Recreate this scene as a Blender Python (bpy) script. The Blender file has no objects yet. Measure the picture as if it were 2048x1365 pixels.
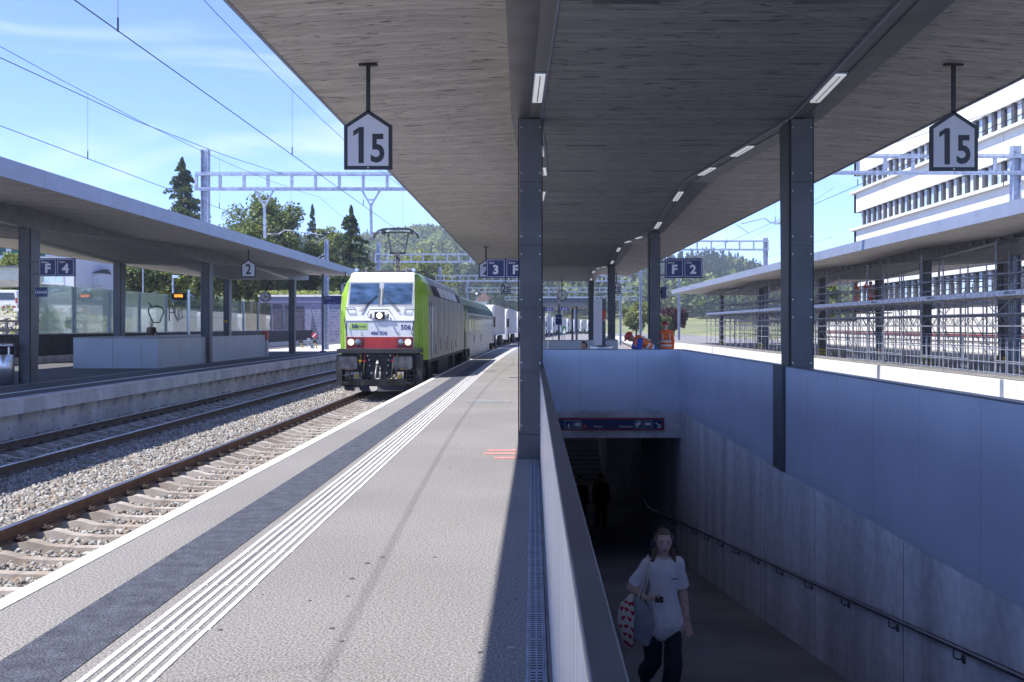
import bpy, bmesh, math, random
import numpy as np
from mathutils import Vector, Matrix, noise
from math import sin, cos, pi, radians, sqrt
random.seed(7)
RNG = np.random.default_rng(7)
SC = bpy.context.scene
COL = SC.collection
# ---------------------------------------------------------------- camera
H = 1.70                      # eye height over the platform
F = 2030.0                    # focal length in photo pixels
VX, VY = 1066.0, 653.0        # vanishing point of the platform in the photo
cam = bpy.data.cameras.new('camera'); camo = bpy.data.objects.new('camera', cam); COL.objects.link(camo)
camo.location = (0, 0, H); camo.rotation_euler = (radians(90), 0, 0)
cam.sensor_width = 36; cam.lens = 36 * F / 2048
cam.shift_x = -(VX - 1024) / 2048; cam.shift_y = -(682.5 - VY) / 2048
cam.clip_start = 0.05; cam.clip_end = 4000
SC.camera = camo
# ---------------------------------------------------------------- sky and sun
SUN = Vector((-0.56, -0.24, 1.0)).normalized()
EL = math.asin(SUN.z); AZ = math.atan2(SUN.x, SUN.y)
W = bpy.data.worlds.new('World'); SC.world = W; W.use_nodes = True
nt = W.node_tree; nt.nodes.clear()
out = nt.nodes.new('ShaderNodeOutputWorld'); bg = nt.nodes.new('ShaderNodeBackground')
sky = nt.nodes.new('ShaderNodeTexSky'); sky.sky_type = 'NISHITA'; sky.sun_disc = False
sky.sun_elevation = EL; sky.sun_rotation = AZ
sky.air_density = 0.45; sky.dust_density = 0.0; sky.ozone_density = 3.5
tc = nt.nodes.new('ShaderNodeTexCoord'); mp = nt.nodes.new('ShaderNodeMapping')
mp.inputs['Scale'].default_value = (2.0, 2.0, 9.0)
nz = nt.nodes.new('ShaderNodeTexNoise'); nz.inputs['Scale'].default_value = 1.7; nz.inputs['Detail'].default_value = 8; nz.inputs['Roughness'].default_value = .55
nz.inputs['Distortion'].default_value = .6
rp = nt.nodes.new('ShaderNodeValToRGB'); rp.color_ramp.elements[0].position = .50; rp.color_ramp.elements[1].position = .78
rp.color_ramp.elements[1].color = (.6, .6, .6, 1)
tn = nt.nodes.new('ShaderNodeMixRGB'); tn.blend_type = 'MULTIPLY'; tn.inputs[0].default_value = 1; tn.inputs[2].default_value = (.80, .825, 1.06, 1)
mx = nt.nodes.new('ShaderNodeMixRGB'); mx.inputs[2].default_value = (2.9, 3.15, 3.7, 1)
for a, b in ((tc.outputs['Generated'], mp.inputs[0]), (mp.outputs[0], nz.inputs['Vector']), (nz.outputs[0], rp.inputs[0]),
             (rp.outputs[0], mx.inputs[0]), (sky.outputs[0], tn.inputs[1]), (tn.outputs[0], mx.inputs[1]), (mx.outputs[0], bg.inputs[0]), (bg.outputs[0], out.inputs[0])):
    nt.links.new(a, b)
bg.inputs[1].default_value = 0.142
sl = bpy.data.lights.new('sun', 'SUN'); sl.energy = 2.68; sl.angle = radians(.5); sl.color = (1, .955, .89)
so = bpy.data.objects.new('sun', sl); COL.objects.link(so); so.rotation_euler = SUN.to_track_quat('Z', 'Y').to_euler(); so.location = (-30, -10, 50)
SC.view_settings.view_transform = 'Standard'; SC.view_settings.look = 'None'; SC.view_settings.gamma = 1
SC.view_settings.exposure = 1.7
SC.render.engine = 'CYCLES'
SC.cycles.max_bounces = 10; SC.cycles.diffuse_bounces = 8; SC.cycles.transparent_max_bounces = 12

# ---------------------------------------------------------------- materials
def srgb(r, g, b):
    f = lambda c: c / 12.92 if c <= .04045 else ((c + .055) / 1.055) ** 2.4
    return (f(r / 255), f(g / 255), f(b / 255))
MATS = {}
def pm(name, col, rough=.6, metal=0., var=.12, scale=4., bump=0., bscale=60., stretch=(1, 1, 1), coord='Object', emit=0., spec=.5,
       col2=None, lo=.35, hi=.65, detail=4., fine=0., fscale=120.):
    m = bpy.data.materials.new(name); m.use_nodes = True; t = m.node_tree; N = t.nodes; L = t.links
    b = N['Principled BSDF']; b.inputs['Roughness'].default_value = rough; b.inputs['Metallic'].default_value = metal
    b.inputs['Specular IOR Level'].default_value = spec
    if coord == 'Position':
        g = N.new('ShaderNodeNewGeometry'); src = g.outputs['Position']
    else:
        g = N.new('ShaderNodeTexCoord'); src = g.outputs['Object']
    mpn = N.new('ShaderNodeMapping'); mpn.inputs['Scale'].default_value = stretch; L.new(src, mpn.inputs[0])
    n = N.new('ShaderNodeTexNoise'); n.inputs['Scale'].default_value = scale; n.inputs['Detail'].default_value = detail
    L.new(mpn.outputs[0], n.inputs['Vector'])
    r = N.new('ShaderNodeValToRGB'); e = r.color_ramp.elements
    e[0].position = lo; e[1].position = hi
    c2 = col2 if col2 else tuple(min(1, c * (1 + var)) for c in col); c1 = col if col2 else tuple(c * (1 - var) for c in col)
    e[0].color = (*c1, 1); e[1].color = (*c2, 1)
    L.new(n.outputs[0], r.inputs[0]); cout = r.outputs[0]
    if fine:
        n3 = N.new('ShaderNodeTexNoise'); n3.inputs['Scale'].default_value = fscale; n3.inputs['Detail'].default_value = 2
        L.new(src, n3.inputs['Vector'])
        r3 = N.new('ShaderNodeMapRange'); r3.inputs[1].default_value = .3; r3.inputs[2].default_value = .7
        r3.inputs[3].default_value = 1 - fine; r3.inputs[4].default_value = 1 + fine; L.new(n3.outputs[0], r3.inputs[0])
        mu = N.new('ShaderNodeVectorMath'); mu.operation = 'SCALE'; L.new(cout, mu.inputs[0]); L.new(r3.outputs[0], mu.inputs['Scale']); cout = mu.outputs[0]
    L.new(cout, b.inputs['Base Color'])
    if bump:
        n2 = N.new('ShaderNodeTexNoise'); n2.inputs['Scale'].default_value = bscale; n2.inputs['Detail'].default_value = 3
        L.new(mpn.outputs[0], n2.inputs['Vector'])
        bp = N.new('ShaderNodeBump'); bp.inputs['Strength'].default_value = bump; bp.inputs['Distance'].default_value = .02
        L.new(n2.outputs[0], bp.inputs['Height']); L.new(bp.outputs[0], b.inputs['Normal'])
    if emit:
        b.inputs['Emission Color'].default_value = (*col, 1); b.inputs['Emission Strength'].default_value = emit
    MATS[name] = m
    return m
def leafmat(name, col, var=.35):
    m = pm(name, col, rough=.55, var=var, scale=.9, coord='Position', lo=.3, hi=.7, fine=.25, fscale=3., spec=.3)
    t = m.node_tree; b = t.nodes['Principled BSDF']
    tr = t.nodes.new('ShaderNodeBsdfTranslucent'); tr.inputs[0].default_value = (col[0] * 1.7, col[1] * 1.8, col[2] * .8, 1)
    mxn = t.nodes.new('ShaderNodeMixShader'); mxn.inputs[0].default_value = .3
    t.links.new(b.outputs[0], mxn.inputs[1]); t.links.new(tr.outputs[0], mxn.inputs[2])
    t.links.new(mxn.outputs[0], t.nodes['Material Output'].inputs[0]); return m
def glassmat(name, tint=(.85, .95, .93), refl=.12, stripes=0., rough=.02, dark=None):
    m = bpy.data.materials.new(name); m.use_nodes = True; t = m.node_tree; N = t.nodes; L = t.links
    N.remove(N['Principled BSDF']); o = N['Material Output']
    tr = N.new('ShaderNodeBsdfTransparent'); tr.inputs[0].default_value = (*tint, 1)
    gl = N.new('ShaderNodeBsdfGlossy'); gl.inputs[1].default_value = rough
    lw = N.new('ShaderNodeLayerWeight'); lw.inputs[0].default_value = .35
    mr = N.new('ShaderNodeMapRange'); mr.inputs[3].default_value = refl; mr.inputs[4].default_value = .75; L.new(lw.outputs['Fresnel'], mr.inputs[0])
    a = N.new('ShaderNodeMixShader'); L.new(mr.outputs[0], a.inputs[0]); L.new(tr.outputs[0], a.inputs[1]); L.new(gl.outputs[0], a.inputs[2])
    last = a
    if stripes:
        g = N.new('ShaderNodeNewGeometry'); s = N.new('ShaderNodeSeparateXYZ'); L.new(g.outputs['Position'], s.inputs[0])
        md = N.new('ShaderNodeMath'); md.operation = 'PINGPONG'; md.inputs[1].default_value = stripes; L.new(s.outputs['Y'], md.inputs[0])
        gt = N.new('ShaderNodeMath'); gt.operation = 'GREATER_THAN'; gt.inputs[1].default_value = stripes * .6; L.new(md.outputs[0], gt.inputs[0])
        sc = N.new('ShaderNodeMath'); sc.operation = 'MULTIPLY'; sc.inputs[1].default_value = .42; L.new(gt.outputs[0], sc.inputs[0])
        df = N.new('ShaderNodeBsdfDiffuse'); df.inputs[0].default_value = (.78, .86, .82, 1)
        c = N.new('ShaderNodeMixShader'); L.new(sc.outputs[0], c.inputs[0]); L.new(a.outputs[0], c.inputs[1]); L.new(df.outputs[0], c.inputs[2]); last = c
    L.new(last.outputs[0], o.inputs[0]); MATS[name] = m; return m

asphalt = pm('asphalt', (.215, .207, .203), .9, var=.07, scale=.45, bump=.15, bscale=90, coord='Position', fine=.6, fscale=70, spec=.25)
asphalt_dark = pm('coated_asphalt', (.072, .080, .104), .75, var=.22, scale=7, bump=.9, bscale=75, coord='Position', fine=.45, fscale=70, spec=.3)
asphalt4 = pm('fresh_asphalt', (.10, .10, .105), .9, var=.1, scale=1, bump=.5, bscale=70, coord='Position', fine=.2)
whitepaint = pm('white_marking', (.70, .70, .69), .6, var=.12, scale=5, coord='Position', fine=.12, fscale=60)
kerbwhite = pm('white_kerb_stone', (.74, .72, .67), .75, var=.07, scale=3, coord='Position', bump=.25, bscale=160)
concrete = pm('fair_faced_concrete', (.57, .57, .59), .75, var=.27, scale=1.0, stretch=(1.6, 1.6, .22), bump=.15, bscale=8, coord='Position', fine=.12, fscale=9, detail=7, lo=.3, hi=.7)
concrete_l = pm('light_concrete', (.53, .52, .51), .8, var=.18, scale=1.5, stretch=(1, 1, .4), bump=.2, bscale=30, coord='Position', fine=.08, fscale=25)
concrete_w = pm('white_concrete', (.74, .72, .68), .8, var=.06, scale=1.2, bump=.1, bscale=20, coord='Position')
rampfloor = pm('ramp_asphalt', (.25, .25, .255), .85, var=.22, scale=.7, bump=.3, bscale=40, coord='Position', fine=.1)
panelblue = pm('anodised_panel', (.57, .63, .74), .42, metal=.35, var=.05, scale=1.2, coord='Position')
panelgrey = pm('grey_panel', (.40, .43, .46), .45, metal=.2, var=.05, scale=1.0, coord='Position')
panelsilver = pm('streaked_silver_panel', (.66, .71, .82), .3, metal=.6, var=.3, scale=1.6, stretch=(1, 9, .2), coord='Position')  # upright reflection streaks are painted into the silver colour
capmetal = pm('cap_metal', (.16, .175, .215), .38, metal=.5, var=.12, scale=3, coord='Position')
darkmetal = pm('anthracite_metal', (.082, .083, .094), .45, metal=.25, var=.12, scale=2.5, coord='Position')
darkside = pm('anthracite_side', (.105, .115, .12), .4, metal=.4, var=.1, scale=2, coord='Position')
beammetal = pm('beam_metal', (.17, .17, .185), .4, metal=.5, var=.16, scale=2.5, coord='Position')
perfmetal = pm('perforated_metal', (.25, .25, .26), .5, metal=.4, var=.25, scale=90, coord='Position')
fascia = pm('fascia_metal', (.30, .335, .42), .45, metal=.3, var=.06, scale=1.5, coord='Position')
galv = pm('galvanised_steel', (.27, .31, .40), .5, metal=.3, var=.2, scale=6, coord='Position')
steeltube = pm('scaffold_steel', (.27, .29, .32), .5, metal=.4, var=.3, scale=9, coord='Position')
inox = pm('stainless_steel', (.55, .56, .58), .28, metal=.9, var=.1, scale=3, stretch=(9, 9, 1))
screwm = pm('screw_head', (.75, .75, .75), .3, metal=.6, var=.02)
signblue = pm('sign_blue', (.022, .030, .125), .4, var=.06)
signwhite = pm('sign_white', (.74, .74, .76), .5, var=.03)
signgrey = pm('sign_face', (.58, .57, .62), .5, var=.04, scale=3)
signblack = pm('sign_black', (.022, .023, .028), .5, var=.05)
signred = pm('sign_red', (.36, .035, .03), .5, var=.08)
rust = pm('rail_rust', (.125, .068, .045), .8, var=.25, scale=6, coord='Position', bump=.2, bscale=40)
rustgrey = pm('rail_rust_grey', (.11, .085, .07), .75, var=.2, scale=6, coord='Position', bump=.2, bscale=40)
railtop = pm('rail_head', (.50, .50, .54), .22, metal=.9, var=.1, scale=4, coord='Position')
sleeperm = pm('sleeper_concrete', (.27, .225, .185), .85, col2=(.43, .395, .36), scale=2.2, coord='Position', bump=.4, bscale=60)
clipm = pm('rail_clip', (.05, .035, .028), .7, var=.3, scale=30)
black = pm('black', (.012, .012, .014), .6, var=.1)
rubber = pm('black_rubber', (.02, .02, .022), .7, var=.15)
lampm = pm('lamp_diffuser', (.85, .87, .9), .4, var=.02, emit=.13)
# ---------------------------------------------------------------- mesh helpers
def px(x, Y): return (x - VX) * Y / F
def pz(y, Y): return H - (y - VY) * Y / F
def curve(Y): return 0.0003 * max(0.0, Y - 33.0) ** 2          # the line bends to the right far out
class MB:
    def __init__(s): s.v = []; s.f = []; s.m = []
    def add(s, vs, fs, mi=0):
        o = len(s.v); s.v += [tuple(v) for v in vs]; s.f += [tuple(i + o for i in f) for f in fs]; s.m += [mi] * len(fs); return s
    def box(s, x0, x1, y0, y1, z0, z1, mi=0):
        return s.add([(x0, y0, z0), (x1, y0, z0), (x1, y1, z0), (x0, y1, z0), (x0, y0, z1), (x1, y0, z1), (x1, y1, z1), (x0, y1, z1)],
                     [(0, 3, 2, 1), (4, 5, 6, 7), (0, 1, 5, 4), (1, 2, 6, 5), (2, 3, 7, 6), (3, 0, 4, 7)], mi)
    def hexa(s, b, t, mi=0):     # bottom and top quads (counter-clockwise from above)
        return s.add(list(b) + list(t), [(3, 2, 1, 0), (4, 5, 6, 7), (0, 1, 5, 4), (1, 2, 6, 5), (2, 3, 7, 6), (3, 0, 4, 7)], mi)
    def quad(s, a, b, c, d, mi=0): return s.add([a, b, c, d], [(0, 1, 2, 3)], mi)
    def bar(s, p, q, w, h, mi=0, up=(0, 0, 1)):
        p = Vector(p); q = Vector(q); d = (q - p).normalized(); u = Vector(up)
        if abs(d.dot(u)) > .98: u = Vector((0, 1, 0))
        r = d.cross(u).normalized(); u = r.cross(d).normalized(); r *= w / 2; u *= h / 2
        return s.hexa([p - r - u, q - r - u, q + r - u, p + r - u][::-1], [p - r + u, q - r + u, q + r + u, p + r + u][::-1], mi)
    def tube(s, p, q, r, n=8, r2=None, mi=0, caps=True):
        return s.path([p, q], [r, r if r2 is None else r2], n, mi, caps)
    def path(s, pts, r, n=8, mi=0, caps=True):
        pts = [Vector(p) for p in pts]; rs = r if isinstance(r, (list, tuple)) else [r] * len(pts)
        vs = []; fs = []; pu = None
        for i, p in enumerate(pts):
            d = (pts[min(i + 1, len(pts) - 1)] - pts[max(i - 1, 0)])
            d = d.normalized() if d.length > 1e-9 else Vector((0, 0, 1))
            if pu is None: pu = Vector((0, 0, 1)) if abs(d.z) < .9 else Vector((0, 1, 0))
            a = d.cross(pu).normalized(); b = a.cross(d).normalized(); pu = b
            for k in range(n):
                t = 2 * pi * k / n; vs.append(p + (a * cos(t) + b * sin(t)) * rs[i])
        for i in range(len(pts) - 1):
            for k in range(n):
                k2 = (k + 1) % n; fs.append((i * n + k, i * n + k2, (i + 1) * n + k2, (i + 1) * n + k))
        if caps: fs.append(tuple(range(n))[::-1]); fs.append(tuple((len(pts) - 1) * n + k for k in range(n)))
        return s.add(vs, fs, mi)
    def prism(s, poly, axis, a, b, mi=0):    # 2d outline extruded along an axis ('x': (y,z), 'y': (x,z), 'z': (x,y))
        n = len(poly)
        mk = {'x': lambda p, t: (t, p[0], p[1]), 'y': lambda p, t: (p[0], t, p[1]), 'z': lambda p, t: (p[0], p[1], t)}[axis]
        vs = [mk(p, a) for p in poly] + [mk(p, b) for p in poly]
        fs = [tuple(range(n)), tuple(range(2 * n - 1, n - 1, -1))] + [(i, i + n, (i + 1) % n + n, (i + 1) % n) for i in range(n)]
        return s.add(vs, fs, mi)
    def lathe(s, prof, c=(0, 0, 0), n=24, axis='z', mi=0):
        vs = []; fs = []; m = len(prof)
        for r, t in prof:
            for k in range(n):
                a = 2 * pi * k / n; x, y = r * cos(a), r * sin(a)
                p = {'z': (x, y, t), 'y': (x, t, y), 'x': (t, x, y)}[axis]
                vs.append((p[0] + c[0], p[1] + c[1], p[2] + c[2]))
        for i in range(m - 1):
            for k in range(n):
                k2 = (k + 1) % n; fs.append((i * n + k, i * n + k2, (i + 1) * n + k2, (i + 1) * n + k))
        fs.append(tuple(range(n))[::-1]); fs.append(tuple((m - 1) * n + k for k in range(n)))
        return s.add(vs, fs, mi)
    def mesh(s, name, mats, smooth=False, fixn=True):
        me = bpy.data.meshes.new(name); me.from_pydata(s.v, [], s.f)
        for m in (mats if isinstance(mats, (list, tuple)) else [mats]): me.materials.append(m)
        if any(s.m): me.polygons.foreach_set('material_index', s.m)
        if fixn:
            b = bmesh.new(); b.from_mesh(me); bmesh.ops.recalc_face_normals(b, faces=b.faces[:]); b.to_mesh(me); b.free()
        if smooth: me.polygons.foreach_set('use_smooth', [True] * len(me.polygons))
        me.update(); return me
    def build(s, name, mats, parent=None, smooth=False, bevel=0., loc=None):
        return obj(name, s.mesh(name, mats, smooth), parent, bevel, loc)
def obj(name, me, parent=None, bevel=0., loc=None):
    o = bpy.data.objects.new(name, me); COL.objects.link(o)
    if loc is not None: o.location = loc
    if parent:
        o.parent = parent
        if not parent.get('local'): o.matrix_parent_inverse = Matrix.Translation(-parent.location)
    if bevel:
        md = o.modifiers.new('bevel', 'BEVEL'); md.width = bevel; md.segments = 2; md.limit_method = 'ANGLE'
    return o
def inst(name, me, parent, loc=(0, 0, 0), rot=None, scale=None):
    o = obj(name, me, parent, loc=loc)
    if rot: o.rotation_euler = rot
    if scale: o.scale = scale
    return o
def tag(o, label, cat, group=None):
    o['label'] = label; o['category'] = cat
    if group: o['group'] = group
    return o
def thing(name, label, cat, loc=(0, 0, 0), group=None):
    o = bpy.data.objects.new(name, None); COL.objects.link(o); o.location = loc; o.empty_display_size = .2
    return tag(o, label, cat, group)
def struct(o): o['kind'] = 'structure'; return o
def stuff(o): o['kind'] = 'stuff'; return o
def copy_tree(o, parent=None):
    c = o.copy(); COL.objects.link(c); c.parent = parent
    for ch in list(o.children): copy_tree(ch, c)
    return c
def np_mesh(name, V, Fc, mat, nv=3, smooth=False, midx=None):
    me = bpy.data.meshes.new(name); V = np.asarray(V, np.float32); Fc = np.asarray(Fc, np.int32)
    me.vertices.add(len(V)); me.vertices.foreach_set('co', V.ravel())
    me.loops.add(Fc.size); me.loops.foreach_set('vertex_index', Fc.ravel())
    me.polygons.add(len(Fc)); me.polygons.foreach_set('loop_start', np.arange(0, Fc.size, nv, dtype=np.int32))
    me.polygons.foreach_set('loop_total', np.full(len(Fc), nv, np.int32))
    for m in (mat if isinstance(mat, (list, tuple)) else [mat]): me.materials.append(m)
    if midx is not None: me.polygons.foreach_set('material_index', np.asarray(midx, np.int32))
    me.update(calc_edges=True); me.validate()
    if smooth: me.polygons.foreach_set('use_smooth', np.ones(len(Fc), bool))
    return me
def scatter(base_v, base_f, pos, scl, rng, tilt=pi):
    """copies of a small mesh, randomly turned, as one array"""
    n = len(pos); a = rng.uniform(0, 2 * pi, n); b = rng.uniform(-tilt, tilt, n); c = rng.uniform(0, 2 * pi, n)
    ca, sa, cb, sb, cc, sc_ = np.cos(a), np.sin(a), np.cos(b), np.sin(b), np.cos(c), np.sin(c)
    R = np.empty((n, 3, 3)); R[:, 0, 0] = ca * cc - sa * cb * sc_; R[:, 0, 1] = -ca * sc_ - sa * cb * cc; R[:, 0, 2] = sa * sb
    R[:, 1, 0] = sa * cc + ca * cb * sc_; R[:, 1, 1] = -sa * sc_ + ca * cb * cc; R[:, 1, 2] = -ca * sb
    R[:, 2, 0] = sb * sc_; R[:, 2, 1] = sb * cc; R[:, 2, 2] = cb
    bv = base_v[None] * np.asarray(scl).reshape(n, -1)[:, None, :]
    V = np.einsum('nij,nkj->nki', R, bv) + np.asarray(pos)[:, None, :]
    Fc = base_f[None] + (np.arange(n) * len(base_v))[:, None, None]
    return V.reshape(-1, 3), Fc.reshape(-1, base_f.shape[1])
FONTC = {}
def text(name, s, mat, parent, loc, size, rot=(pi / 2, 0, 0), sx=1., bold=0., align='CENTER', depth=.002):
    key = (s, size, sx, bold, align, depth)
    if key not in FONTC:
        c = bpy.data.curves.new('t', 'FONT'); c.body = s; c.size = size; c.align_x = align; c.align_y = 'CENTER'
        c.extrude = depth; c.offset = bold; c.resolution_u = 3
        o = bpy.data.objects.new('t', c); COL.objects.link(o)
        me = bpy.data.meshes.new_from_object(o.evaluated_get(bpy.context.evaluated_depsgraph_get()))
        bpy.data.objects.remove(o); bpy.data.curves.remove(c)
        for v in me.vertices: v.co.x *= sx
        FONTC[key] = me
    me = FONTC[key].copy(); me.name = name; me.materials.clear(); me.materials.append(mat)
    return inst(name, me, parent, loc, rot)

# stained wood soffit: boards run across the platform
def woodmat(name, c):
    m = bpy.data.materials.new(name); m.use_nodes = True; t = m.node_tree; N = t.nodes; L = t.links; b = N['Principled BSDF']
    g = N.new('ShaderNodeNewGeometry'); s = N.new('ShaderNodeSeparateXYZ'); L.new(g.outputs['Position'], s.inputs[0])
    def tex(st, sc, det, dist=0.):
        mm = N.new('ShaderNodeMapping'); mm.inputs['Scale'].default_value = st; L.new(g.outputs['Position'], mm.inputs[0])
        n = N.new('ShaderNodeTexNoise'); n.inputs['Scale'].default_value = sc; n.inputs['Detail'].default_value = det; n.inputs['Distortion'].default_value = dist
        L.new(mm.outputs[0], n.inputs['Vector']); return n.outputs[0]
    def rng(v, a, b_, c_, d): 
        r = N.new('ShaderNodeMapRange'); r.inputs[1].default_value = a; r.inputs[2].default_value = b_; r.inputs[3].default_value = c_; r.inputs[4].default_value = d
        L.new(v, r.inputs[0]); return r.outputs[0]
    def mul(a, b_):
        n = N.new('ShaderNodeMath'); n.operation = 'MULTIPLY'; L.new(a, n.inputs[0]); L.new(b_, n.inputs[1]); return n.outputs[0]
    # one tone for each board
    dv = N.new('ShaderNodeMath'); dv.operation = 'DIVIDE'; dv.inputs[1].default_value = .085; L.new(s.outputs['Y'], dv.inputs[0])
    fl = N.new('ShaderNodeMath'); fl.operation = 'FLOOR'; L.new(dv.outputs[0], fl.inputs[0])
    wn = N.new('ShaderNodeTexWhiteNoise'); wn.noise_dimensions = '1D'; L.new(fl.outputs[0], wn.inputs['W'])
    fr = N.new('ShaderNodeMath'); fr.operation = 'FRACT'; L.new(dv.outputs[0], fr.inputs[0])
    gap = N.new('ShaderNodeMath'); gap.operation = 'GREATER_THAN'; gap.inputs[1].default_value = .07; L.new(fr.outputs[0], gap.inputs[0])
    k = mul(rng(wn.outputs['Value'], 0, 1, .86, 1.12), rng(tex((.8, 9, 9), 3., 5), .3, .7, .8, 1.15))
    k = mul(k, rng(tex((1.1, 5.5, 5.5), 3.2, 2., .8), .585, .68, 1., .38))     # knots and dark grain
    k = mul(k, rng(gap.outputs[0], 0, 1, .72, 1.))
    vm = N.new('ShaderNodeVectorMath'); vm.operation = 'SCALE'; vm.inputs[0].default_value = c; L.new(k, vm.inputs['Scale'])
    L.new(vm.outputs[0], b.inputs['Base Color']); b.inputs['Roughness'].default_value = .62
    bp = N.new('ShaderNodeBump'); bp.inputs['Strength'].default_value = .5; bp.inputs['Distance'].default_value = .01; L.new(k, bp.inputs['Height']); L.new(bp.outputs[0], b.inputs['Normal'])
    return m
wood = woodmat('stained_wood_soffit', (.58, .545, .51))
wood_shaded = woodmat('stained_wood_soffit_shaded', (.25, .255, .28))  # same stained boards, darker: the shade of the middle soffit is in the colour
# ================================================================ THE SETTING
X3 = -3.31      # edge of the near platform towards the train
T3, T4, T2 = -5.03, -9.30, 8.35
XE4, Z4 = -11.0, .14
YS = [-16, -8, 0, 6, 12, 18, 24, 30, 36, 42, 48, 54, 60, 66, 72, 78, 84, 92, 100, 110, 120, 132, 145, 160, 180, 200, 225, 250, 280, 310]
def strip(x0, x1, z0, ys, zb=None, z1=None):
    """sheet (or slab down to zb) that follows the curve of the line"""
    m = MB(); z1 = z0 if z1 is None else z1
    for a, b in zip(ys[:-1], ys[1:]):
        ca, cb = curve(a), curve(b)
        m.quad((x0 + ca, a, z0), (x1 + ca, a, z1), (x1 + cb, b, z1), (x0 + cb, b, z0))
        if zb is not None:
            m.quad((x0 + ca, a, zb), (x0 + cb, b, zb), (x0 + cb, b, z0), (x0 + ca, a, z0)); m.quad((x1 + ca, a, z1), (x1 + cb, b, z1), (x1 + cb, b, zb), (x1 + ca, a, zb))
    if zb is not None:
        for y in (ys[0], ys[-1]):
            c = curve(y); m.quad((x0 + c, y, zb), (x1 + c, y, zb), (x1 + c, y, z1), (x0 + c, y, z0))
    return m
# ballast bed: rolling ground under all the tracks, with openings for the underpass below the platform
gravelm = pm('ballast_ground', (.20, .195, .185), .95, var=.35, scale=22, coord='Position', bump=1., bscale=26, fine=.5, fscale=30)
struct(strip(-11.6, X3 + .35, -.80, YS).build('ballast_bed', gravelm))
struct(strip(6.4, 14.2, -.80, YS).build('ballast_bed_east', gravelm))
# the near platform, open over the ramp
RX0, RX1, RYE = .12, 3.25, 22.35
ys_near = [-16, -8, 0, 6, 12, 18, 22.5]
ys_far = [22.5] + [y for y in YS if y > 22.5 and y <= 225]
pf = MB()
for m_ in (strip(X3 + .12, .05, 0, ys_near), strip(3.34, 6.65, 0, ys_near, -1.3), strip(X3 + .12, 6.65, 0, [22.5, 24, 30, 36, 37.8], -.6), strip(X3 + .12, .0, 0, [37.8, 42, 48, 52.2], -.6), strip(3.16, 6.65, 0, [37.8, 42, 48, 52.2], -.6), strip(X3 + .12, 6.65, 0, [52.2] + [y for y in YS if 52.2 < y <= 225], -.9)):
    pf.add(m_.v, m_.f)
pf.quad((.0, -16, 0), (3.4, -16, 0), (3.4, -5, 0), (.0, -5, 0))
platform = struct(pf.build('platform', asphalt))
strip(X3 + .05, X3 + .13, -.05, [y for y in YS if y <= 225], -1.0).build('platform_edge_wall', concrete_l, platform)
ke = MB(); ke.box(-.0, .125, .004, .996, -.12, .006); kem = ke.mesh('edge_stone', kerbwhite)
for i in range(5, 112):
    inst('edge_stone', kem, platform, (X3 + curve(i), i, 0), rot=(0, 0, -math.atan(.0006 * max(0, i - 33))))
band = strip(-2.70, -2.26, .004, [y for y in YS if y <= 48]).build('coated_band', asphalt_dark, platform)
# tactile guide strips: six raised ribs in lengths of about a metre
tact = thing('tactile_guide_strip', 'six parallel raised white guiding ribs along the grey platform asphalt', 'guide strip', (-2, 5, 0))
tr_ = MB(); tr_.hexa([(0, 0, 0), (.036, 0, 0), (.036, .965, 0), (0, .965, 0)], [(.004, .004, .007), (.032, .004, .007), (.032, .961, .007), (.004, .961, .007)]); trm = tr_.mesh('rib', whitepaint)
for j in range(46):
    for k in range(6):
        y = 3.72 + j * .985
        inst('rib', trm, tact, (-2.177 + k * .0665 + curve(y) + random.uniform(-.002, .002), y, 0))
tr2 = MB()
for k in range(6):
    x = -2.177 + k * .0665; ys = [49.2, 55, 62, 70, 80, 92, 105, 120]
    for a, b in zip(ys[:-1], ys[1:]): tr2.hexa([(x + curve(a), a, 0), (x + .036 + curve(a), a, 0), (x + .036 + curve(b), b, 0), (x + curve(b), b, 0)], [(x + curve(a), a, .007), (x + .036 + curve(a), a, .007), (x + .036 + curve(b), b, .007), (x + curve(b), b, .007)])
stuff(tr2.build('far_ribs', whitepaint, tact))
# service covers and repairs in the asphalt
for (x, y, w, l, mt) in ((-.98, 22.6, 1.0, .95, concrete_l), (-.55, 33.5, .5, .35, asphalt_dark)):
    m = MB(); m.box(x - w / 2, x + w / 2, y, y + l, -.05, .004); m.box(x - w / 2 + .03, x + w / 2 - .03, y + .03, y + l - .03, -.02, .0075)
    m.build('service_cover', pm('cover_metal', (.23, .23, .24), .6, var=.12, scale=3, coord='Position', fine=.2) if mt is concrete_l else asphalt_dark, platform)
rgs = np.random.default_rng(21); gq = np.array([(cos(a), sin(a), 0) for a in np.linspace(0, 2 * pi, 7)[:-1]]); gp_ = np.stack([rgs.uniform(-2.6, -.1, 170), rgs.uniform(4.5, 34, 170), np.full(170, .0035)], 1)
gv = (gq[None] * (rgs.uniform(.006, .02, (170, 1, 1)) * rgs.uniform(.7, 1.3, (170, 6, 1)))) + gp_[:, None, :]
gf = np.arange(170 * 6).reshape(170, 6); stuff(obj('gum_spot', np_mesh('gum_spot', gv.reshape(-1, 3), gf, [pm('gum_dark', (.09, .088, .088), .8), pm('gum_pale', (.33, .32, .31), .8)], 6, midx=rgs.integers(0, 4, 170) // 3), platform))
pinkm = pm('pink_spray_paint', (.52, .22, .20), .9, var=.2, scale=25, coord='Position', fine=.3)
sp = MB()
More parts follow.
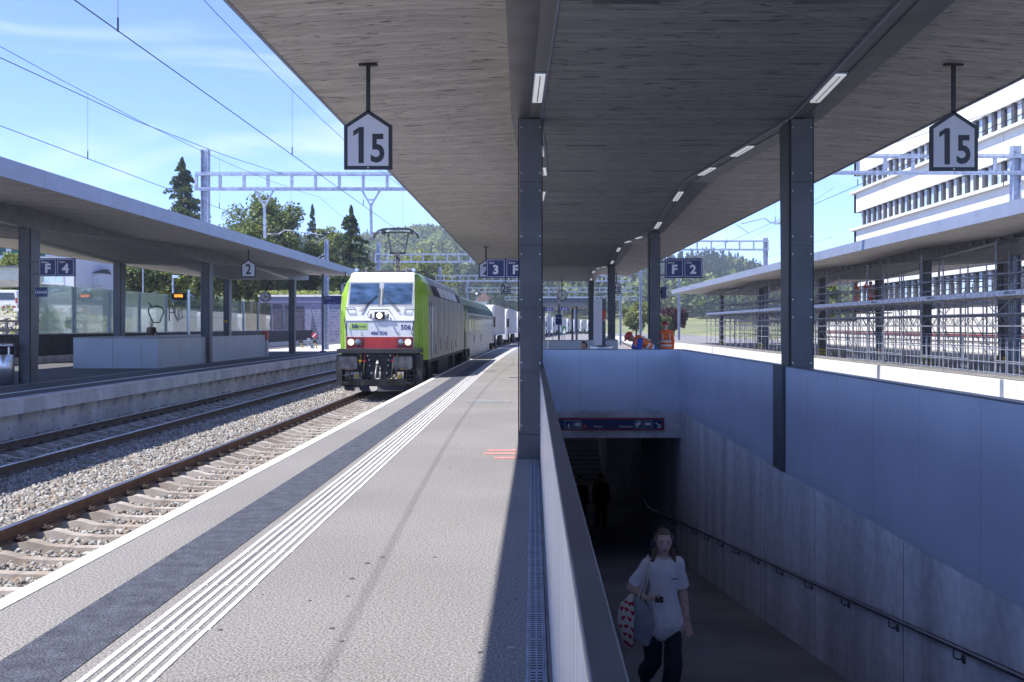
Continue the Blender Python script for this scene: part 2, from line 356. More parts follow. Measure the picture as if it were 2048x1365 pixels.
for i, (x0, x1, y) in enumerate(((-.62, -.22, 13.9), (-.66, -.2, 13.55), (-.5, -.2, 13.1))):
    n = 9
    for k in range(n):
        a, b = x0 + (x1 - x0) * k / n, x0 + (x1 - x0) * (k + 1) / n; w0, w1 = .05 + .05 * abs(sin(k * 1.7 + i)), .05 + .05 * abs(sin((k + 1) * 1.7 + i))
        sp.quad((a, y - w0, .004), (b, y - w1, .004), (b, y + w1, .004), (a, y + w0, .004))
sp.build('spray_mark', pinkm, platform)
# drain channel along the parapet
dr = thing('drain_channel', 'galvanised slotted drain channel at the foot of the ramp parapet', 'drain', (.02, 5, 0))
d = MB(); d.box(-.035, -.022, -4, 12.9, -.1, .008); d.box(.058, .07, -4, 12.9, -.1, .008); d.build('channel_frame', galv, dr)
gm = MB(); gm.box(-.020, .056, .003, .497, -.02, .005)
for k in range(12):
    for j in range(2): gm.box(-.013 + j * .035, .013 + j * .035, .02 + k * .04, .036 + k * .04, .0045, .0058, 1)
gmm = gm.mesh('grating', [galv, black])
for i in range(4, 25): inst('grating', gmm, dr, (0, i * .5, 0))
# ---------------------------------------------------------------- the ramp and the underpass
def fz(Y): return -1.75 - .128 * (min(Y, 33) - 8.9)
rf = MB()
for a, b in zip([-6, 0, 6, 12, 18, 24, 30, 33], [0, 6, 12, 18, 24, 30, 33, 46]):
    rf.quad((RX0, a, fz(a)), (RX1, a, fz(a)), (RX1, b, fz(b)), (RX0, b, fz(b)))
rf.quad((3.25, 30, fz(33) - .004), (20, 30, fz(33) - .004), (20, 33, fz(33) - .004), (3.25, 33, fz(33) - .004)); rf.quad((3.25, 30.2, fz(30.2)), (3.25, 33, fz(33)), (3.25, 33, -6), (3.25, 30.2, -6)); rf.quad((-14, 33, fz(33) - .004), (20, 33, fz(33) - .004), (20, 46, fz(33) - .004), (-14, 46, fz(33) - .004))
struct(rf.build('ramp_floor', rampfloor))
rw = MB()
rw.box(RX1, RX1 + .3, -6, 30.3, -6.2, -.16)
rwall = tag(rw.build('ramp_wall', concrete), 'streaked fair-faced concrete ramp wall carrying the long handrail', 'wall')
jm = MB()
for y in (6.1, 8.9, 11.7, 14.5, 17.3, 20.1): jm.box(RX1 - .0015, RX1 + .02, y, y + .012, -5.2, -.2)
jm2 = pm('formwork_joint', (.15, .15, .16), .9, var=.3, scale=6, coord='Position')
stuff(jm.build('formwork_joint', jm2, rwall))
lw = MB(); lw.box(RX0 - .12, RX0 - .0, -6, 33, -6.2, -.03)
tag(lw.build('ramp_side_wall', concrete), 'concrete ramp wall below the silver parapet, facing the handrail', 'wall')
lt = MB(); lt.box(RX0, RX1, RYE, RYE + .5, -.755, -.165)
lint = tag(lt.build('underpass_lintel', concrete), 'concrete lintel over the underpass mouth, under the blue end panels', 'lintel')
up = thing('underpass_wall', 'dark concrete end wall of the underpass beside the stairs', 'wall', (2, 41, -4.8))
m = MB(); m.box(2.95, 14, 40.6, 41, -6.2, -1.06); m.box(-14, .0, 42.4, 42.7, -6.2, -1.06); m.build('back_wall', concrete, up)
m = MB(); m.box(-14, RX0, 32.9, 33.2, -6, -1.06); m.box(RX1 + .3, 20, 30.0, 30.3, -6, -1.06); m.box(20, 20.3, 30, 46, -6, -1.06); m.box(-14.3, -14, 30, 56, -6, -1.06); m.build('side_wall', concrete, up)
m = MB(); m.box(RX0 - .1, RX1 + .3, RYE + .5, 33, -.8, -.60); m.box(-3.0, 6.3, 33, 38, -.8, -.61); m.box(-14.3, -3.0, 33, 38, -1.25, -1.05); m.box(6.3, 20.3, 30, 38, -1.25, -1.05); m.box(3.5, 6.3, 30, 33, -1.25, -1.05); m.box(-14.3, .0, 38, 56, -1.25, -1.05); m.box(3.2, 20, 38, 56, -1.25, -1.05); m.box(-15, 21, -7, 57, -6.7, -6.3); m.build('ceiling_and_base_slab', concrete, up)  # lowest box: added earth slab that stops light leaking in from below
m = MB(); m.box(2.96, 6, 40.2, 40.5, -1.6, -1.15); m.build('hanging_sign', signred, up)
# stairs going up to the next platform
stp = thing('staircase', 'dark flight of steps rising at the end of the underpass', 'stairs', (0, 42, -4.8))
for i in range(29):
    m = MB(); y = 42.4 + i * .33; z = -4.8 + i * .165; m.box(.05, 2.9, y, y + .345, z - .3, z + .165); o = m.build('step', rampfloor, stp)
    m = MB(); m.box(.05, 2.9, y - .006, y + .05, z + .1652, z + .172); m.build('step_nosing', concrete_l, o)
m = MB(); m.path([(2.82, 42.2, -3.9), (2.82, 51.5, .75)], .02); m.build('handrail', inox, stp)
m = MB(); m.box(2.95, 3.15, 41.01, 52.2, -6, -.01); m.box(-.02, .04, 42.71, 52.2, -6, -.01); m.build('stair_wall', concrete, stp)

# parapets: panels each their own piece
def panel_mesh(axis, w, z0, z1, t=.03):
    m = MB()
    if axis == 'y': m.box(0, t, .003, w - .003, z0, z1)
    else: m.box(.003, w - .003, 0, t, z0, z1)
    return m
HP = 1.18
par = thing('ramp_parapet_panels', 'blue grey metal panel parapet above the concrete ramp wall, split by a column', 'parapet', (3.3, 13, 0))
edges = [-4.2, -3.05, -1.9, -.74, .42, 1.57, 2.72, 3.87, 5.02, 6.17, 7.32, 8.48, 9.63, 10.78, 11.95, 12.98]
for a, b in zip(edges[:-1], edges[1:]): panel_mesh('y', b - a, -.16, HP).build('panel', panelblue, par, loc=(RX1 - .02, a, 0))
edges = [13.62, 14.45, 15.6, 16.7, 18.0, 19.15, 20.3, 21.4, RYE]
for a, b in zip(edges[:-1], edges[1:]): panel_mesh('y', b - a, -.16, HP).build('panel', panelblue, par, loc=(RX1 - .02, a, 0))
m = MB(); m.box(RX1 - .026, RX1 + .09, -4.2, 12.98, HP, HP + .014); m.box(RX1 - .026, RX1 + .09, 13.62, RYE + .09, HP, HP + .014); m.build('cap', capmetal, par)
m = MB(); m.box(RX1 + .012, RX1 + .08, -4.2, 12.97, 0, HP - .002); m.box(RX1 + .012, RX1 + .08, 13.63, RYE, 0, HP - .002); m.build('core', darkside, par)
par2 = thing('end_parapet_panels', 'blue grey metal parapet across the ramp end, above the underpass sign', 'parapet', (1.7, 22.4, 0))
edges = [.16, 1.04, 2.31, RX1 - .018]
for a, b in zip(edges[:-1], edges[1:]): panel_mesh('x', b - a, -.165, HP).build('panel', panelblue, par2, loc=(a, RYE, 0))
m = MB(); m.box(.16, RX1 - .03, RYE - .006, RYE + .09, HP, HP + .016); m.build('cap', capmetal, par2)
m = MB(); m.box(.16, RX1 + .05, RYE + .034, RYE + .09, -.1, HP - .002); m.build('core', darkside, par2)
par1 = thing('platform_parapet', 'silver panelled parapet with a dark wide cap beside the near platform', 'parapet', (.1, 5, 0))
for i in range(22):
    a = -4.2 + i * 1.21
    if a > RYE - .3: break
    b = min(a + 1.21, RYE)
    m = MB(); m.box(.092, .104, a + .003, b - .003, .05, HP - .02); m.box(.1005, .112, a + .003, a + .04, .05, HP - .02); m.build('outer_panel', panelsilver, par1)
    m = MB(); m.box(.119, .131, a + .003, b - .003, -.16, HP - .02); m.build('inner_panel', panelblue, par1)
m = MB(); m.box(.083, .142, -4.2, RYE, HP - .02, HP); m.build('cap', capmetal, par1, bevel=.004)
m = MB(); m.box(.104, .118, -4.2, RYE, -.03, HP - .021); m.build('core', darkside, par1)
m = MB(); m.box(.075, .103, -4.2, 12.7, .0, .048); m.build('foot_rail', darkmetal, par1)
# handrail
hr = thing('ramp_handrail', 'long tubular steel handrail on brackets along the concrete ramp wall', 'handrail', (3.17, 10, -1))
pts = [(3.17, -4.5, fz(-4.5) + .88), (3.17, 27.4, fz(27.4) + .88), (3.17, 27.9, fz(27.9) + .90), (3.17, 30.0, fz(28.0) + .93), (3.17, 30.25, fz(28.0) + 1.05)]
m = MB(); m.path(pts, .021, 12); m.build('rail', pm('dark_steel_rail', (.20, .20, .215), .3, metal=.85, var=.1, scale=3), hr, smooth=True)
bm_ = MB(); bm_.path([(0, 0, -.018), (0, 0, -.085), (.03, 0, -.10), (.08, 0, -.10)], .0075, 6); bm_.lathe([(.035, .07), (.035, .0795)], (0, 0, -.10), 12, 'x'); bmm = bm_.mesh('bracket', darkside, True)
for i in range(20):
    y = .7 + i * 1.39
    if y < 27.5: inst('bracket', bmm, hr, (3.17, y, fz(y) + .88))
# direction sign on the lintel
sg = thing('direction_sign', 'long dark blue direction sign with a red frame over the underpass', 'sign', (2, RYE - .03, -.4))
xa, xb, za, zb = .30, px(1328, RYE), pz(861, RYE), pz(836, RYE)
m = MB(); m.box(xa, xb, RYE - .045, RYE - .002, za, zb); m.build('frame', signred, sg)
m = MB(); m.box(xa + .03, xb - .035, RYE - .055, RYE - .04, za + .035, zb - .03); m.build('board', signblue, sg)
def sgt(s, x, sz, bold=.0, y=850): text('lettering', s, signwhite, sg, (px(x, RYE), RYE - .057, pz(y, RYE)), sz, bold=bold)
sgt('4', 1137, .13, .003, 852); sgt('Sichtern', 1196, .055, .001, 853); sgt('Stadtzentrum', 1252, .055, .001, 853); sgt('19', 1169, .045, 0, 853)
def frame_rect(x0, x1, y0, y1, w=.006):
    X0, X1, Z0, Z1 = px(x0, RYE), px(x1, RYE), pz(y1, RYE), pz(y0, RYE); m = MB()
    for b in ((X0, X1, Z0, Z0 + w), (X0, X1, Z1 - w, Z1), (X0, X0 + w, Z0, Z1), (X1 - w, X1, Z0, Z1)): m.box(b[0], b[1], RYE - .058, RYE - .054, b[2], b[3])
    return m
for r in ((1129, 1145), (1148, 1163), (1269, 1285), (1288, 1304)): frame_rect(r[0], r[1], 841, 857).build('pictogram_frame', signwhite, sg)
def pict(rects, ox, oy):
    m = MB()
    for (a, b, c, d) in rects: m.box(px(ox + a, RYE), px(ox + b, RYE), RYE - .059, RYE - .056, pz(oy + d, RYE), pz(oy + c, RYE))
    return m
pict([(2, 13, 5, 11), (4, 5, 12, 14), (10, 11, 12, 14), (6, 9, 2, 3.5), (5, 6, 3.5, 5)], 1148, 841).build('tram_pictogram', signwhite, sg)
pict([(2, 8, 5, 13), (5, 12, 2, 9)], 1269, 841).build('ticket_pictogram', signwhite, sg)
pict([(2, 13, 4, 9.5), (4, 6, 9.5, 11.5), (10, 12, 9.5, 11.5)], 1288, 841).build('bus_pictogram', signwhite, sg)
m = MB(); a = (px(1311, RYE), RYE - .058, pz(845, RYE)); b = (px(1320, RYE), RYE - .058, pz(855, RYE))
m.bar(a, b, .022, .004, up=(0, 1, 0)); m.bar((b[0] + .01, b[1], b[2]), (b[0] - .075, b[1], b[2]), .02, .004, up=(0, 1, 0)); m.bar((b[0], b[1] - .002, b[2] - .01), (b[0], b[1] - .002, b[2] + .075), .02, .004, up=(0, 1, 0))
m.build('arrow', signwhite, sg)
m = MB(); m.box(px(1165, RYE), px(1173, RYE), RYE - .0575, RYE - .054, pz(857, RYE), pz(849, RYE)); m.build('line_number_plate', signred, sg)

# ---------------------------------------------------------------- canopies
def make_canopy(nm, label, cx, xl, xr, ycols, y0, y1, z_off, half=1.735, side='both', near=True):
    """folded canopy on two rows of columns: wood soffits, beams with light strips, fascia panels"""
    R = thing(nm, label, 'canopy', (cx, ycols[0], z_off)); zo = z_off
    sp_ = ycols[1] - ycols[0]; ys = []; k = -3
    while True:
        y = ycols[0] + k * sp_ / 2
        if y > y1: break
        if y > y0: ys.append((y, k % 2 == 0))
        k += 1
    full = [(y0, None)] + ys + [(y1, None)]
    def at(y):
        t = ((y - ycols[0]) / sp_) % 1.0; f = 1 - abs(2 * t - 1) if True else 0     # 0 at a column, 1 at mid span
        return f
    st = []
    for y, _ in full:
        f = at(y); st.append((y, 4.36 + .30 * f + zo, half - .13 - .22 * f, half + .25 - .07 * f, 4.92 - .16 * f + zo))
    def xL(y): return xl + .0045 * y if xl < 0 and xl > -5 else xl
    def xR(y): return xr - .004 * y if xl > -5 else xr
    mid, wl, wr = MB(), MB(), MB(); bl, br, chl, chr_ = MB(), MB(), MB(), MB(); top = MB()
    for (ya, za, ia, oa, wa), (yb, zb, ib, ob, wb) in zip(st[:-1], st[1:]):
        mid.quad((cx - ia, ya, za + .02), (cx - ib, yb, zb + .02), (cx + ib, yb, zb + .02), (cx + ia, ya, za + .02))
        wl.quad((xL(ya), ya, 4.75 + zo), (xL(yb), yb, 4.75 + zo), (cx - ob, yb, wb), (cx - oa, ya, wa))
        wr.quad((cx + oa, ya, wa), (cx + ob, yb, wb), (xR(yb), yb, 4.75 + zo), (xR(ya), ya, 4.75 + zo))
        for sgn, bb, ch in ((-1, bl, chl), (1, br, chr_)):
            e0, e1 = ia + .16, ib + .16
            bb.quad((cx + sgn * e0, ya, za), (cx + sgn * e1, yb, zb), (cx + sgn * ob, yb, zb), (cx + sgn * oa, ya, za))
            bb.quad((cx + sgn * oa, ya, za), (cx + sgn * ob, yb, zb), (cx + sgn * ob, yb, wb + .002), (cx + sgn * oa, ya, wa + .002))
            ch.quad((cx + sgn * ia, ya, za + .015), (cx + sgn * ib, yb, zb + .015), (cx + sgn * e1, yb, zb + .015), (cx + sgn * e0, ya, za + .015))
            ch.quad((cx + sgn * e0, ya, za), (cx + sgn * e1, yb, zb), (cx + sgn * e1, yb, zb + .015), (cx + sgn * e0, ya, za + .015))
            bb.hexa([(cx + sgn * ia - .008, ya, za - .006), (cx + sgn * ia + .008, ya, za - .006), (cx + sgn * ib + .008, yb, zb - .006), (cx + sgn * ib - .008, yb, zb - .006)],
                    [(cx + sgn * ia - .008, ya, za + .03), (cx + sgn * ia + .008, ya, za + .03), (cx + sgn * ib + .008, yb, zb + .03), (cx + sgn * ib - .008, yb, zb + .03)], 1)
        top.hexa([(xL(ya) + .03, ya, 4.98 + zo), (xR(ya) - .03, ya, 4.98 + zo), (xR(yb) - .03, yb, 4.98 + zo), (xL(yb) + .03, yb, 4.98 + zo)],
                 [(xL(ya) + .03, ya, 5.12 + zo), (xR(ya) - .03, ya, 5.12 + zo), (xR(yb) - .03, yb, 5.12 + zo), (xL(yb) + .03, yb, 5.12 + zo)])
    mid.build('middle_soffit', wood_shaded, R); wl.build('wing_soffit', wood, R); wr.build('wing_soffit', wood, R)
    bl.build('beam', [beammetal, fascia], R); br.build('beam', [beammetal, fascia], R); chl.build('light_channel', perfmetal, R); chr_.build('light_channel', perfmetal, R)
    top.build('roof_slab', concrete_l, R)
    for y in (y0, y1):      # end closures
        f = at(y); i_, o_, z_, w_ = half - .13 - .22 * f, half + .25 - .07 * f, 4.36 + .30 * f + zo, 4.92 - .16 * f + zo
        m = MB(); m.add([(xL(y), y, 4.75 + zo), (cx - o_, y, w_), (cx - o_, y, z_), (cx + o_, y, z_), (cx + o_, y, w_), (xR(y), y, 4.75 + zo), (xR(y), y, 5.13 + zo), (xL(y), y, 5.13 + zo)],
                        [(0, 1, 7), (1, 2, 3, 4), (4, 5, 6), (1, 4, 6, 7)]); m.build('end_fascia', fascia, R)
    n = int((y1 - y0) / 2.75)
    for i in range(n):      # fascia panels
        a, b = y0 + i * (y1 - y0) / n + .005, y0 + (i + 1) * (y1 - y0) / n - .005
        for s_, fx in ((-1, xL), (1, xR)):
            if side == 'r' and s_ < 0: continue
            m = MB(); A, B = fx(a), fx(b); t = -s_ * .035
            m.hexa([(A, a, 4.735 + zo), (A + t, a, 4.735 + zo), (B + t, b, 4.735 + zo), (B, b, 4.735 + zo)], [(A, a, 5.13 + zo), (A + t, a, 5.13 + zo), (B + t, b, 5.13 + zo), (B, b, 5.13 + zo)])
            m.build('fascia_panel', fascia, R)
    lm = MB(); lm.box(-.055, .055, 0, 1.15, -.03, -.0145); lm.box(-.07, .07, -.02, 1.17, -.0142, 0, 1); lm.box(-.006, .006, .04, 1.1, -.0312, -.0295, 2); lmm = lm.mesh('light_fitting', [lampm, fascia, steeltube])
    for y in [yc + d for yc in [ycols[0] - sp_] + list(ycols) for d in (2.5, 5.3, 9.0, 13.7)] if near else []:
        if not y0 < y < y1 - 2: continue
        a, b = at(y), at(y + 1.15); za, zb = 4.36 + .30 * a + zo, 4.36 + .30 * b + zo
        for sgn in (-1, 1):
            xa_, xb_ = cx + sgn * (half - .05 - .22 * a), cx + sgn * (half - .05 - .22 * b)
            o = inst('light_fitting', lmm, R, (xa_, y, za + .012)); o.rotation_euler = (math.atan2(zb - za, 1.15), 0, -math.atan2(xb_ - xa_, 1.15))
    if near:
        hm = MB(); hm.box(0, .62, 0, .16, -.012, 0); hm.box(.02, .6, .02, .14, -.0125, -.011, 1); hmm = hm.mesh('soffit_hatch', [perfmetal, beammetal])
        for y in (8.75, 15.6, 19.0, 23.8, 27, 33.5, 39, 46, 50):
            f = at(y); g = at(y + .16); 
            for x in (cx - 1.2, cx + .55):
                o = inst('soffit_hatch', hmm, R, (x, y, 4.38 + .30 * f + zo - .002)); o.rotation_euler = (math.atan2(.30 * (g - f), .16), 0, 0)
    return R
def make_column(nm, label, x, y, z0, ztop, sgn, base=True, group=None, w=.30, dpt=.62, zb=None, hazard=False, screws=True):
    """anthracite column: front cladding panels with screws, grey flank, tapering to the foot; sgn: side on which the flank shows"""
    R = thing(nm, label, 'column', (x, y, z0), group); zb = z0 if zb is None else zb
    m = MB(); h = w / 2
    m.hexa([(x - h + .012, y + .03, zb), (x + h - .012, y + .03, zb), (x + h - .012, y + dpt - .15, zb), (x - h + .012, y + dpt - .15, zb)],
           [(x - h + .012, y + .03, ztop), (x + h - .012, y + .03, ztop), (x + h - .012, y + dpt, ztop), (x - h + .012, y + dpt, ztop)]); m.build('shaft', darkside, R)
    pmh = .81; z = ztop - .004
    scr = MB(); scr.lathe([(.0085, 0), (.007, -.005)], n=8, axis='y'); scm = MATS.setdefault('_screw', None) or scr.mesh('screw', screwm); MATS['_screw'] = scm
    while z > z0 + .45:
        b = max(z - pmh + .006, z0 + .32)
        p = MB(); p.box(x - h + .012, x + h - .012, y, y + .0295, b, z); p = p.build('cladding_panel', darkmetal, R)
        if screws:
            for sx in (-h + .032, h - .032):
                for sz in (z - .11, b + .11): inst('screw', scm, p, (x + sx, y, sz))
        z -= pmh
    for s_ in (-1, 1):
        m = MB(); m.box(x + s_ * h - .011, x + s_ * h + .011 - .006, y + .006, y + .05, z0, ztop); m.build('edge_trim', black, R)
    if base:
        m = MB(); m.box(x - h - .01, x + h - .012, y - .012, y + dpt - .1, z0, z0 + .315); m.build('foot_casing', darkmetal, R)
    if hazard:
        m = MB(); m.box(x - h - .015, x + h + .015, y - .02, y + dpt - .08, z0, z0 + .34); m.build('foot_casing', pm('packing_board', (.22, .17, .09), .8, var=.2), R)
        for k in (.06, .25):
            m = MB(); m.box(x - h - .022, x + h + .022, y - .027, y + dpt - .07, z0 + k, z0 + k + .06); m.build('yellow_band', MATS.get('hazy') or pm('hazy', (.55, .42, .03), .6), R)
    return R
YC = [13.0, 28.7, 44.4, 60.1]
make_canopy('platform_canopy', 'large folded wood-lined canopy over the near platform and ramp', 1.71, -2.93, 6.07, YC, -14, 62.0, 0)
for i, y in enumerate(YC):
    wh = ['beside the ramp parapet, silver parapet meeting its foot', 'beyond the underpass, track three sign attached', 'beside the far stair enclosure', 'at the far canopy end'][i]
    make_column('canopy_column', 'anthracite canopy column on the train side, ' + wh, -.03, y, 0, 4.36, 1, group=None)
    wh = ['standing in the gap of the blue ramp panels', 'with the track two sector sign, a bent worker before it', 'beside the far stair enclosure, behind the tall information stand', 'at the far canopy end near the clock'][i]
    make_column('canopy_column', 'anthracite canopy column on the building-site side, ' + wh, 3.445, y, 0, 4.36, -1, zb=-.16 if i == 0 else None, base=i > 0)
m = MB(); m.box(3.19, 3.30, 13.02, 13.5, -.16, 1.2); m.build('column_gap_lining', darkside, par)
make_column('canopy_column', 'anthracite canopy column out of step behind the viewer', -.02, -2.7, 0, 4.36, 1); make_column('canopy_column', 'anthracite canopy column behind the viewer by the ramp top', 3.445, -2.7, 0, 4.36, 1)
YC4 = [27.5, 42.7, 57.9]
make_canopy('far_platform_canopy', 'grey-edged folded canopy over the platform across the tracks', -15.65, -20.55, -10.75, YC4, -6, 62, 0.0, near=False)
for i, y in enumerate(YC4):
    make_column('far_platform_column', ['anthracite column with the sector F sign beside the litter bin', 'anthracite column touching the pale stair enclosure', 'anthracite column on the far platform past the red-topped post'][i], -13.78, y, Z4, 4.36, 1, base=False, screws=False)
    make_column('far_platform_column', ['anthracite back-row column hidden left of the bin', 'anthracite back-row column behind the pale stair enclosure', 'anthracite back-row column with a small yellow plate'][i], -17.5, y, Z4, 4.36, 1, base=False, screws=False)
# ---------------------------------------------------------------- terrain around the station
grass = pm('meadow', (.12, .14, .055), .95, var=.5, scale=.03, coord='Position', fine=.25, fscale=.6, col2=(.235, .235, .11))
earth = pm('gravel_bank', (.36, .33, .27), .95, var=.3, scale=.8, coord='Position', bump=1., bscale=5, fine=.45, fscale=4)
road = pm('road_asphalt', (.17, .17, .17), .9, var=.1, scale=.5, coord='Position')
def ridge(u):      # skyline of the hills by direction (photo columns)
    pts = [(-900, 470), (-200, 440), (300, 470), (640, 500), (740, 492), (800, 480), (860, 476), (910, 494), (980, 515), (1100, 540), (1220, 545), (1330, 548), (1420, 534), (1480, 540), (1560, 572), (1700, 590), (2100, 560), (3000, 540)]
    for (a, ya), (b, yb) in zip(pts[:-1], pts[1:]):
        if a <= u <= b: return ya + (yb - ya) * (u - a) / (b - a)
    return 560
def terr(X, Y):
    if Y < 120: base = -1.0
    u = VX + X * F / max(Y, 60); zr = H + (VY - ridge(u)) * 900 / F - 8
    t = min(1, max(0, (Y - 260) / 640)); t = t * t * (3 - 2 * t)
    z = -1.0 + (zr + 1) * t + noise.noise(Vector((X * .01, Y * .01, 0))) * 5 * t
    if X < -22: z = max(z, min(3.0, -.3 + (-22 - X) * .17) + (noise.noise(Vector((X * .2, Y * .2, 1))) * .25))
    if X > 30: z = max(z, min(1.5, (X - 30) * .1))
    return z
xs = [-700, -520, -400, -300, -220, -160, -120, -90, -70, -58, -50, -44, -39, -35, -31.5, -28.5, -26, -24, -22.4, -21.6, -11.4]
xs2 = [6.3, 14, 20, 26, 32, 40, 55, 75, 100, 140, 190, 250, 320, 400, 520, 700, 900]
ysT = [-40, 0, 20, 35, 45, 55, 65, 75, 85, 95, 110, 130, 160, 200, 240, 280, 320, 360, 400, 450, 500, 560, 620, 700, 780, 860, 940, 1100]
tm = MB()
XS = xs + [-8, -3, 0, 3] + xs2; nx = len(XS)
V = [(x, y, terr(x, y) - (.02 if x < -21 or x > 20 else 0) + (0 if not (-12 < x < 14.5 and 20 < y < 50) else -7 if -11 < x < 6.3 else 0)) for y in ysT for x in XS]
tm.add(V, [(j * nx + i, j * nx + i + 1, (j + 1) * nx + i + 1, (j + 1) * nx + i) for j in range(len(ysT) - 1) for i in range(nx - 1)
           if not (-12 < XS[i] < 7 and ysT[j] < 60)], 0)
for k, f in enumerate(tm.f):
    cx_ = sum(tm.v[i][0] for i in f) / 4; cy_ = sum(tm.v[i][1] for i in f) / 4
    tm.m[k] = 1 if cy_ < 140 and -46 < cx_ else (2 if cy_ < 140 and cx_ < 0 else 0)
struct(tm.build('terrain', [grass, earth, road]))
# ---------------------------------------------------------------- tracks
def rail_mesh(x, z, ys, mside):
    prof = [(-.07, -.17), (.07, -.17), (.07, -.155), (.012, -.14), (.010, -.05), (.036, -.04), (.036, -.006), (.028, 0), (-.028, 0), (-.036, -.006), (-.036, -.04), (-.010, -.05), (-.012, -.14), (-.07, -.155)]
    m = MB(); n = len(prof)
    vs = [(x + p[0] + curve(y), y, z + p[1]) for y in ys for p in prof]
    for j in range(len(ys) - 1):
        for i in range(n):
            m.f.append((j * n + i, j * n + (i + 1) % n, (j + 1) * n + (i + 1) % n, (j + 1) * n + i)); m.m.append(1 if i in (6, 7, 8) else 0)
    m.v = vs
    return m, [mside, railtop]
sl = MB(); secs = [(-1.30, .08, .12, -.03), (-1.2, .08, .13, 0), (-.95, .085, .13, .0), (-.62, .085, .13, 0), (-.52, .082, .125, .022), (-.44, .078, .12, .012), (-.30, .072, .11, -.025), (0, .07, .105, -.035)]
secs = secs + [(-a, b, c, d) for a, b, c, d in secs[-2::-1]]
for x, a, b, z in secs: sl.v += [(x, -b, -.2), (x, b, -.2), (x, a * .95, z), (x, -a * .95, z)]
ns = len(secs)
for i in range(ns - 1):
    for k in range(4): sl.f.append((i * 4 + k, i * 4 + (k + 1) % 4, (i + 1) * 4 + (k + 1) % 4, (i + 1) * 4 + k)); sl.m.append(0)
sl.f += [(0, 1, 2, 3), tuple((ns - 1) * 4 + k for k in range(4))]; sl.m += [0, 0]
slm = sl.mesh('sleeper', sleeperm)
cl = MB(); cl.path([(-.03, -.05, .005), (.03, -.05, .03), (.065, -.03, .045), (.075, 0, .05), (.065, .03, .045), (.03, .05, .03), (-.03, .05, .005)], .011, 5); cl.tube((.0, 0, 0), (.0, 0, .06), .016, 6); cl.box(-.05, .08, -.05, .05, -.01, .012)
clm = cl.mesh('rail_clip', clipm, True)
def make_track(nm, label, xc, zl, zr, y0, y1, ys0, ys1, mside, clip_to):
    R = thing(nm, label, 'railway track', (xc, ys0, -.8))
    ys = [y0] + [y for y in YS if y0 < y < y1] + [y1]
    for x, z in ((xc - .7525, zl), (xc + .7525, zr)):
        m, mm = rail_mesh(x, z, ys, mside); m.build('rail', mm, R)
    n = int((ys1 - ys0) / .6); tilt = math.atan((zl - zr) / 1.505)
    for i in range(n):
        y = ys0 + i * .6; c = curve(y)
        s = inst('sleeper', slm, R, (xc + c + random.uniform(-.012, .012), y + random.uniform(-.012, .012), (zl + zr) / 2 - .172), rot=(0, tilt, random.uniform(-.012, .012)))
        if y < clip_to:
            for sd in (-1, 1):
                z = (zl if sd < 0 else zr) - .172
                for g in (-1, 1): 
                    if i % 1 == 0 and not (sd > 0 and xc > -6):
                        k = inst('rail_clip', clm, s, (xc + c + sd * .7525 + g * .115, y, z)); k.rotation_euler = (0, 0, 0 if g > 0 else pi); k.scale = (.9, .9, .9)
    return R
make_track('railway_track', 'sunlit rusty track between the near platform and the gravel strip, locomotive standing on it', T3, -.50, -.55, -8, 300, 4.6, 56, rust, 33)
make_track('railway_track', 'shaded track along the platform across, with worn concrete sleepers', T4, -.50, -.55, -8, 300, 11.5, 80, rustgrey, 33)
make_track('railway_track', 'track behind the blue ramp panels on the building-site side', T2, -.52, -.52, 0, 300, 28, 130, rustgrey, 0)
make_track('railway_track', 'track along the white platform wall of the building site', 12.1, -.52, -.52, 0, 300, 40, 130, rustgrey, 0)
# ballast stones
cube = np.array([(x, y, z) for x in (-1, 1) for y in (-1, 1) for z in (-1, 1)], float)
rg = np.random.default_rng(3)
cf = np.array([(0, 1, 3), (0, 3, 2), (4, 6, 7), (4, 7, 5), (0, 4, 5), (0, 5, 1), (2, 3, 7), (2, 7, 6), (0, 2, 6), (0, 6, 4), (1, 5, 7), (1, 7, 3)])
Vs, Fs, Ms, off = [], [], [], 0
def stones(n, x0, x1, y0, y1, z0, z1, s0, s1, keep=None):
    global off
    P = np.stack([rg.uniform(x0, x1, n), y0 * (y1 / y0) ** rg.uniform(0, 1, n) if y0 > 0 else rg.uniform(y0, y1, n), rg.uniform(z0, z1, n)], 1)
    if keep is not None: P = P[keep(P)]
    P[:, 0] += .0003 * np.maximum(0, P[:, 1] - 33) ** 2
    for k in range(4):
        Q = P[k::4]; bv = cube * (1 + rg.uniform(-.45, .25, (8, 3)))
        S = rg.uniform(s0, s1, (len(Q), 1)) * rg.uniform(.6, 1.25, (len(Q), 3))
        v, f = scatter(bv * .5, cf, Q, S, rg); Vs.append(v); Fs.append(f + off); off += len(v); Ms.append(np.repeat(rg.integers(0, 3, len(Q)), 12))
nosl = lambda P: (np.abs(((P[:, 1] - 4.6) % .6)) > .13) & (np.abs(((P[:, 1] - 4.6) % .6)) < .47)
stones(38000, -8.3, -5.9, 9, 34, -.755, -.70, .03, .058)
stones(12000, -8.3, -5.9, 34, 70, -.75, -.70, .045, .075)
stones(24000, -5.7, -3.2, 5, 34, -.80, -.745, .03, .058, lambda P: nosl(P))
stones(16000, -10.9, -8.3, 12, 45, -.78, -.735, .04, .075, lambda P: (np.abs(((P[:, 1] - 11.5) % .6)) > .12) & (np.abs(((P[:, 1] - 11.5) % .6)) < .48))
stones(2500, -10.95, -10.3, 14, 50, -.75, -.66, .04, .08)
bm1 = pm('ballast_light', (.35, .345, .33), .9, var=.3, scale=6, coord='Position', bump=.3, bscale=60)
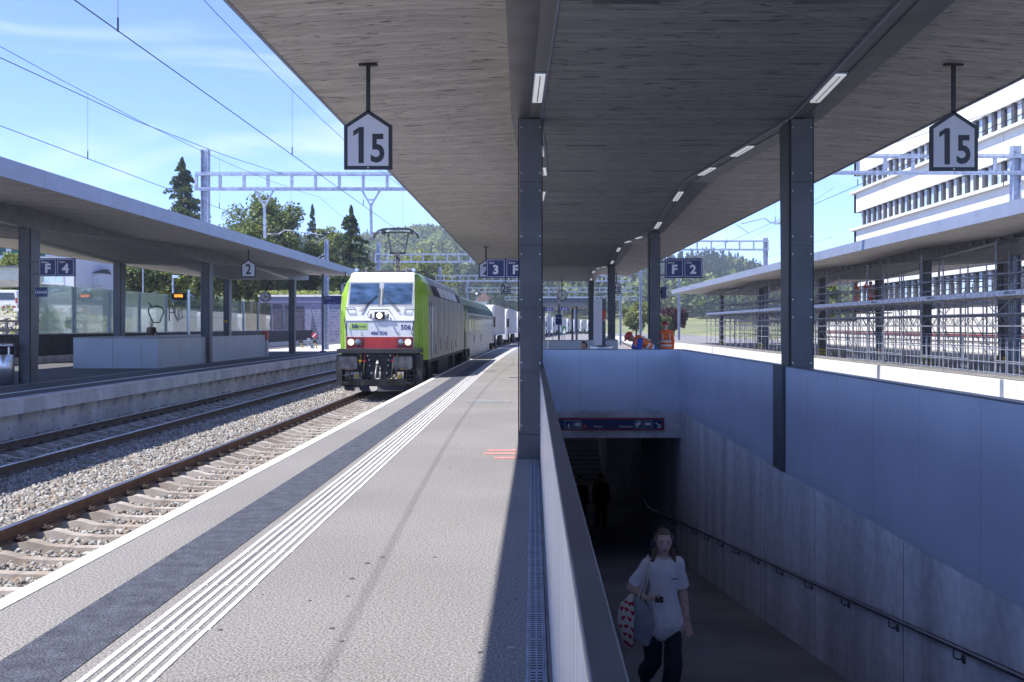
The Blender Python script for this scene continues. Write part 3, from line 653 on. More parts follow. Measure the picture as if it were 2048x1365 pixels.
bm2 = pm('ballast_mid', (.23, .225, .215), .9, var=.3, scale=6, coord='Position'); bm3 = pm('ballast_warm', (.25, .205, .165), .9, var=.3, scale=6, coord='Position')
bo = obj('ballast_stones', np_mesh('ballast_stones', np.concatenate(Vs), np.concatenate(Fs), [bm1, bm2, bm3], 3, midx=np.concatenate(Ms)))
stuff(bo)['label'] = 'crushed grey ballast stones between and beside the rails'
# ---------------------------------------------------------------- the platform across the tracks
ys4 = [y for y in YS if y <= 110]
p4 = struct(strip(-20.8, XE4 - .22, Z4, [-16, 0, 10, 20, 30, 40, 50, 60, 70, 80, 95], -.9).build('platform_across', asphalt4))
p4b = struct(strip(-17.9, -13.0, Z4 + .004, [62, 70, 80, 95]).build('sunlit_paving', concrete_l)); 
strip(-12.27, -12.1, Z4 + .004, [8, 20, 30, 40, 50, 60, 70, 80, 95]).build('white_line', whitepaint, p4)
strip(-13.63, -13.58, Z4 + .004, [8, 20, 30, 40, 50, 60, 70, 80, 95]).build('thin_white_line', whitepaint, p4)
em = MB(); em.hexa([(-.4, .008, -.32), (0, .008, -.32), (0, 1.992, -.32), (-.4, 1.992, -.32)], [(-.4, .008, .002), (-.012, .008, .002), (-.012, 1.992, .002), (-.4, 1.992, .002)]); em.box(-.012, .004, .008, 1.992, -.012, .004, 1)
emm = em.mesh('edge_slab', [concrete_l, kerbwhite])
lwm = MB(); lwm.box(-.18, -.14, .004, .996, -.95, -.345); lwm.hexa([(-.14, .0, -.55), (-.13, .0, -.55), (-.13, .04, -.55), (-.14, .04, -.55)], [(-.14, 0, -.335), (-.02, 0, -.335), (-.02, .04, -.335), (-.14, .04, -.335)]); lwm.lathe([(.018, -.14), (.018, -.132)], (0, .55, -.62), 8, 'x', 1)
lwmm = lwm.mesh('edge_support', [concrete_l, black])
for i in range(8, 90, 2): inst('edge_slab', emm, p4, (XE4 + curve(i), i, Z4), rot=(0, 0, -math.atan(.0006 * max(0, i - 33))))
for i in range(8, 70): inst('edge_support', lwmm, p4, (XE4 + curve(i), i, Z4))
strip(XE4 - .45, XE4 - .31, -.34, [-16, 20, 40, 60, 95], -1).build('edge_backing', concrete_l, p4)
# stair enclosure on that platform, red-topped post
en = thing('stair_enclosure', 'pale grey panelled stair enclosure on the platform across the tracks', 'parapet', (-15.3, 37.3, Z4))
for a, b in ((-16.9, -15.45), (-15.45, -14.4), (-14.4, -13.77)):
    m = MB(); m.box(a + .006, b - .006, 37.3, 37.34, Z4 + .01, Z4 + 1.12); m.build('panel', panelgrey, en)
y = 37.345
while y < 52:
    m = MB(); m.box(-13.81, -13.77, y + .005, min(y + 1.16, 52.2) - .005, Z4 + .01, Z4 + 1.12); m.build('panel', panelgrey, en)
    m = MB(); m.box(-16.9, -16.86, y + .005, min(y + 1.16, 52.2) - .005, Z4 + .01, Z4 + 1.16); m.build('panel', panelgrey, en); y += 1.16
m = MB(); m.box(-16.92, -13.75, 37.28, 37.40, Z4 + 1.12, Z4 + 1.135); m.box(-13.87, -13.75, 37.4, 52.2, Z4 + 1.12, Z4 + 1.135); m.build('cap', capmetal, en)
po = thing('stair_post', 'grey post with a bright red-orange cap at the end of the stair enclosure', 'post', (-13.85, 52.4, Z4))
m = MB(); m.box(-13.95, -13.7, 52.25, 52.6, Z4, Z4 + .85); m.build('shaft', concrete_l, po, bevel=.01)
m = MB(); m.box(-13.96, -13.69, 52.24, 52.61, Z4 + .85, Z4 + 1.3); m.build('cap_box', pm('orange_red', (.50, .07, .02), .5), po, bevel=.015)
# litter bin
def litter_bin(nm, label, x, y, z, r, h):
    R = thing(nm, label, 'litter bin', (x, y, z))
    m = MB(); m.lathe([(r * .93, 0), (r * .93, .05), (r, .06), (r, h - .3), (r * .96, h - .29)], (x, y, z), 28); m.build('drum', inox, R, True)
    m = MB(); m.lathe([(r * .93, h - .3), (r * .93, h - .1)], (x, y, z), 28); m.build('opening_band', black, R, True)
    m = MB(); m.lathe([(r, h - .1), (r, h - .02), (r * .9, h), (.02, h + .01)], (x, y, z), 28); m.build('lid', inox, R, True)
    for a in (.5, 2.6, 4.2, 5.6):
        m = MB(); m.box(x + cos(a) * r * .95 - .02, x + cos(a) * r * .95 + .02, y + sin(a) * r * .95 - .02, y + sin(a) * r * .95 + .02, z + h - .31, z + h - .09); m.build('lid_post', inox, R)
litter_bin('litter_bin', 'round stainless steel litter bin beside the column across the tracks', -14.16, 27.25, Z4, .215, 1.1)
litter_bin('litter_bin', 'round stainless steel litter bin just behind the ramp end parapet', px(1203, 23.0), 23.0, 0, .26, 1.26)
# noise barrier: corrugated base, glass panes between posts
XB = -20.95; posts = [38.6, 42.45, 46.3, 50.15, 54.0, 57.9, 61.7, 65.6, 69.5, 73.4, 77.3, 81.2, 85.1, 89, 92.9]
gl_s = glassmat('striped_glass', (.86, .95, .92), .06, .055); gl_c = glassmat('clear_glass', (.80, .90, .90), .16); gl_b = glassmat('brown_glass', (.62, .60, .50), .22)
nb = thing('noise_barrier', 'glass noise barrier with grey posts on a dark corrugated base', 'noise barrier', (XB, 60, 0))
for i, y in enumerate(posts):
    if i: 
        m = MB(); m.box(XB - .08, XB + .08, y - .05, y + .05, 1.36, 3.5); m.build('post', galv if i % 3 else fascia, nb)
for i, (a, b) in enumerate(zip(posts[:-1], posts[1:])):
    if i >= 1:
        m = MB(); m.box(XB - .012, XB + .012, a + .05, b - .05, 1.40, 3.52); m.build('pane', gl_s if i < 5 else gl_c if i < 9 else gl_b, nb)
    m = MB(); m.box(XB - .05, XB + .05, a + .05, b - .05, 1.36, 1.40); m.build('sill_rail', galv, nb)
cm = MB(); n = 24
for k in range(n):
    y0_, w = k * 3.85 / n, 3.85 / n
    cm.hexa([(0, y0_, .42), (.055, y0_ + w * .12, .42), (.055, y0_ + w * .5, .42), (0, y0_ + w * .62, .42)], [(0, y0_, 1.355), (.055, y0_ + w * .12, 1.355), (.055, y0_ + w * .5, 1.355), (0, y0_ + w * .62, 1.355)])
cm.box(-.03, 0.005, 0, 3.85, .42, 1.355)
cmm = cm.mesh('corrugated_panel', pm('corrugated_dark', (.065, .062, .068), .6, metal=.2, var=.1, scale=3, coord='Position'))
bsm = MB(); bsm.box(-.2, .06, .006, 3.844, -.2, .415); bsmm = bsm.mesh('base_block', concrete_l)
for i in range(-3, 15): inst('corrugated_panel', cmm, nb, (XB, 38.6 + i * 3.85, 0)); inst('base_block', bsmm, nb, (XB, 38.6 + i * 3.85, 0))
# sprayed scrawl on two clear panes: loose loops
gr = pm('black_spray', (.03, .04, .05), .6)
def scrawl(pts, r=.022): m = MB(); m.path([(XB + .02, y, z) for y, z in pts], r, 5); return m
g1 = [(56.4 + 1.0 * cos(t) * (1 + .25 * sin(3 * t)), 2.35 + .55 * sin(t) * (1 + .2 * cos(2 * t))) for t in np.linspace(0, 2 * pi, 30)]
scrawl(g1, .03).build('graffiti', gr, nb); scrawl([(55.3, 3.0), (55.8, 2.75), (56.6, 2.85), (57.3, 2.75)], .03).build('graffiti', gr, nb)
scrawl([(58.4, 2.9), (58.45, 2.0)], .025).build('graffiti', gr, nb); scrawl([(58.5, 2.5), (59.4, 2.5), (59.4, 2.9), (58.9, 2.95), (59.3, 2.45), (59.9, 2.0)], .025).build('graffiti', gr, nb)
scrawl([(59.9, 2.6), (60.5, 2.7), (60.6, 2.2), (60.0, 2.1), (60.0, 2.6)], .025).build('graffiti', gr, nb)
scrawl([(66.2, 2.75), (69.2, 2.72)], .04).build('graffiti', gr, nb)
# ---------------------------------------------------------------- the building-site platform on the right
X1, Z1 = 14.1, .10
p1 = struct(MB().box(X1 + .1, 29, 5, 230, -1, Z1).build('building_site_platform', asphalt))
wm = MB(); wm.box(0, .3, .006, 2.394, -.85, .0); wmm = wm.mesh('edge_wall_block', concrete_w)
for i in range(46): inst('edge_wall_block', wmm, p1, (X1, 8 + i * 2.4, Z1))
MB().box(X1 + .02, X1 + .3, 118, 230, -.85, Z1).build('far_edge_wall', concrete_w, p1)
MB().box(X1 - .02, X1 + .02, 30.4, 30.62, -.8, Z1).build('drain_pipe_cover', galv, p1)
YC1 = [26.7, 42.0, 57.3, 72.6, 87.9]
c1 = make_canopy('building_site_canopy', 'unfinished grey-edged canopy over the scaffolded platform', 18.0, 13.1, 22.9, YC1, 8, 96, 0, near=False)
for i, y in enumerate(YC1):
    make_column('building_site_column', ['anthracite column wrapped low in yellow-banded board at the right', 'anthracite column wrapped low in yellow-banded board, plastic sheet beside it', 'anthracite column below the two scaffold workers', 'anthracite column amid the middle scaffolding', 'last anthracite column of the scaffolded canopy'][i], 16.35, y, Z1, 4.36, -1, base=False, hazard=True, screws=False)
    make_column('building_site_back_column', 'anthracite back-row column ' + ['at the near end of the scaffolding', 'behind the column with the plastic sheet', 'behind the workers on the scaffold', 'behind the middle scaffolding', 'at the far scaffold end'][i], 19.7, y + .2, Z1, 4.36, -1, base=False, hazard=True, screws=False)
# open ceiling services hanging from the raw beams
sv = MB()
for i in range(70):
    y = 20 + i * 1.05; sv.box(16.55, 16.6, y, y + .5, 4.55, 4.72); sv.box(16.0, 16.05, y + .2, y + .35, 4.6, 4.75)
stuff(sv.build('cable_tray', steeltube, c1))
# ---------------------------------------------------------------- scaffolding
sc1 = thing('scaffolding', 'long tubular steel scaffolding with white toe boards under the unfinished canopy', 'scaffolding', (15, 40, Z1))
std = MB(); std.tube((0, 0, .12), (0, 0, 4.0), .026, 6); std.lathe([(.055, 3.0), (.055, 3.02)], n=6); std.lathe([(.055, 2.0), (.055, 2.02)], n=6); std.lathe([(.055, 1.0), (.055, 1.02)], n=6); std.tube((0, 0, 0), (0, 0, .3), .016, 6); std.box(-.09, .09, -.09, .09, 0, .012)
stdm = std.mesh('standard', steeltube)
bay = 2.07; ys_s = [22.0 + i * bay for i in range(32)]
led = MB(); led.tube((0, 0, 0), (0, bay, 0), .021, 6); ledm = led.mesh('ledger', steeltube)
dbm = MB(); dbm.box(-.02, .02, .03, bay - .03, 0, .17); dbmm = dbm.mesh('toe_board', pm('toe_board_white', (.62, .63, .66), .6, var=.25, scale=7, coord='Position'))
dk = MB(); dk.box(0, .6, .01, bay - .01, -.05, 0); dkm = dk.mesh('deck_plank', pm('deck_plank', (.38, .36, .33), .8, var=.2, scale=3, coord='Position'))
dg = MB(); dg.tube((0, 0, 0), (0, bay, .95), .017, 5); dgm = dg.mesh('brace', steeltube)
dg2 = MB(); dg2.tube((0, bay, 0), (0, 0, .95), .017, 5); dgm2 = dg2.mesh('brace', steeltube)
for i, y in enumerate(ys_s):
    for r, x in enumerate((14.75, 17.1)):
        o = inst('standard', stdm, sc1, (x, y, Z1)); o.scale = (1, 1, 1 + .08 * ((i * 7 + r) % 3 - 1))
    if i == len(ys_s) - 1: break
    for x, zs in ((14.75, (.95, .5, 2.0, 2.9, 3.25, 3.6, 1.6)), (17.1, (1.0, 2.0, 2.9))):
        for z in zs: 
            if (i * 3 + int(z * 7)) % 9: inst('ledger', ledm, sc1, (x, y, Z1 + z))
    inst('toe_board', dbmm, sc1, (14.70, y, Z1 + 2.55)); inst('deck_plank', dkm, sc1, (14.8, y, Z1 + 2.55))
    if i % 2: inst('deck_plank', dkm, sc1, (15.45, y, Z1 + 2.55))
    inst('brace', dgm if i % 2 else dgm2, sc1, (14.78, y, Z1 + 2.0))
    if 2 < i < 11 and i % 3 == 1: text('lettering', 'KAPULICA AG', black, sc1, (14.677, y + 1.0, Z1 + 2.635), .12, rot=(pi / 2, 0, -pi / 2))
# lattice girders between the rows and a field of inner tubes
lat = MB()
for i in range(0, len(ys_s) - 1):
    y = ys_s[i]
    for x in (15.4, 16.2, 17.6, 18.6):
        lat.tube((x, y, Z1 + 1.62), (x, y + bay, Z1 + 1.62), .02, 5); lat.tube((x, y, Z1 + 2.0), (x, y + bay, Z1 + 2.0), .02, 5)
        for k in range(4): lat.tube((x, y + k * bay / 4, Z1 + (1.62 if k % 2 else 2.0)), (x, y + (k + 1) * bay / 4, Z1 + (2.0 if k % 2 else 1.62)), .012, 4)
    for x in (15.6, 18.4, 20.5):
        lat.tube((x, y + .5, Z1), (x, y + .5, Z1 + 3.6 + .3 * sin(i * 3 + x)), .022, 5); lat.tube((x, y, Z1 + .9), (x, y + bay, Z1 + .9), .018, 5); lat.tube((x, y, Z1 + 1.3), (x, y + bay, Z1 + 1.3), .018, 5)
        if i % 2: lat.tube((x, y, Z1 + .1), (x, y + bay, Z1 + 1.6), .018, 5)
    lat.tube((14.75, y, Z1 + 2.5), (21, y, Z1 + 2.5), .02, 5); lat.tube((14.75, y, Z1 + 3.3), (17.1, y, Z1 + 3.3), .02, 5)
stuff(lat.build('lattice_girder', steeltube, sc1))
# mesh site fence panels leaning along the edge, plastic sheet
fnm = MB()
for k in range(9): fnm.tube((0, k * .4, .05), (0, k * .4, 1.25), .018, 5)
for z in (.08, .42, .85, 1.22): fnm.tube((0, 0, z), (0, 3.2, z), .018, 5)
fnmm = fnm.mesh('site_fence', galv)
for i in range(8):
    o = inst('site_fence', fnmm, None, (15.1, 22.5 + i * 3.3, Z1)); tag(o, 'galvanised bar fence panel inside the scaffold foot, ' + ['end one by the near column', 'second from the near column', 'third from the near column', 'fourth from the near column', 'just before the column with plastic film', 'level with the column with plastic film', 'just past the column with plastic film', 'end one towards the workers'][i], 'fence', 'fence panels inside the scaffolding')
sh = MB(); pts = [(14.9 + .1 * sin(k * 1.3), 42.9 + .06 * k + .1 * cos(k * 2.1), Z1 + 2.0 - .2 * k) for k in range(11)]
for a, b in zip(pts[:-1], pts[1:]): sh.quad((a[0], a[1] - .08, a[2]), (a[0] + .1, a[1] + .12, a[2]), (b[0] + .1, b[1] + .12, b[2]), (b[0], b[1] - .08, b[2]))
tag(sh.build('plastic_sheet', pm('plastic_film', (.6, .64, .7), .3, var=.15)), 'crumpled strip of clear plastic film hanging by a scaffold column', 'plastic film')
# white hoarding behind the scaffold
ho = thing('site_hoarding', 'white board hoarding with dark windows behind the scaffolding', 'hoarding', (27.4, 50, Z1))
for i in range(26):
    m = MB(); m.box(27.4, 27.5, 20 + i * 3 + .02, 20 + i * 3 + 2.98, Z1, Z1 + 2.0); m.build('board', concrete_w, ho)
m = MB(); m.box(27.35, 27.42, 20, 98, Z1 + 1.0, Z1 + 1.1); m.build('rail', signred, ho)
# ================================================================ OVERHEAD LINE
rung = MB(); rung.box(-.06, .06, -.05, .05, -.27, .27); rungm = rung.mesh('rung', galv)
def gantry(label, Y, xm, xa, xb, zb, ztop, zfoot, hangers=(), side=1, depth=.5):
    R = thing('catenary_gantry', label, 'gantry', (xm, Y, zfoot))
    m = MB(); m.box(xm - .16, xm - .13, Y - .16, Y + .16, zfoot, ztop); m.box(xm + .13, xm + .16, Y - .16, Y + .16, zfoot, ztop); m.box(xm - .13, xm + .13, Y - .02, Y + .02, zfoot, ztop); m.build('mast', galv, R)
    for dz in (-.3, .3):
        m = MB(); m.box(xa, xb, Y - .22, Y - .10, zb + dz - .05, zb + dz + .05); m.box(xa, xb, Y - .215, Y - .205, zb + dz - .09 * (1 if dz < 0 else -1) - .02, zb + dz + .05 if dz < 0 else zb + dz + .11); m.build('chord', galv, R)
    n = max(2, int(abs(xb - xa) / 1.0))
    for i in range(n + 1): inst('rung', rungm, R, (xa + .06 + (xb - xa - .12) * i / n, Y - .16, zb))
    m = MB(); m.box(xm - .22, xm + .22, Y - .24, Y + .2, zb + .27, zb + .31); m.box(xm - .22, xm + .22, Y - .24, Y + .2, zb - .31, zb - .27); m.build('clamp', galv, R)
    for (x, xw, zt) in hangers:        # V-shaped hanger with registration arm
        zl = zt + .55; y = Y - .16
        m = MB(); m.bar((x - .42, y, zb - .33), (x - .03, y, zl + 1.1), .07, .07); m.bar((x + .42, y, zb - .33), (x + .03, y, zl + 1.1), .07, .07); m.bar((x, y, zl + 1.15), (x + .02, y, zl - .3), .11, .09); m.box(x - .15, x + .15, y - .03, y + .03, zl + 1.28, zl + 1.34); m.build('hanger', galv, R)
        m = MB(); m.tube((x, y, zl - .1), (x + .3 * (1 if xw > x else -1), y, zl - .12), .03, 8)
        for k in range(6): m.lathe([(.03, 0), (.075, .012), (.03, .03)], (x + (.3 + .055 * k) * (1 if xw > x else -1), y, zl - .12), 10, 'x')
        m.build('insulator', pm('insulator', (.28, .27, .25), .3) if 'insulator' not in MATS else MATS['insulator'], R)
        s_ = 1 if xw > x else -1
        m = MB(); m.path([(x + .62 * s_, y, zl - .12), (x + .9 * s_, y, zl + .06), (xw + .3 * s_, y, zl - .16)], .022, 6); m.path([(xw + .5 * s_, y, zl - .18), (xw, y, zt + .04)], .015, 5); m.build('registration_arm', galv, R)
    return R
gantry('galvanised ladder gantry whose mast rises above the canopy across the tracks', 44, -14.2, -14.6, 2, 7.95, 9.35, Z4, [(-11.6, -9.4, 5.25), (-7.0, -5.1, 5.3)])
gantry('galvanised ladder gantry in front of the white office building', 39.7, px(2031, 39.7), 9.4, px(2031, 39.7) + .25, 8.0, 8.75, Z1, [(9.9, 8.4, 5.3)])
gantry('galvanised gantry above the far end of the building-site canopy', 78, px(1531, 78), 8.2, px(1531, 78) + .2, 7.9, 8.5, -.8)
for (Y, xp, xa_, xb_, lb) in ((88, 757, -13.7, 6, 'far gantry right behind the locomotive pantograph'), (125, 880, -12, 12, 'distant gantry above the silver coach'), (165, 935, -10, 16, 'distant gantry over the lorries on the train'), (215, 1150, -6, 22, 'very distant gantry over the curving lorry train')):
    xm = px(xp, Y); gantry(lb + ', galvanised', Y, xm, min(xm - .3, xa_), xb_, 7.6, 9.0, -.8)
mst = MB(); mst.box(-.13, -.10, -.13, .13, 0, 8.2); mst.box(.10, .13, -.13, .13, 0, 8.2); mst.box(-.1, .1, -.015, .015, 0, 8.2); mst.bar((0, 0, 6.6), (-2.2, 0, 6.3), .05, .05); mst.bar((0, 0, 7.3), (-1.6, 0, 6.5), .04, .04); mst.bar((0, 0, 5.9), (-2.3, 0, 6.2), .05, .05)
mstm = mst.mesh('catenary_mast', galv)
for xp, Y, lb in ((653, 68, 'catenary mast beside the blue departure board'), (1241, 130, 'catenary mast in front of the pale green tree'), (1281, 105, 'slim catenary mast behind the stooping worker'), (1222, 190, 'catenary mast far along the curve'), (1358, 118, 'catenary mast beside the dark red tree'), (1098, 160, 'catenary mast behind the station clock'), (905, 150, 'catenary mast beside the diamond signal'), (975, 230, 'distant catenary mast before the meadow')):
    o = inst('catenary_mast', mstm, None, (px(xp, Y), Y, -.7)); tag(o, 'grey steel ' + lb, 'mast')
# wires
wirem = pm('wire', (.03, .03, .032), .5, var=.1)
def wire_run(label, x, zc, zm, y0, y1, sup, sag=.0, r=.0075, drops=True, curve_on=True):
    R = thing('contact_line', label, 'overhead wire', (x, sup, zc))
    ys = np.arange(y0, y1 + .1, 4.0); cu = lambda y: curve(y) if curve_on else 0
    m = MB(); m.path([(x + cu(y), y, zc) for y in ys], r, 5); m.build('contact_wire', wirem, R)
    span = 44.0
    def zmes(y):
        t = ((y - sup) / span) % 1.0; return zm + .75 * (2 * t - 1) ** 2
    m = MB(); m.path([(x + cu(y), y, zmes(y)) for y in ys], r * .85, 5); m.build('catenary_wire', wirem, R)
    y = sup - 31.7 - 8.9 * 2
    while drops and y < y1:
        if abs(((y - sup + 22) % 44) - 22) > 3:
            m = MB(); m.tube((x + cu(y), y, zc), (x + cu(y), y, zmes(y)), .003, 4); m.tube((x + cu(y), y, zc - .01), (x + cu(y), y, zc + .16), .012, 5); m.build('dropper', wirem, R)
        y += 8.9
wire_run('contact wire over the locomotive track with droppers', T3, 5.28, 6.62, -20, 180, 44)
wire_run('contact wire over the track beside the platform across', T4, 5.2, 6.55, -20, 180, 44)
wire_run('contact wire over the track on the building-site side', T2, 5.32, 6.6, -20, 180, 40)
wire_run('contact wire over the track by the white platform wall', 12.1, 5.32, 6.6, 41, 180, 40)
m = MB(); m.path([(-10.9, 44, 8.32), (-10.9, 36, 7.75), (-10.9, 28, 7.35), (-10.9, 20, 7.18), (-10.9, 10, 7.2), (-10.9, 0, 7.6)], .011, 5); m.path([(-10.9, 44, 8.32), (-10.9, 43.9, 8.28)], .03, 6); tag(m.build('feeder_cable', wirem), 'thick feeder cable running to the top of the left gantry', 'cable')
m = MB(); m.path([(12.5, 39.6, 8.35), (14.5, 30, 8.3), (17, 20, 8.8)], .010, 5); m.path([(12.5, 39.6, 8.35), (8.8, 60, 6.9), (8.6, 84, 7.3)], .009, 5); tag(m.build('feeder_cable', wirem), 'thin feeder cable tied to the gantry before the white office building', 'cable')
# ================================================================ SIGNS
def house_sign(x, y, zb, ztop, big, small, label, w=.57, back=True):
    R = thing('stopping_point_sign', label, 'sign', (x, y, zb)); h = w / 2; hs, ha = .52 * w / .57, .71 * w / .57; f = .044
    m = MB(); m.prism([(-h + x, zb), (h + x, zb), (h + x, zb + hs), (x, zb + ha), (-h + x, zb + hs)], 'y', y - .012, y + .012); m.build('frame', signblack, R)
    m = MB(); m.prism([(-h + f + x, zb + f), (h - f + x, zb + f), (h - f + x, zb + hs - .022), (x, zb + ha - f * 1.2), (-h + f + x, zb + hs - .022)], 'y', y - .016, y + .016); m.build('face', signgrey, R)
    m = MB(); m.box(x - .024, x + .024, y - .012, y + .012, zb + ha - .03, ztop); m.box(x - .11, x + .11, y - .03, y + .03, ztop - .012, ztop + .012); m.build('hanger', signblack, R)
    for sz in (zb + .022, zb + hs * .68):
        m = MB(); m.lathe([(.009, y - .016), (.007, y - .021)], (x, 0, sz), 8, 'y'); m.build('bolt', screwm, R)
    for yy, rz, s_ in ((y - .017, 0, 1), (y + .017, pi, -1)):
        if small:
            if big == '1':
                d1 = MB(); d1.prism([(x + s_ * (p - .112), zb + q) for p, q in ((.0, .075), (.062, .075), (.062, .502), (.01, .502), (-.062, .455), (-.062, .395), (.0, .44))], 'y', yy - .002, yy + .002); d1.build('digit', signblack, R)
            else: text('digit', big, signblack, R, (x - s_ * .112, yy, zb + .285), .60, rot=(pi / 2, 0, rz), sx=.78, bold=.014)
            text('digit', small, signblack, R, (x + s_ * .115, yy, zb + .235), .46, rot=(pi / 2, 0, rz), sx=.80, bold=.012)
        else: text('digit', big, signblack, R, (x, yy, zb + .30), .56, rot=(pi / 2, 0, rz), sx=.80, bold=.014)
zs = lambda X: 4.75 + .06
Ys = 12.0
house_sign(px(736.5, Ys), Ys, pz(340, Ys), 4.79, '1', '5', 'house-shaped sign reading 15 under the canopy wing on the train side')
house_sign(px(1907, Ys), Ys, pz(342.5, Ys), 4.79, '1', '5', 'house-shaped sign reading 15 before the white office building')
house_sign(px(497, 40.6), 40.6, pz(555, 40.6), 4.77, '2', '', 'house-shaped sign reading 2 under the canopy across the tracks')
house_sign(px(690.5, 57.5), 57.5, pz(588, 57.5), 4.77, '2', '', 'house-shaped sign reading 2 beside the locomotive cab')
house_sign(px(972, 39.5), 39.5, pz(556, 39.5), 4.78, '2', '', 'house-shaped sign half hidden behind the track three sector sign')
house_sign(px(1011.5, 59), 59, pz(588.5, 59), 4.78, '2', '5', 'house-shaped sign reading 25 above the lorries')
house_sign(px(1233, 59), 59, pz(588.5, 59), 4.78, '2', '5', 'house-shaped sign reading 25 beside the information stand')
def sector_sign(x0, x1, y, zb, zt, a, b, label, bracket):
    """blue box sign with two framed fields; a, b = (small word, big sign)"""
    R = thing('sector_sign', label, 'sign', ((x0 + x1) / 2, y, zb))
    m = MB(); m.box(x0, x1, y, y + .09, zb, zt); m.build('box', signblue, R, bevel=.004)
    w = (x1 - x0) / 2; hh = zt - zb
    for k, (sm, bg_) in enumerate((a, b)):
        cx_ = x0 + w * (k + .5); r = min(w, hh) * .44; cz = (zb + zt) / 2
        m = MB()
        for t in (-1, 1): m.box(cx_ - r, cx_ + r, y - .003, y, cz + t * r - .005, cz + t * r + .005); m.box(cx_ + t * r - .005, cx_ + t * r + .005, y - .003, y, cz - r, cz + r)
        m.build('field_frame', signwhite, R)
        text('lettering', sm, signwhite, R, (cx_ - r * .8, y - .003, cz + r * .66), .075, align='LEFT', bold=.001); text('lettering', bg_, signwhite, R, (cx_ - .0, y - .003, cz - r * .2), .34, bold=.014)
    for z in (zb + hh * .15, zb + hh * .82):
        m = MB(); m.box(min(bracket, x0), max(bracket, x1) if bracket > x1 else x0, y + .03, y + .06, z - .02, z + .02); m.build('bracket', darkmetal, R)
sector_sign(px(972, 28.6), px(1050, 28.6), 28.6, pz(556.5, 28.6), pz(518, 28.6), ('Gleis', '3'), ('Sektor', 'F'), 'blue sector sign for track 3 on the train side column', -.02)
sector_sign(px(1330, 28.6), px(1405, 28.6), 28.6, pz(556.5, 28.6), pz(517, 28.6), ('Sektor', 'F'), ('Gleis', '2'), 'blue sector sign for track 2 beside the stooping worker\'s column', 3.55)
sector_sign(px(77.5, 27.45), px(149, 27.45), 27.45, pz(553, 27.45), pz(517, 27.45), ('Sektor', 'F'), ('Gleis', '4'), 'blue sector sign for track 4 above the litter bin', -13.7)
def name_plate(x0, x1, y, zb, zt, ang, label):
    R = thing('station_name_plate', label, 'sign', (x0, y, zb))
    m = MB(); m.box(x0, x1, y, y + .04, zb, zt); m.build('plate', signblue, R)
    text('lettering', 'Liestal', signwhite, R, ((x0 + x1) / 2, y - .002, (zb + zt) / 2), .125, bold=.001); m = MB(); m.box(x0 - .08, x0, y + .01, y + .03, zb + .1, zb + .15); m.build('bracket', darkmetal, R)
name_plate(px(70, 27.3), px(94, 27.3), 27.3, pz(594, 27.3), pz(575, 27.3), 0, 'small blue station name plate on the column by the litter bin')
R = thing('station_name_plate', 'edge-on dark name plate on the column of the stooping worker', 'sign', (3.66, 28.8, 2.55)); m = MB(); m.box(3.66, 3.78, 28.8, 29.1, 2.5, 2.82); m.build('plate', signblue, R); m = MB(); m.box(3.58, 3.66, 28.9, 28.95, 2.62, 2.7); m.build('bracket', darkmetal, R)
def clock(x, y, z, ztop, label):
    R = thing('station_clock', label, 'clock', (x, y, z))
    m = MB(); m.lathe([(.27, -.09), (.31, -.08), (.31, .08), (.27, .09)], (x, y, z), 32, 'y'); m.build('case', signblack, R, True)
    m = MB(); m.lathe([(.275, -.094), (.27, -.096)], (x, y, z), 32, 'y'); m.build('dial', signwhite, R)
    for k in range(12):
        a = k * pi / 6; m = MB(); m.bar((x + .2 * sin(a), y - .098, z + .2 * cos(a)), (x + .255 * sin(a), y - .098, z + .255 * cos(a)), .022, .003, up=(0, 1, 0)); m.build('hour_mark', black, R)
    for a, l, w in ((2 * pi * (11.55 / 12), .17, .03), (2 * pi * .25, .24, .024)):
        m = MB(); m.bar((x - .05 * sin(a), y - .102, z - .05 * cos(a)), (x + l * sin(a), y - .102, z + l * cos(a)), w, .003, up=(0, 1, 0)); m.build('hand', black, R)
    m = MB(); a = 2 * pi * .6; m.tube((x, y - .105, z), (x + .17 * sin(a), y - .105, z + .17 * cos(a)), .005, 5); m.lathe([(.03, -.107), (.03, -.105)], (x + .19 * sin(a), y, z + .19 * cos(a)), 12, 'y'); m.build('second_hand', pm('second_hand_red', (.4, .01, .02), .5) if 'second_hand_red' not in MATS else MATS['second_hand_red'], R)
    m = MB(); m.tube((x, y, z + .3), (x, y, ztop), .035, 10); m.build('hanger', darkmetal, R)
clock(px(1124, 59), 59, pz(591, 59), 4.5, 'round white station clock above the near platform, lorries behind')
clock(px(531, 59.5), 59.5, pz(594, 59.5), 4.5, 'round white station clock under the canopy across the tracks')
# orange display, blue departure board, no-entry sign, buffer stop on the far platform
R = thing('bus_display', 'black display with two orange lines of text on a steel post', 'display', (px(376, 53), 53, Z4))
m = MB(); m.box(px(375.5, 53), px(379, 53), 53, 53.1, Z4, pz(580, 53)); m.build('post', inox, R)
m = MB(); m.box(px(343, 53), px(372, 53), 53, 53.15, pz(600, 53), pz(587, 53)); m.build('case', black, R)
led_o = pm('orange_led', (1., .22, .02), .5, emit=2.0, var=.02)
for k, zt in ((0, 590.5), (1, 593.5)): text('led_text', 'Zug  Richtung', led_o, R, (px(357, 53), 52.995, pz(zt, 53)), .075, bold=.002)
R = thing('departure_board', 'blue departure board on a tall dark lamp post beside the locomotive', 'display', (px(645, 61), 61, Z4))
Yb = 61; m = MB(); m.box(px(643, Yb), px(647.5, Yb), Yb, Yb + .12, Z4, pz(515, Yb)); m.box(px(640, Yb), px(651, Yb), Yb - .1, Yb + .25, Z4, Z4 + .08); m.build('post', pm('blue_grey_post', (.16, .18, .25), .5), R)
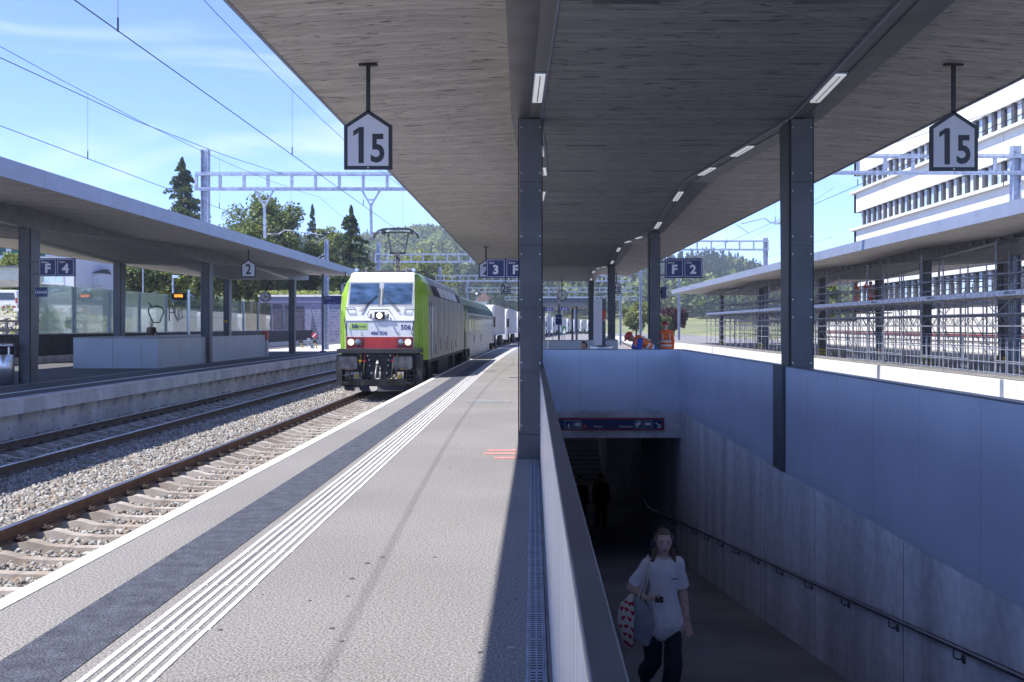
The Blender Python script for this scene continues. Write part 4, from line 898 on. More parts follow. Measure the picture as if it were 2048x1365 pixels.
m = MB(); m.box(px(647.5, Yb), px(690, Yb), Yb + .02, Yb + .2, pz(609, Yb), pz(592, Yb)); m.build('board', pm('board_violet', (.07, .07, .28), .5), R)
text('lettering', 'ICN 18:42\nBasel SBB', signwhite, R, (px(656, Yb), Yb + .015, pz(596, Yb)), .09); text('lettering', 'Sissach  Olten', signwhite, R, (px(664, Yb), Yb + .015, pz(606, Yb)), .09)
m = MB(); m.box(px(638, Yb), px(645, Yb), Yb - .05, Yb + .1, pz(587, Yb), pz(583, Yb)); m.build('lamp', inox, R)
R = thing('no_entry_sign', 'round red sign with a white diagonal bar behind the buffer stop', 'sign', (px(628.5, 72), 72, Z4))
m = MB(); m.lathe([(.19, -.01), (.19, .01)], (px(628.5, 72), 72, pz(671, 72)), 24, 'y'); m.build('disc', pm('traffic_red', (.45, .02, .03), .5), R)
m = MB(); m.bar((px(625, 72), 71.985, pz(674.5, 72)), (px(632, 72), 71.985, pz(667.5, 72)), .075, .004, up=(0, 1, 0)); m.build('bar', signwhite, R); m = MB(); m.tube((px(628.5, 72), 72.02, Z4 - .3), (px(628.5, 72), 72.02, pz(671, 72)), .025, 6); m.build('post', galv, R)
R = thing('buffer_stop', 'grey buffer stop with two black buffers at the end of a siding', 'buffer stop', (px(618, 71), 71, Z4))
for xp in (603, 631):
    m = MB(); m.box(px(xp - 3.5, 71), px(xp + 3.5, 71), 70.7, 70.9, pz(687, 71), pz(680, 71)); m.build('buffer', black, R, bevel=.03); m = MB(); m.bar((px(xp - 1, 71), 71, pz(687, 71)), (px(xp + 2, 71), 71.2, Z4), .06, .06); m.build('strut', MATS.get('hazy') or pm('hazy', (.55, .42, .03), .6), R)
m = MB(); m.box(px(606, 71), px(637, 71), 71, 71.2, pz(683, 71), pz(681, 71)); m.box(px(614, 71), px(620, 71), 70.95, 71.25, pz(682, 71), pz(677, 71)); m.bar((px(610, 71), 71.1, pz(683, 71)), (px(622, 71), 72, Z4), .1, .1); m.bar((px(626, 71), 71.1, pz(683, 71)), (px(616, 71), 72, Z4), .1, .1); m.build('beam', galv, R)
R = thing('small_plate', 'small yellow plate on the back-row column across the tracks', 'sign', (-17.5, 57.88, 1.5)); m = MB(); m.box(-17.6, -17.42, 57.86, 57.895, pz(645, 57.9), pz(641, 57.9)); m.build('plate', pm('plate_yellow', (.6, .42, .02), .5), R); text('lettering', 'i', black, R, (-17.5, 57.858, pz(643, 57.9)), .08)
# things on the near platform beyond the ramp
en = thing('far_stair_enclosure', 'pale blue panelled stair enclosure on the near platform below the clock', 'parapet', (1.6, 37.7, 0))
for a, b in ((.0, .55), (.55, 1.95), (1.95, 3.16)):
    m = MB(); m.box(a + .006, b - .006, 37.7, 37.74, .01, HP); m.build('panel', panelgrey, en)
for i in range(12):
    for x in (0, 3.12): m = MB(); m.box(x, x + .04, 37.75 + i * 1.2, 38.94 + i * 1.2, .01, HP); m.build('panel', panelgrey, en)
m = MB(); m.box(-.02, 3.18, 37.68, 37.78, HP, HP + .014); m.box(3.08, 3.18, 37.78, 52.1, HP, HP + .014); m.build('cap', capmetal, en)
R = thing('information_stand', 'tall white information stand with a red square on its dark edge', 'information stand', (2.05, 29.5, 0))
m = MB(); m.hexa([(1.99, 29.5, .15), (2.01, 29.5, .15), (2.01, 33.4, .15), (1.99, 33.4, .15)], [(1.99, 29.5, 2.5), (2.01, 29.5, 2.5), (2.01, 33.4, 2.5), (1.99, 33.4, 2.5)]); m.build('white_face', pm('stand_white', (.66, .68, .74), .4), R)
m = MB(); m.box(2.011, 2.11, 29.5, 33.4, .05, 2.5); m.build('body', darkmetal, R); m = MB(); m.box(2.02, 2.102, 29.49, 29.499, pz(643, 29.5), pz(621, 29.5)); m.build('red_square', pm('stand_red', (.55, .03, .03), .5), R); m = MB(); m.add([(2.045, 29.487, pz(642, 29.5)), (2.1, 29.487, pz(642, 29.5)), (2.1, 29.487, pz(636, 29.5))], [(0, 1, 2)]); m.build('grey_corner', signgrey, R)
m = MB(); m.box(1.9, 2.2, 29.4, 33.5, 0, .05); m.build('base', darkmetal, R)
R = thing('poster_stand', 'blue poster on a steel post stand behind the far stair enclosure', 'poster', (px(1117, 55), 55, 0))
for xp in (1106, 1124): m = MB(); m.box(px(xp, 55) - .02, px(xp, 55) + .02, 55, 55.04, 0, 2.6); m.build('post', inox, R)
m = MB(); m.box(px(1111, 55), px(1123.5, 55), 54.95, 55.0, pz(650, 55), pz(630, 55)); m.build('poster', signblue, R); text('lettering', 'Liestal', signwhite, R, (px(1117, 55), 54.945, pz(636, 55)), .1)
m = MB(); m.box(px(1110, 55), px(1122, 55), 54.8, 55.2, 0, .75); m.build('bin', darkmetal, R)
R = thing('platform_mast', 'slim dark mast passing in front of the clock hanger', 'mast', (px(1118, 62.5), 62.5, 0)); m = MB(); m.box(px(1116, 62.5), px(1120, 62.5), 62.5, 62.62, 0, 6.3); m.build('shaft', pm('blue_grey_post2', (.16, .18, .25), .5), R); m = MB(); m.box(px(1114, 62.5), px(1122, 62.5), 62.4, 62.7, 0, .06); m.build('foot', galv, R)
R = thing('shelter_roof', 'dark grey flat shelter roof with hanging blue signs beyond the clock', 'shelter', (2.6, 92, 0))
m = MB(); m.box(.2, 5.2, 92, 104, 3.5, 4.25); m.build('fascia', darkside, R); m = MB(); m.box(.1, 5.3, 91.9, 104.1, 4.25, 4.36); m.build('roof_edge', fascia, R)
for x in (.9, 3.9): 
    for y in (93, 103): m = MB(); m.box(x, x + .2, y, y + .2, 0, 3.5); m.build('post', darkmetal, R)
for a, b in ((1090, 1107), (1121, 1138)): m = MB(); m.box(px(a, 92), px(b, 92), 91.95, 92.05, 3.1, 3.42); m.build('hanging_sign', signblue, R); text('lettering', '2  3', signwhite, R, (px((a + b) / 2, 92), 91.94, 3.25), .22)
R = thing('diamond_signal', 'black signal board with a white diamond above the coach', 'signal', (px(953, 112), 112, -.7)); Yd = 112
m = MB(); m.box(px(949, Yd), px(957, Yd), Yd, Yd + .1, pz(592, Yd), pz(583, Yd)); m.build('board', black, R); m = MB(); q = px(953, Yd), pz(587.5, Yd); m.prism([(q[0] - .2, q[1]), (q[0], q[1] - .2), (q[0] + .2, q[1]), (q[0], q[1] + .2)], 'y', Yd - .02, Yd); m.build('diamond', signwhite, R); m = MB(); m.tube((q[0], Yd + .12, -.7), (q[0], Yd + .12, q[1]), .06, 6); m.build('post', galv, R)
R = thing('triangle_board', 'green board with a white triangle beside the far lorries', 'signal', (px(1129, 70), 70, 0)); m = MB(); m.box(px(1125, 70), px(1132, 70), 70, 70.05, pz(669, 70), pz(653, 70)); m.build('board', pm('board_green', (.03, .16, .08), .5), R); m = MB(); m.add([(px(1125.5, 70), 69.98, pz(667, 70)), (px(1131.5, 70), 69.98, pz(667, 70)), (px(1128.5, 70), 69.98, pz(656, 70))], [(0, 1, 2)]); m.build('triangle', signwhite, R); m = MB(); m.tube((px(1128.5, 70), 70.08, 0), (px(1128.5, 70), 70.08, 1.6), .03, 6); m.build('post', galv, R)
# ================================================================ THE FREIGHT TRAIN
def on_track(nm, label, cat, Y0, L, xt=T3, group=None):
    a = xt + curve(Y0); b = xt + curve(Y0 + L)
    R = thing(nm, label, cat, (a, Y0, -.53), group); R.rotation_euler = (0, 0, -math.atan2(b - a, L)); R['local'] = True
    return R
lwhite = pm('loco_white', (.66, .67, .70), .32, var=.07, scale=3, spec=.6, fine=.04, fscale=9)
lgreen = pm('loco_green', (.30, .50, .045), .35, var=.06, scale=3)
lgreen2 = pm('panel_green', (.36, .56, .10), .4, var=.04)
lsilver = pm('loco_silver', (.29, .28, .275), .38, metal=.35, var=.28, scale=1.6, stretch=(1, 1.6, .35), fine=.12, fscale=4)
lred = pm('loco_red', (.36, .028, .03), .45, var=.12, scale=4)
ldark = pm('underframe', (.028, .029, .033), .65, var=.3, scale=4, fine=.2, fscale=12)
lroof = pm('loco_roof', (.22, .23, .24), .5, metal=.3, var=.2, scale=3)
lglass = pm('windscreen', (.045, .085, .16), .06, var=.5, scale=2.2, stretch=(1, 1, 2.5), spec=.8, detail=6)
lframe = pm('window_frame', (.30, .31, .33), .4, var=.1)
lblue = pm('lettering_blue', (.02, .035, .16), .5, var=.03)
lamp_on = pm('headlamp_lit', (1., .86, .62), .3, var=.1, scale=12, emit=2.2); lamp_off = pm('headlamp_off', (.25, .30, .34), .1, metal=.5, var=.5, scale=20)
L0 = 32.35
loco = on_track('locomotive', 'white and lime green electric locomotive with a red band and raised pantograph', 'locomotive', L0, 18.9)
# cab shell lofted from plan outlines: (height, front y, front half width, corner y, body half width)
rows = [(1.10, .95, 1.10, 1.95, 1.49), (1.50, .93, 1.12, 1.95, 1.49), (2.42, .93, 1.13, 1.95, 1.49), (2.88, 1.05, 1.12, 2.0, 1.485), (3.30, 1.24, 1.10, 2.05, 1.46), (3.72, 1.44, 1.08, 2.1, 1.30), (3.98, 1.62, 1.06, 2.2, 1.13), (4.05, 1.80, 1.0, 2.3, 1.06)]
fr, cn = MB(), MB()
for (h0, f0, w0, c0, b0), (h1, f1, w1, c1_, b1) in zip(rows[:-1], rows[1:]):
    fr.quad((-w0, f0, h0), (w0, f0, h0), (w1, f1, h1), (-w1, f1, h1))
    for s_ in (-1, 1): cn.quad((s_ * w0, f0, h0), (s_ * b0, c0, h0), (s_ * b1, c1_, h1), (s_ * w1, f1, h1))
fr.build('cab_front', lwhite, loco); cn.build('cab_corner', lgreen, loco)
for s_ in (-1, 1):      # sides
    sd = MB(); rf_ = MB()
    for (h0, f0, w0, c0, b0), (h1, f1, w1, c1_, b1) in zip(rows[:-1], rows[1:]):
        (sd if h1 < 3.5 else rf_).quad((s_ * b0, c0, h0), (s_ * b0, 18.2, h0), (s_ * b1, 18.2, h1), (s_ * b1, c1_, h1))
    sd.build('body_side', lsilver, loco); rf_.build('roof_slope', lroof, loco)
    gs = MB()
    for (h0, f0, w0, c0, b0), (h1, f1, w1, c1_, b1) in zip(rows[4:-1], rows[5:]): gs.quad((s_ * (b0 + .006), c0, h0), (s_ * (b0 + .006), 3.6, h0), (s_ * (b1 + .006), 3.6, h1), (s_ * (b1 + .006), c1_, h1))
    gs.build('roof_flash', lgreen, loco)
    for k in range(6):
        y = 4.4 + k * 2.05; m = MB(); m.hexa([(s_ * 1.465, y, 3.34), (s_ * 1.48, y, 3.34), (s_ * 1.48, y + 1.7, 3.34), (s_ * 1.465, y + 1.7, 3.34)], [(s_ * 1.315, y, 3.70), (s_ * 1.33, y, 3.70), (s_ * 1.33, y + 1.7, 3.70), (s_ * 1.315, y + 1.7, 3.70)]); m.build('roof_grille', black if k in (0, 5) else lwhite, loco)
    # door with handrails, panel joints, lower hatches
    m = MB(); m.box(s_ * 1.488 - .004, s_ * 1.488 + .012, 2.95, 3.6, 1.12, 3.1); d = m.build('cab_door', lsilver, loco)
    for y in (2.86, 3.68): m = MB(); m.tube((s_ * 1.53, y, 1.2), (s_ * 1.53, y, 2.9), .018, 6); m.build('handrail', inox, d)
    m = MB(); m.box(s_ * 1.486, s_ * 1.5, 2.25, 2.7, 2.35, 3.05); m.build('side_window', lglass, loco)
    for y in (5.2, 7.4, 9.6, 11.8, 14.0, 16.2): m = MB(); m.box(s_ * 1.492 - .003, s_ * 1.492 + .003, y, y + .018, 1.12, 3.3); m.build('panel_joint', ldark, loco)
    for y, z, w, h in ((4.2, 1.25, .3, .35), (6.2, 1.3, .22, .5), (8.3, 1.2, .16, .45), (9.0, 1.3, .16, .55), (10.9, 1.2, .2, .4), (13.1, 1.3, .3, .3)): m = MB(); m.box(s_ * 1.488, s_ * 1.4955, y, y + w, z, z + h); m.build('hatch', ldark, loco)
    m = MB(); m.box(s_ * 1.40, s_ * 1.47, 2.0, 18.1, .98, 1.10); m.build('sole_bar', ldark, loco)
m = MB(); m.quad((-1.0, 1.8, 4.05), (1.0, 1.8, 4.05), (1.06, 2.3, 4.05), (-1.06, 2.3, 4.05)); m.quad((-1.06, 2.3, 4.05), (1.06, 2.3, 4.05), (1.06, 18.2, 4.05), (-1.06, 18.2, 4.05)); m.build('roof', lroof, loco)
m = MB(); m.quad((-1.49, 18.2, 1.1), (1.49, 18.2, 1.1), (1.06, 18.2, 4.05), (-1.06, 18.2, 4.05)); m.build('rear_wall', lgreen, loco)
def fy(h):       # front surface depth at height h
    for (h0, f0, *_), (h1, f1, *_) in zip(rows[:-1], rows[1:]):
        if h0 <= h <= h1: return f0 + (f1 - f0) * (h - h0) / (h1 - h0)
    return .93
def fpan(x0, x1, h0, h1, out_, mt, nm, parent=loco, t=.02):
    m = MB(); a, b = fy(h0) - out_, fy(h1) - out_
    m.hexa([(x0, a, h0), (x1, a, h0), (x1, a + t, h0), (x0, a + t, h0)], [(x0, b, h1), (x1, b, h1), (x1, b + t, h1), (x0, b + t, h1)]); return m.build(nm, mt, parent)
fpan(-1.06, 1.06, 3.715, 3.96, .012, lwhite, 'destination_panel')
wf = fpan(-1.09, 1.09, 2.90, 3.70, .014, lframe, 'windscreen_frame', t=.012)
wf2 = fpan(-1.09, 1.09, 3.28, 3.31, .004, lframe, 'frame_bar')
for a, b in ((-1.03, -.075), (.075, 1.03)):
    m = MB()
    for h0, h1 in ((2.95, 3.30), (3.30, 3.66)):
        m.quad((a, fy(h0) - .020, h0), (b, fy(h0) - .020, h0), (b, fy(h1) - .020, h1), (a, fy(h1) - .020, h1))
    m.build('windscreen', lglass, wf)
for s_ in (-1, 1):      # wipers
    m = MB(); m.tube((s_ * .10, fy(3.3) - .05, 3.22), (s_ * .62, fy(2.75) - .07, 2.70), .014, 5); m.tube((s_ * .14, fy(3.3) - .06, 3.25), (s_ * .68, fy(2.75) - .07, 2.72), .009, 5); m.tube((s_ * .05, fy(3.5) - .05, 3.5), (s_ * .06, fy(2.95) - .05, 2.95), .012, 5); m.build('wiper', black, loco)
    m = MB(); x = s_ * .95; q = [(x - .16, 2.84), (x + .12, 2.84), (x + .17, 2.66), (x - .08, 2.66)] if s_ < 0 else [(x - .12, 2.84), (x + .16, 2.84), (x + .08, 2.66), (x - .17, 2.66)]
    m.path([(p[0], fy(p[1]) - .03, p[1]) for p in q + q[:1]], .011, 5); m.build('step_handle', black, loco)
    m = MB(); x = s_ * 1.16; m.path([(x, .98, 2.55), (x - s_ * .02, .84, 2.40), (x - s_ * .10, .80, 2.0), (x - s_ * .06, .93, 1.9)], .013, 5); m.build('handrail', black, loco)
    m = MB(); x = s_ * .60; m.path([(x, .92, 1.93), (x, .84, 2.08), (x + .06, .92, 1.93)], .008, 4); m.build('footstep', black, loco)
    m = MB(); x = s_ * 1.32; m.path([(x - .05 * s_, 1.30, 1.25), (x - .03 * s_, 1.28, 2.75), (x + .05 * s_, 1.45, 2.75), (x + .05 * s_, 1.48, 1.25)], .016, 6); m.build('corner_handrail', lgreen, loco)
m = MB(); m.box(-.16, .16, .86, .95, 2.46, 2.70); hl = m.build('top_lamp_case', black, loco); m = MB(); m.lathe([(.09, .85), (.075, .845), (.01, .84)], (0, 0, 2.58), 20, 'y'); m.build('top_lamp', lamp_on, hl)
m = MB(); m.path([(-.42, .95, 2.6), (-.3, .8, 2.78), (.3, .8, 2.78), (.42, .95, 2.6)], .012, 5); m.path([(-.28, .92, 2.62), (-.28, .8, 2.5)], .03, 6); m.path([(.28, .92, 2.62), (.28, .8, 2.5)], .03, 6); m.build('lamp_bracket', black, loco)
np_ = fpan(-1.10, 1.10, 1.88, 2.40, .008, lwhite, 'nose_panel')
m = MB()
for a in ((-1.10, -1.10, 1.9, 2.40), (1.10, 1.10, 1.9, 2.40)): m.tube((a[0], .915, a[2]), (a[1], .915, a[3]), .008, 4)
m.tube((-1.10, .915, 2.40), (1.10, .915, 2.40), .008, 4); m.build('panel_seam', ldark, np_)
m = MB(); m.box(-1.10, 1.10, .905, .93, 1.50, 1.875); rb = m.build('red_band', lred, loco)
m = MB(); m.box(-.98, -.40, .914, .921, 2.13, 2.33); gp = m.build('logo_panel', lgreen2, np_)
text('lettering', 'bls', lblue, gp, (-.80, .911, 2.235), .19, bold=.006); text('lettering', 'cargo', lblue, gp, (-.555, .911, 2.235), .105)
text('lettering', '506', lblue, np_, (.855, .917, 2.19), .23, bold=.004); text('lettering', '486 506', lblue, np_, (-.02, .917, 2.00), .165, bold=.002)
for s_ in (-1, 1):
    m = MB(); m.box(s_ * .82 - .27, s_ * .82 + .27, .885, .91, 1.57, 1.85); hc = m.build('headlamp_case', ldark, loco)
    m = MB(); m.box(s_ * .82 - .24, s_ * .82 + .24, .880, .886, 1.60, 1.82); m.build('lamp_surround', lred, hc)
    for dx, mt in ((s_ * .115, lamp_on), (-s_ * .115, lamp_off)):
        m = MB(); m.lathe([(.10, .879), (.095, .872), (.05, .866), (.005, .864)], (s_ * .82 + dx, 0, 1.71), 20, 'y'); m.build('headlamp', mt, hc, True)
        m = MB(); m.lathe([(.108, .8798), (.108, .874), (.098, .872)], (s_ * .82 + dx, 0, 1.71), 20, 'y'); m.build('lamp_ring', ldark, hc)
# buffer beam and below
m = MB(); m.box(-1.35, 1.35, .62, 1.9, 1.36, 1.49); m.box(-1.25, 1.25, .9, 1.9, .75, 1.36); m.build('buffer_beam', ldark, loco)
m = MB(); m.box(-.45, .45, .82, .92, .55, 1.36); m.box(-.28, .28, .76, .82, .45, 1.3); m.build('coupling_plate', ldark, loco)
for x, z in ((-.37, 1.27), (.37, 1.27), (-.32, 1.13), (.32, 1.13), (-.3, .95), (.3, .95), (-.25, .7), (.25, .7)): bt = MB(); bt.lathe([(.022, .75), (.018, .735)], (x, 0, z), 8, 'y'); bt.build('bolt', screwm, loco)
m = MB(); m.path([(0, .78, 1.05), (0, .5, 1.1), (0, .38, 1.02), (0, .45, .93), (0, .56, .98)], .045, 8); m.path([(-.06, .7, .98), (-.08, .52, .62), (-.06, .5, .52), (.06, .5, .52), (.08, .52, .62), (.06, .7, .98)], .028, 7); m.build('screw_coupling', pm('coupling_steel', (.26, .26, .27), .45, metal=.6, var=.3, scale=9), loco, True)
for s_ in (-1, 1):
    x = s_ * .875
    m = MB(); m.lathe([(.14, .12), (.14, .35), (.19, .36), (.19, .9)], (x, 0, 1.06), 18, 'y'); bf = m.build('buffer', ldark, loco, True)
    m = MB(); m.prism([(x - .30, .90), (x - .26, .86), (x + .26, .86), (x + .30, .90), (x + .30, 1.22), (x + .26, 1.26), (x - .26, 1.26), (x - .30, 1.22)], 'y', .02, .10); m.build('buffer_head', pm('buffer_steel', (.075, .08, .09), .5, metal=.3, var=.5, scale=5) if 'buffer_steel' not in MATS else MATS['buffer_steel'], bf)
    m = MB(); m.box(s_ * 1.30 - .09, s_ * 1.30 + .09, .75, 1.3, .30, 1.30); m.build('step_guard', ldark, loco); m = MB(); m.box(s_ * 1.05 - .13, s_ * 1.05 + .13, .55, .9, .38, .42); m.path([(s_ * .92, .6, .4), (s_ * .92, .6, .85)], .02, 5); m.path([(s_ * 1.18, .6, .4), (s_ * 1.18, .6, .85)], .02, 5); m.box(s_ * 1.05 - .13, s_ * 1.05 + .13, .6, .85, .62, .645); m.build('step_frame', ldark, loco)
    for k, (dx, mt) in enumerate(((.46, 'hose_red'), (.60, 'hose_yellow'))):
        c = MATS.get(mt) or pm(mt, (.40, .02, .04) if k == 0 else (.55, .36, .02), .5)
        m = MB(); m.path([(s_ * dx, .78, 1.32), (s_ * dx, .74, 1.18), (s_ * dx, .72, 1.12)], .022, 6); m.lathe([(.05, .68), (.05, .76)], (s_ * dx, 0, 1.11), 10, 'y'); m.tube((s_ * dx - .07, .70, 1.11), (s_ * dx + .07, .70, 1.11), .018, 6); m.build('brake_tap', c, loco)
        m = MB(); m.path([(s_ * dx, .72, 1.08), (s_ * (dx + .01), .62, .85), (s_ * (dx - .02), .58, .62), (s_ * (dx - .12), .66, .52), (s_ * (dx - .16), .76, .6)], .026, 7); m.build('brake_hose', rubber, loco, True)
    m = MB(); m.box(s_ * .68 - .13, s_ * .68 + .13, .70, .80, .50, .74); m.build('cable_socket', concrete_l, loco); m = MB(); m.lathe([(.07, .66), (.05, .70)], (s_ * .70, 0, .60), 10, 'y'); m.build('socket_lid', MATS['hose_yellow'] if 'hose_yellow' in MATS else ldark, loco)
    m = MB(); m.box(x - .15, x + .12, .5, .55, .83, .855); m.build('orange_strip', pm('strip_orange', (.6, .25, .01), .5) if 'strip_orange' not in MATS else MATS['strip_orange'], loco)
pl = MB(); pr = [(-1.36, 1.05, .50), (-1.15, .72, .48), (0, .35, .44), (1.15, .72, .48), (1.36, 1.05, .50)]
for (xa_, ya, za), (xb_, yb, zb) in zip(pr[:-1], pr[1:]):
    k = .86; pl.quad((xa_, ya, za + .06), (xb_, yb, zb + .06), (xb_ * .9, yb + .10, .30), (xa_ * .9, ya + .10, .30)); pl.quad((xa_ * .9, ya + .10, .30), (xb_ * .9, yb + .10, .30), (xb_ * k, yb - .02, .13), (xa_ * k, ya - .02, .13))
    pl.quad((xa_ * .9, ya + .3, .2), (xb_ * .9, yb + .3, .2), (xb_ * k, yb - .02, .13), (xa_ * k, ya - .02, .13))
pl.build('snow_plough', pm('plough_dark', (.045, .045, .05), .5, metal=.2, var=.5, scale=3), loco)
# bogies and underframe
wh = MB(); wh.lathe([(.5, -.07), (.62, -.06), (.625, .03), (.655, .035), (.655, .065), (.3, .07), (.2, .1)], n=28, axis='x'); whm = wh.mesh('wheel', ldark, True)
def bogie(R, y, base, fr_h=.62, rad=1.0):
    m = MB()
    for s_ in (-1, 1):
        m.box(s_ * 1.10 - .07, s_ * 1.10 + .07, y - base / 2 - .5, y + base / 2 + .5, fr_h - .08, fr_h + .14); m.box(s_ * 1.14 - .12, s_ * 1.14 + .12, y - .4, y + .4, .35, .95)
        for k in (-1, 1): m.box(s_ * 1.12 - .1, s_ * 1.12 + .1, y + k * base / 2 - .18, y + k * base / 2 + .18, .38, .72); m.lathe([(.1, .5), (.1, .9)], (s_ * 1.13, y + k * base / 2 - .32, .2), 10)
    m.box(-1.0, 1.0, y - .25, y + .25, .5, .85); b = m.build('bogie', ldark, R)
    for k in (-1, 1):
        for s_ in (-1, 1): o = inst('wheel', whm, b, (s_ * .75, y + k * base / 2, .625 * rad)); o.scale = (s_ * 1., rad, rad)
bogie(loco, 4.4, 2.6); bogie(loco, 14.6, 2.6)
m = MB(); m.box(-1.3, 1.3, 7.2, 11.6, .35, 1.08); m.build('transformer_tank', ldark, loco)
# roof gear and pantograph
m = MB(); m.path([(-.75, 2.6, 4.12), (-.75, 5.6, 4.2), (.75, 5.6, 4.2), (.75, 2.6, 4.12), (-.75, 2.6, 4.12)], .035, 6); m.box(-.6, .6, 3.5, 4.2, 4.06, 4.16); rg_ = m.build('pantograph_base', ldark, loco)
ins = MB()
for k in range(4): ins.lathe([(.03, k * .05), (.07, k * .05 + .02), (.03, k * .05 + .045)], n=10)
insm = ins.mesh('roof_insulator', MATS['insulator'])
for x, y in ((-.7, 2.5), (.7, 2.5), (-.7, 5.6), (.7, 5.6), (0, 6.6), (.5, 7.5), (.5, 9.2), (.5, 11), (-.4, 8.2), (.4, 12.8), (-.5, 14.5)): inst('roof_insulator', insm, loco, (x, y, 4.05))
m = MB(); m.path([(.5, 6.4, 4.32), (.5, 7.5, 4.34), (.5, 9.2, 4.3), (.5, 11, 4.34), (.4, 12.8, 4.32)], .025, 6); m.path([(-.5, 5.6, 4.3), (-.45, 7, 4.42), (-.4, 8.2, 4.3)], .025, 6); m.path([(.9, 2.8, 4.1), (1.0, 5, 4.25), (.8, 7.5, 4.2), (.9, 10, 4.18)], .03, 6); m.build('roof_busbar', ldark, loco)
for x, y, l, w, h in ((-.3, 6.4, .7, .5, .22), (.2, 8.0, .9, .7, .18), (-.5, 10, .8, .5, .2), (.2, 12, 1.4, 1.2, .16), (-.2, 15, 1.6, 1.2, .2), (-.85, 3.0, .5, .2, .15), (.6, 3.2, .35, .35, .2)): m = MB(); m.box(x - w / 2, x + w / 2, y, y + l, 4.05, 4.05 + h); m.build('roof_equipment', lroof if h > .19 else ldark, loco, bevel=.02)
for x in (-.95, .98): m = MB(); m.tube((x, 2.15, 4.05), (x, 2.15, 4.12), .04, 8); m.lathe([(.06, 1.95), (.045, 2.3)], (x, 0, 4.14), 12, 'y'); m.build('horn', inox, loco)
pg = MB(); zc_ = 5.28 + .53
pg.bar((.05, 5.0, 4.2), (-.12, 6.0, 4.98), .14, .12); pan = pg.build('pantograph_lower_arm', ldark, loco)
m = MB(); m.tube((-.12, 4.6, 4.2), (-.22, 6.0, 4.92), .018, 6); m.build('push_rod', ldark, pan)
m = MB(); m.tube((-.42, 6.0, 5.0), (.18, 6.0, 5.0), .045, 8); m.build('knee_shaft', ldark, pan)
for a, b in (((-.36, 6.0, 5.02), (-.30, 4.75, 5.66)), ((.14, 6.0, 5.02), (.46, 4.75, 5.66))): m = MB(); m.bar(a, b, .06, .06); m.build('pantograph_upper_arm', lroof, pan)
m = MB(); m.tube((-.34, 5.6, 5.2), (.42, 4.8, 5.6), .012, 5); m.tube((.14, 5.6, 5.25), (-.28, 4.8, 5.6), .012, 5); m.tube((-.45, 4.75, 5.66), (.6, 4.75, 5.66), .03, 8); m.build('cross_stay', ldark, pan)
for y in (4.62, 4.9):
    m = MB(); m.path([(-.82, y, zc_ - .36), (-.76, y, zc_ - .22), (-.62, y, zc_ - .08), (-.42, y, zc_ - .02), (.0, y, zc_ - .015), (.42, y, zc_ - .02), (.62, y, zc_ - .08), (.76, y, zc_ - .22), (.82, y, zc_ - .36)], .022, 7); m.build('collector_bow', ldark, pan, True)
m = MB(); m.box(-.52, -.42, 4.6, 4.95, 5.6, 5.75); m.box(.52, .62, 4.6, 4.95, 5.6, 5.75); m.build('bow_spring_box', ldark, pan)
# escort coach
Lc = L0 + 19.1
coach = on_track('escort_coach', 'silver passenger coach with a pale green roof behind the locomotive', 'coach', Lc, 26.4)
croof = pm('coach_roof', (.085, .13, .11), .85, var=.15, scale=2, spec=.2); cgreen = pm('coach_end_green', (.17, .22, .12), .5, var=.1)
prof = [(1.42, 1.05), (1.43, 2.3), (1.42, 2.95), (1.28, 3.35), (.95, 3.75), (.45, 3.98), (0, 4.05)]
for s_ in (-1, 1):
    sd, rf_ = MB(), MB()
    for (a, za), (b, zb) in zip(prof[:-1], prof[1:]): (sd if zb < 3.1 else rf_).quad((s_ * a, .6, za), (s_ * a, 25.8, za), (s_ * b, 25.8, zb), (s_ * b, .6, zb))
    sd.build('body_side', lsilver, coach); rf_.build('roof', croof, coach, True)
    for k in range(13): m = MB(); m.box(s_ * 1.427, s_ * 1.436, 3.2 + k * 1.62, 3.2 + k * 1.62 + 1.15, 1.95, 2.85); m.build('window', lglass, coach)
    for y in (.7, 24.5): 
        m = MB(); m.box(s_ * 1.425, s_ * 1.44, y, y + 1.15, 1.1, 3.1); d = m.build('door', cgreen, coach); m = MB(); m.box(s_ * 1.436, s_ * 1.445, y + .3, y + .8, 1.95, 2.85); m.build('door_window', lglass, d)
    m = MB(); m.box(s_ * 1.3, s_ * 1.35, 4.6, 21.8, .45, 1.04); m.build('skirt', lsilver, coach)
    for y in (12.0, 6.5): m = MB(); m.box(s_ * 1.43, s_ * 1.437, y, y + .5, 1.3, 1.75); m.build('hatch', ldark, coach)
for y in (.6, 25.8): m = MB(); m.add([(s_ * a, y, z) for s_, pr_ in ((1, prof), (-1, prof[::-1])) for a, z in pr_], [tuple(range(14))]); m.build('end_wall', cgreen, coach)
bogie(coach, 3.6, 2.5); bogie(coach, 22.8, 2.5)
m = MB(); m.box(-1.2, 1.2, 6, 20.4, .55, 1.05); m.box(-.4, .4, -.3, .6, .9, 1.15); m.box(-.7, .7, .2, .6, 1.2, 3.3); m.build('underframe', ldark, coach)
